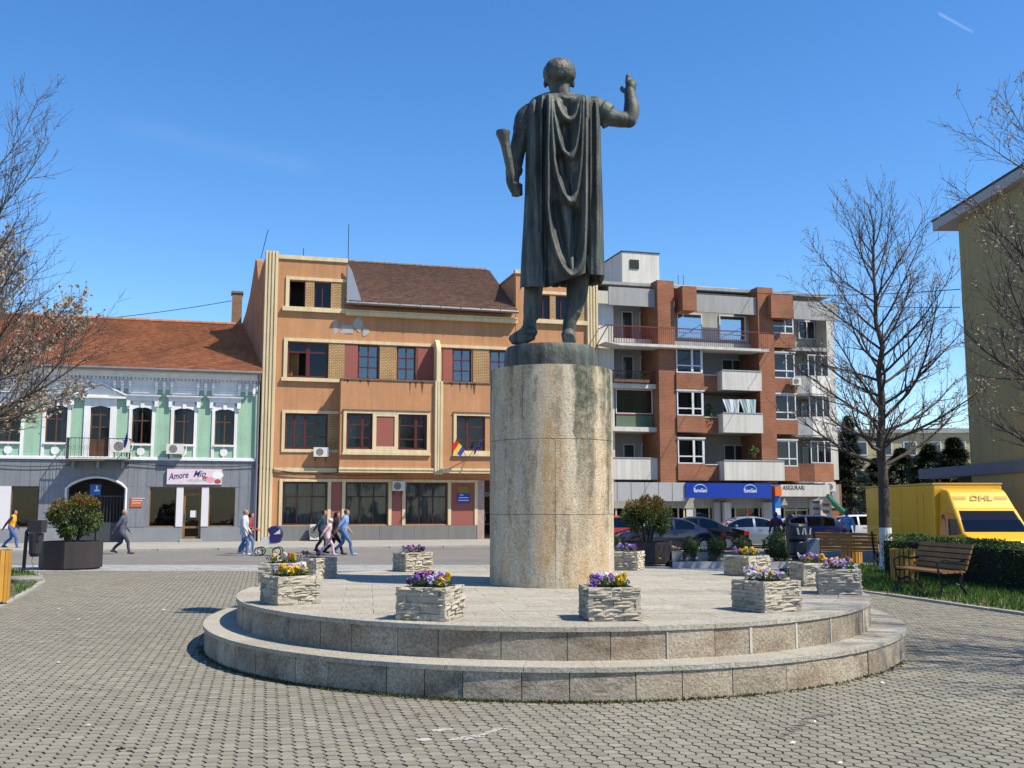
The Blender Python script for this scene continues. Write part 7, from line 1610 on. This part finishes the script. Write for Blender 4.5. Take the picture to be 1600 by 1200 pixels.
for sx in (-1, 1):
    b = MB(); b.add([(sx * (W0 * tf(z) + .006), y, z) for y, z in sw3], [tuple(range(5)) if sx < 0 else tuple(range(4, -1, -1))]); b.build('side_window', CG, van)
    MB().box(min(sx * (W0 + .05), sx * (W0 + .25)), max(sx * (W0 + .05), sx * (W0 + .25)), -1.55, -1.4, zw0 - .08, zw0 + .38).build('mirror', BLK, van)
    MB().box(min(sx * .6, sx * .92), max(sx * .6, sx * .92), -2.5, -2.3, zw0 - .62, zw0 - .36).build('headlight', HL, van)
    for y_ in (-1.6, 4.6):
        w_ = empty('wheel'); w_.parent = van; w_.location = (sx * .9, y_, .36); t = MB().lathe([(.2, -.11), (.34, -.11), (.36, -.08), (.36, .08), (.34, .11), (.2, .11)], 20).build('tyre', TYRE, w_, smooth=40); t.rotation_euler = (0, PI / 2, 0); t = MB().lathe([(.03, -.115), (.2, -.112), (.2, .112), (.03, .115)], 16).build('rim', RIM, w_); t.rotation_euler = (0, PI / 2, 0)
MB().box(-.55, .35, -2.42, -2.36, zw0 - .26, zw0 - .22).build('bonnet_vent', BLK, van).rotation_euler = (0, 0, 0)
MB().box(-.8, .8, -2.55, -2.45, .35, .62).build('bumper', BLK, van)
for k, x in enumerate((-.5, .3)): MB().tube([(x, -1.72, zw0 + .05), (x + .5, -1.70, zw0 + .07)], .012, 5).build('wiper', BLK, van)
sl_ = math.atan2((zv - .14) - (zw1 + .05), .5); midp = Vector((0, -.80, (zv - .14 + zw1 + .05) / 2)); nf = Vector((0, -math.sin(sl_), math.cos(sl_)))
lg = lettering('DHL', 'logo_lettering', VO, van, midp + nf * .014 + Vector((-.34, -.1 * math.cos(sl_), -.1 * math.sin(sl_))), .20, rot=(sl_, 0, 0), shear=.3, ext=.003, width=.68, bold=.03)
for x0, x1 in ((-.80, -.42), (.42, .80)):
    for k in range(3): o = MB().box(x0, x1, -.008, .008, -.002, .004).build('logo_stripe', VO, van, loc=midp + nf * .012 + Vector((0, -.03 + k * .045 * math.cos(sl_), -.03 + k * .045 * math.sin(sl_) + .0))); o.rotation_euler = (sl_, 0, 0)
# ------------------------------------------------------------------ people
def skinmat(n, c): return mat(n, c, rough=.6, var=.05, scale=8, fine=0)
SK = skinmat('skin', (.42, .23, .15))
def person(loc, rz, H, top, bottom, hair, label, stride=.3, sleeve=True, shoe=(.05, .04, .04), jacket=False, arm=(.15, -.2), hairlen=0.0, lean=.04, vest=None, cap=None, push=False, carry=None, hem=0.0):
    k = H / 1.75; o = empty('person', loc, rz, label, 'person', 'people walking in the street'); b = MB(); B = []
    mats = [SK, mat('cloth_top', top, rough=.85, var=.12, scale=6), mat('cloth_bottom', bottom, rough=.85, var=.12, scale=6), simple('hair', hair, .7), simple('shoe', shoe, .6), mat('cloth_vest', vest or top, rough=.8, var=.08, scale=6)]
    V3 = lambda x, y, z: Vector((x * k, y * k, z * k))
    def seg(pts, rr, m, n=10):
        limb(b, [V3(*p) for p in pts], [r * k for r in rr], n, 4)
        for p, q, r in zip(pts, pts[1:], rr): B.append((V3(*p), V3(*q), r * k, m))
    s = stride; tw = .03 if not jacket else .055
    seg([(0, 0, .95), (.01, 0, 1.12), (.02 + lean * .5, 0, 1.30), (.03 + lean, 0, 1.42)], [.135 + tw * .4, .13 + tw * .5, .15 + tw * .4, .12 + tw * .3], 1, 14)
    b.ball(V3(.02 + lean * .6, 0, 1.33), (.125 * k, .185 * k, .16 * k), 14, 10); b.ball(V3(.02 + lean, 0, 1.42), (.09 * k, .20 * k, .07 * k), 14, 8); b.ball(V3(-.01, 0, .96), (.14 * k, .17 * k, .13 * k), 14, 10); B.append((V3(0, -.1, .93), V3(0, .1, .93), .13 * k, 2)); B.append((V3(.03 + lean, -.16, 1.40), V3(.03 + lean, .16, 1.40), .08 * k, 1))
    for sy, f in ((-1, 1), (1, -1)):
        kx = .10 + .14 * s / .3 if f > 0 else .04; ax = s if f > 0 else -s; az = .09 if f > 0 else .15; kz = .50 if f > 0 else .49
        if f < 0: kx = -.03
        seg([(0, sy * .09, .92), (kx * .5, sy * .09, .70), (kx, sy * .085, kz), ((kx + ax) / 2 - (.02 if f > 0 else .05), sy * .085, .30), (ax, sy * .085, az)], [.10, .092, .068, .062, .05], 2, 10)
        toe = (.17, -.045) if f > 0 else (.16, -.09)
        seg([(ax - .05, sy * .085, az - .02), (ax + .06, sy * .088, az - .04), (ax + toe[0], sy * .09, az + toe[1] + .01)], [.048, .046, .036], 4, 8)
        sw_a = arm[0] if f < 0 else arm[1]
        if push: hpos = (.42, sy * .16, 1.02); el = (.10, sy * .24, 1.12)
        else: hpos = (.03 + sw_a * 1.6, sy * .22, .86 + abs(sw_a) * .12); el = (-.02 + sw_a * .6, sy * .25, 1.12)
        sh = (.02 + lean, sy * .195, 1.40); wr = tuple(lerp(el[i], hpos[i], .82) for i in range(3))
        seg([sh, tuple(lerp(sh[i], el[i], .5) for i in range(3)), el], [.062 + tw * .3, .056 + tw * .3, .046 + tw * .3], 1, 9); seg([el, wr], [.045 + tw * .25, .034 + tw * .2], 1 if sleeve else 0, 8)
        hv_ = Vector([hpos[i] - wr[i] for i in range(3)]).normalized(); hp_ = V3(*wr) + hv_ * .05 * k; b.ball(hp_, (.035 * k, .026 * k, .045 * k), 9, 6); B.append((V3(*wr) + hv_ * .035 * k, hp_ + hv_ * .1 * k, .03 * k, 0))
        for q in range(4):
            side_ = Vector((0, 1, 0)).cross(hv_).normalized(); bs = hp_ + side_ * ((q - 1.5) * .017 * k) + hv_ * .02 * k; b.tube([bs, bs + hv_ * (.05 + .01 * (q in (1, 2))) * k, bs + hv_ * .075 * k + Vector((.015, -sy * .015, 0)) * k], [.011 * k, .010 * k, .008 * k], 6)
        b.tube([hp_, hp_ + hv_ * .03 * k + Vector((.04, 0, 0)) * k], [.014 * k, .01 * k], 6)
    hx = .05 + lean * 1.4; seg([(.03 + lean, 0, 1.44), (hx - .005, 0, 1.53)], [.06, .055], 0, 10); hc_ = V3(hx + .01, 0, 1.635)
    b.ball(hc_, (.098 * k, .078 * k, .118 * k), 14, 12); b.ball(hc_ + V3(.035, 0, -.07), (.06 * k, .055 * k, .055 * k), 10, 8); b.ball(hc_ + V3(.10, 0, -.015), (.022 * k, .016 * k, .026 * k), 8, 6)
    for sy in (-1, 1): b.ball(hc_ + V3(-.005, sy * .078, -.01), (.022 * k, .012 * k, .032 * k), 8, 6)
    B.append((hc_ + V3(.03, 0, -.06), hc_ + V3(.04, 0, .02), .085 * k, 0)); hb = .012
    b.ball(hc_ + V3(-.014, 0, .022), ((.098 + hb) * k, (.08 + hb) * k, .110 * k), 14, 10); B.append((hc_ + V3(-.07, 0, -.02), hc_ + V3(-.03, 0, .07), .10 * k, 3)); B.append((hc_ + V3(-.03, 0, .08), hc_ + V3(.05, 0, .08), .06 * k, 3))
    if hairlen: seg([(hx - .06, 0, 1.66), (hx - .10, 0, 1.52), (hx - .11, 0, 1.52 - hairlen)], [.07, .06, .04], 3, 8)
    if jacket: b.tube([V3(0, 0, .80 - hem), V3(0, 0, .95), V3(.01, 0, 1.1)], [(.19 * k, .15 * k), (.185 * k, .15 * k), (.17 * k, .14 * k)], 14); B.append((V3(0, -.08, .82 - hem), V3(0, .08, .82 - hem), .17 * k, 1)); B.append((V3(0, -.08, .95), V3(0, .08, .95), .19 * k, 1))
    body = remesh(b, 'body', .016, mats, o, 2); me = body.data; n = len(me.polygons); cen = np.zeros(n * 3); me.polygons.foreach_get('center', cen); cen = cen.reshape(-1, 3); best = np.full(n, 1e9); mi = np.zeros(n, int)
    for p, q, r, m in B:
        p_, q_ = np.array(p), np.array(q); dd = q_ - p_; t = np.clip(((cen - p_) @ dd) / max(dd @ dd, 1e-9), 0, 1); dist = np.linalg.norm(cen - (p_ + t[:, None] * dd), axis=1) - r; sel = dist < best; best[sel] = dist[sel]; mi[sel] = m
    if vest: mi[(mi == 1) & (cen[:, 2] > .98 * k) & (np.abs(cen[:, 1]) < .175 * k)] = 5
    me.polygons.foreach_set('material_index', mi.astype(np.int32)); me.update()
    if cap: MB().ball(hc_ + V3(-.005, 0, .045), (.118 * k, .098 * k, .09 * k), 14, 8).build('cap', simple('cap_cloth', cap, .8), o, smooth=60)
    return o
def walk(px, py, **kw):
    rz = kw.pop('rz', 0); Y = 40.0
    for _ in range(6): Y = gp(px, py, road_z(Y)).y
    p = gp(px, py, road_z(Y)); H = kw.pop('H'); return person((p.x, p.y, road_z(p.y) + .0), rz, H, kw.pop('top'), kw.pop('bottom'), kw.pop('hair'), kw.pop('label'), **kw), p
walk(189, 866, H=1.76, top=(.085, .095, .13), bottom=(.055, .055, .085), hair=(.30, .26, .25), label='man in a grey suit walking away to the right of the shrub planter', jacket=True, stride=.34, rz=rad(8), shoe=(.12, .06, .03), lean=.02)
walk(16, 858, H=1.74, top=(.03, .03, .05), bottom=(.06, .11, .30), hair=(.02, .015, .012), vest=(.75, .36, .02), label='man in a yellow-orange vest and jeans at the left edge', stride=.33, rz=rad(5), shoe=(.03, .03, .05))
_, pc = walk(380, 868, H=1.76, top=(.50, .53, .58), bottom=(.09, .16, .36), hair=(.30, .19, .13), label='man in a pale grey sweatshirt and jeans beside the pram', stride=.16, rz=rad(4), shoe=(.6, .6, .62), jacket=True, lean=.0, arm=(.12, .1))
walk(387, 865.5, H=1.64, top=(.28, .05, .045), bottom=(.12, .2, .38), hair=(.03, .018, .014), label='woman with long dark hair in a red jacket pushing the pram', stride=.26, rz=rad(3), push=True, hairlen=.2, jacket=True, shoe=(.55, .55, .57))
walk(501, 864.5, H=1.76, top=(.03, .06, .09), bottom=(.025, .03, .045), hair=(.03, .02, .015), label='man in dark clothes behind the child in pink', stride=.2, rz=rad(4))
walk(511, 868, H=1.42, top=(.66, .46, .50), bottom=(.66, .46, .52), hair=(.5, .45, .42), cap=(.72, .68, .72), label='child in pale pink clothes and a white cap', stride=.34, rz=rad(4), shoe=(.62, .5, .52), lean=.06, jacket=True)
walk(521, 867, H=1.68, top=(.018, .016, .02), bottom=(.02, .02, .03), hair=(.025, .015, .012), hairlen=.16, label='woman in black with dark hair behind the child in pink', stride=.38, rz=rad(3), shoe=(.03, .03, .035), lean=.05)
walk(536, 868, H=1.78, top=(.22, .34, .66), bottom=(.09, .16, .34), hair=(.12, .07, .04), sleeve=False, label='man in a light blue T-shirt and pale jeans, last of the group', stride=.36, rz=rad(4), shoe=(.35, .42, .5))
walk(1215, 866, H=1.66, top=(.10, .03, .06), bottom=(.03, .03, .05), hair=(.10, .05, .04), label='person in dark plum clothes standing by the silver car', stride=.08, rz=rad(100))
walk(1326, 864, H=1.72, top=(.22, .34, .55), bottom=(.05, .06, .10), hair=(.15, .10, .08), label='person in a light blue shirt before the white car', stride=.10, rz=rad(80), lean=.12)
# pram
Yp = pc.y - .1; pp = Vector((at(420, 868, Yp).x, Yp, road_z(Yp))); pram = empty('pram', pp, rad(3), 'navy and white pram with green wheels pushed along the street', 'pram'); NAVY = simple('pram_navy', (.02, .02, .12), .8); WHT = simple('pram_white', (.65, .65, .68), .7); LIM = simple('pram_lime', (.18, .50, .10), .5)
for x in (-.34, .34):
    for sy in (-1, 1):
        w_ = empty('wheel'); w_.parent = pram; w_.location = (x, sy * .26, .17); MB().tube([(.155 * math.cos(a), 0, .155 * math.sin(a)) for a in np.linspace(0, 2 * PI, 21)], .022, 6).build('tyre', TYRE, w_); b = MB(); [b.tube([(0, 0, 0), (.15 * math.cos(a), 0, .15 * math.sin(a))], .006, 4) for a in np.linspace(0, 2 * PI, 8, endpoint=False)]; b.ball((0, 0, 0), .03, 8, 6); b.build('spokes', WHT, w_)
b = MB(); [b.tube([(-.34, sy * .24, .18), (0, sy * .22, .30), (.34, sy * .24, .18)], .018, 6) or b.tube([(0, sy * .22, .30), (-.32, sy * .22, .62), (-.62, sy * .2, .98)], .016, 6) for sy in (-1, 1)]; b.tube([(-.62, -.2, .98), (-.65, 0, 1.0), (-.62, .2, .98)], .02, 6); b.build('chassis', LIM, pram)
b = MB(); b.prism([(-.2, .42), (.28, .46), (.42, .62), (.40, .78), (-.24, .70), (-.30, .55)], -.2, .2); b.build('seat_shell', WHT, pram); MB().prism([(.08, .50), (.40, .50), (.47, .72), (.44, .80), (.04, .79)], -.22, .22).build('footmuff', NAVY, pram)
n = 10; MB().prism([(.05, .80)] + [(.20 + .30 * math.cos(a), .80 + .34 * math.sin(a)) for a in np.linspace(2.5, -.15, n)], -.21, .21).build('hood', NAVY, pram); MB().prism([(.20, .82), (.46, .84), (.44, 1.02)], -.216, -.2105).build('hood_panel', WHT, pram)
# thin cloud streaks are part of the sky

for k, (a_, c_) in enumerate((((1152, 455, 2.0), (1500, 452, -20)), ((1240, 462, 1.0), (1500, 480, -20)))):
    s_, z_ = fp(a_[0], a_[1], a_[2]); p_ = street(s_, -a_[2], ZB + z_); cable(p_, at(c_[0], c_[1], 38.9), .25, .018, ('thin overhead wire from the white roof block of the brick building to the ochre building', 'lower thin overhead wire from the brick building corner to the ochre building')[k])
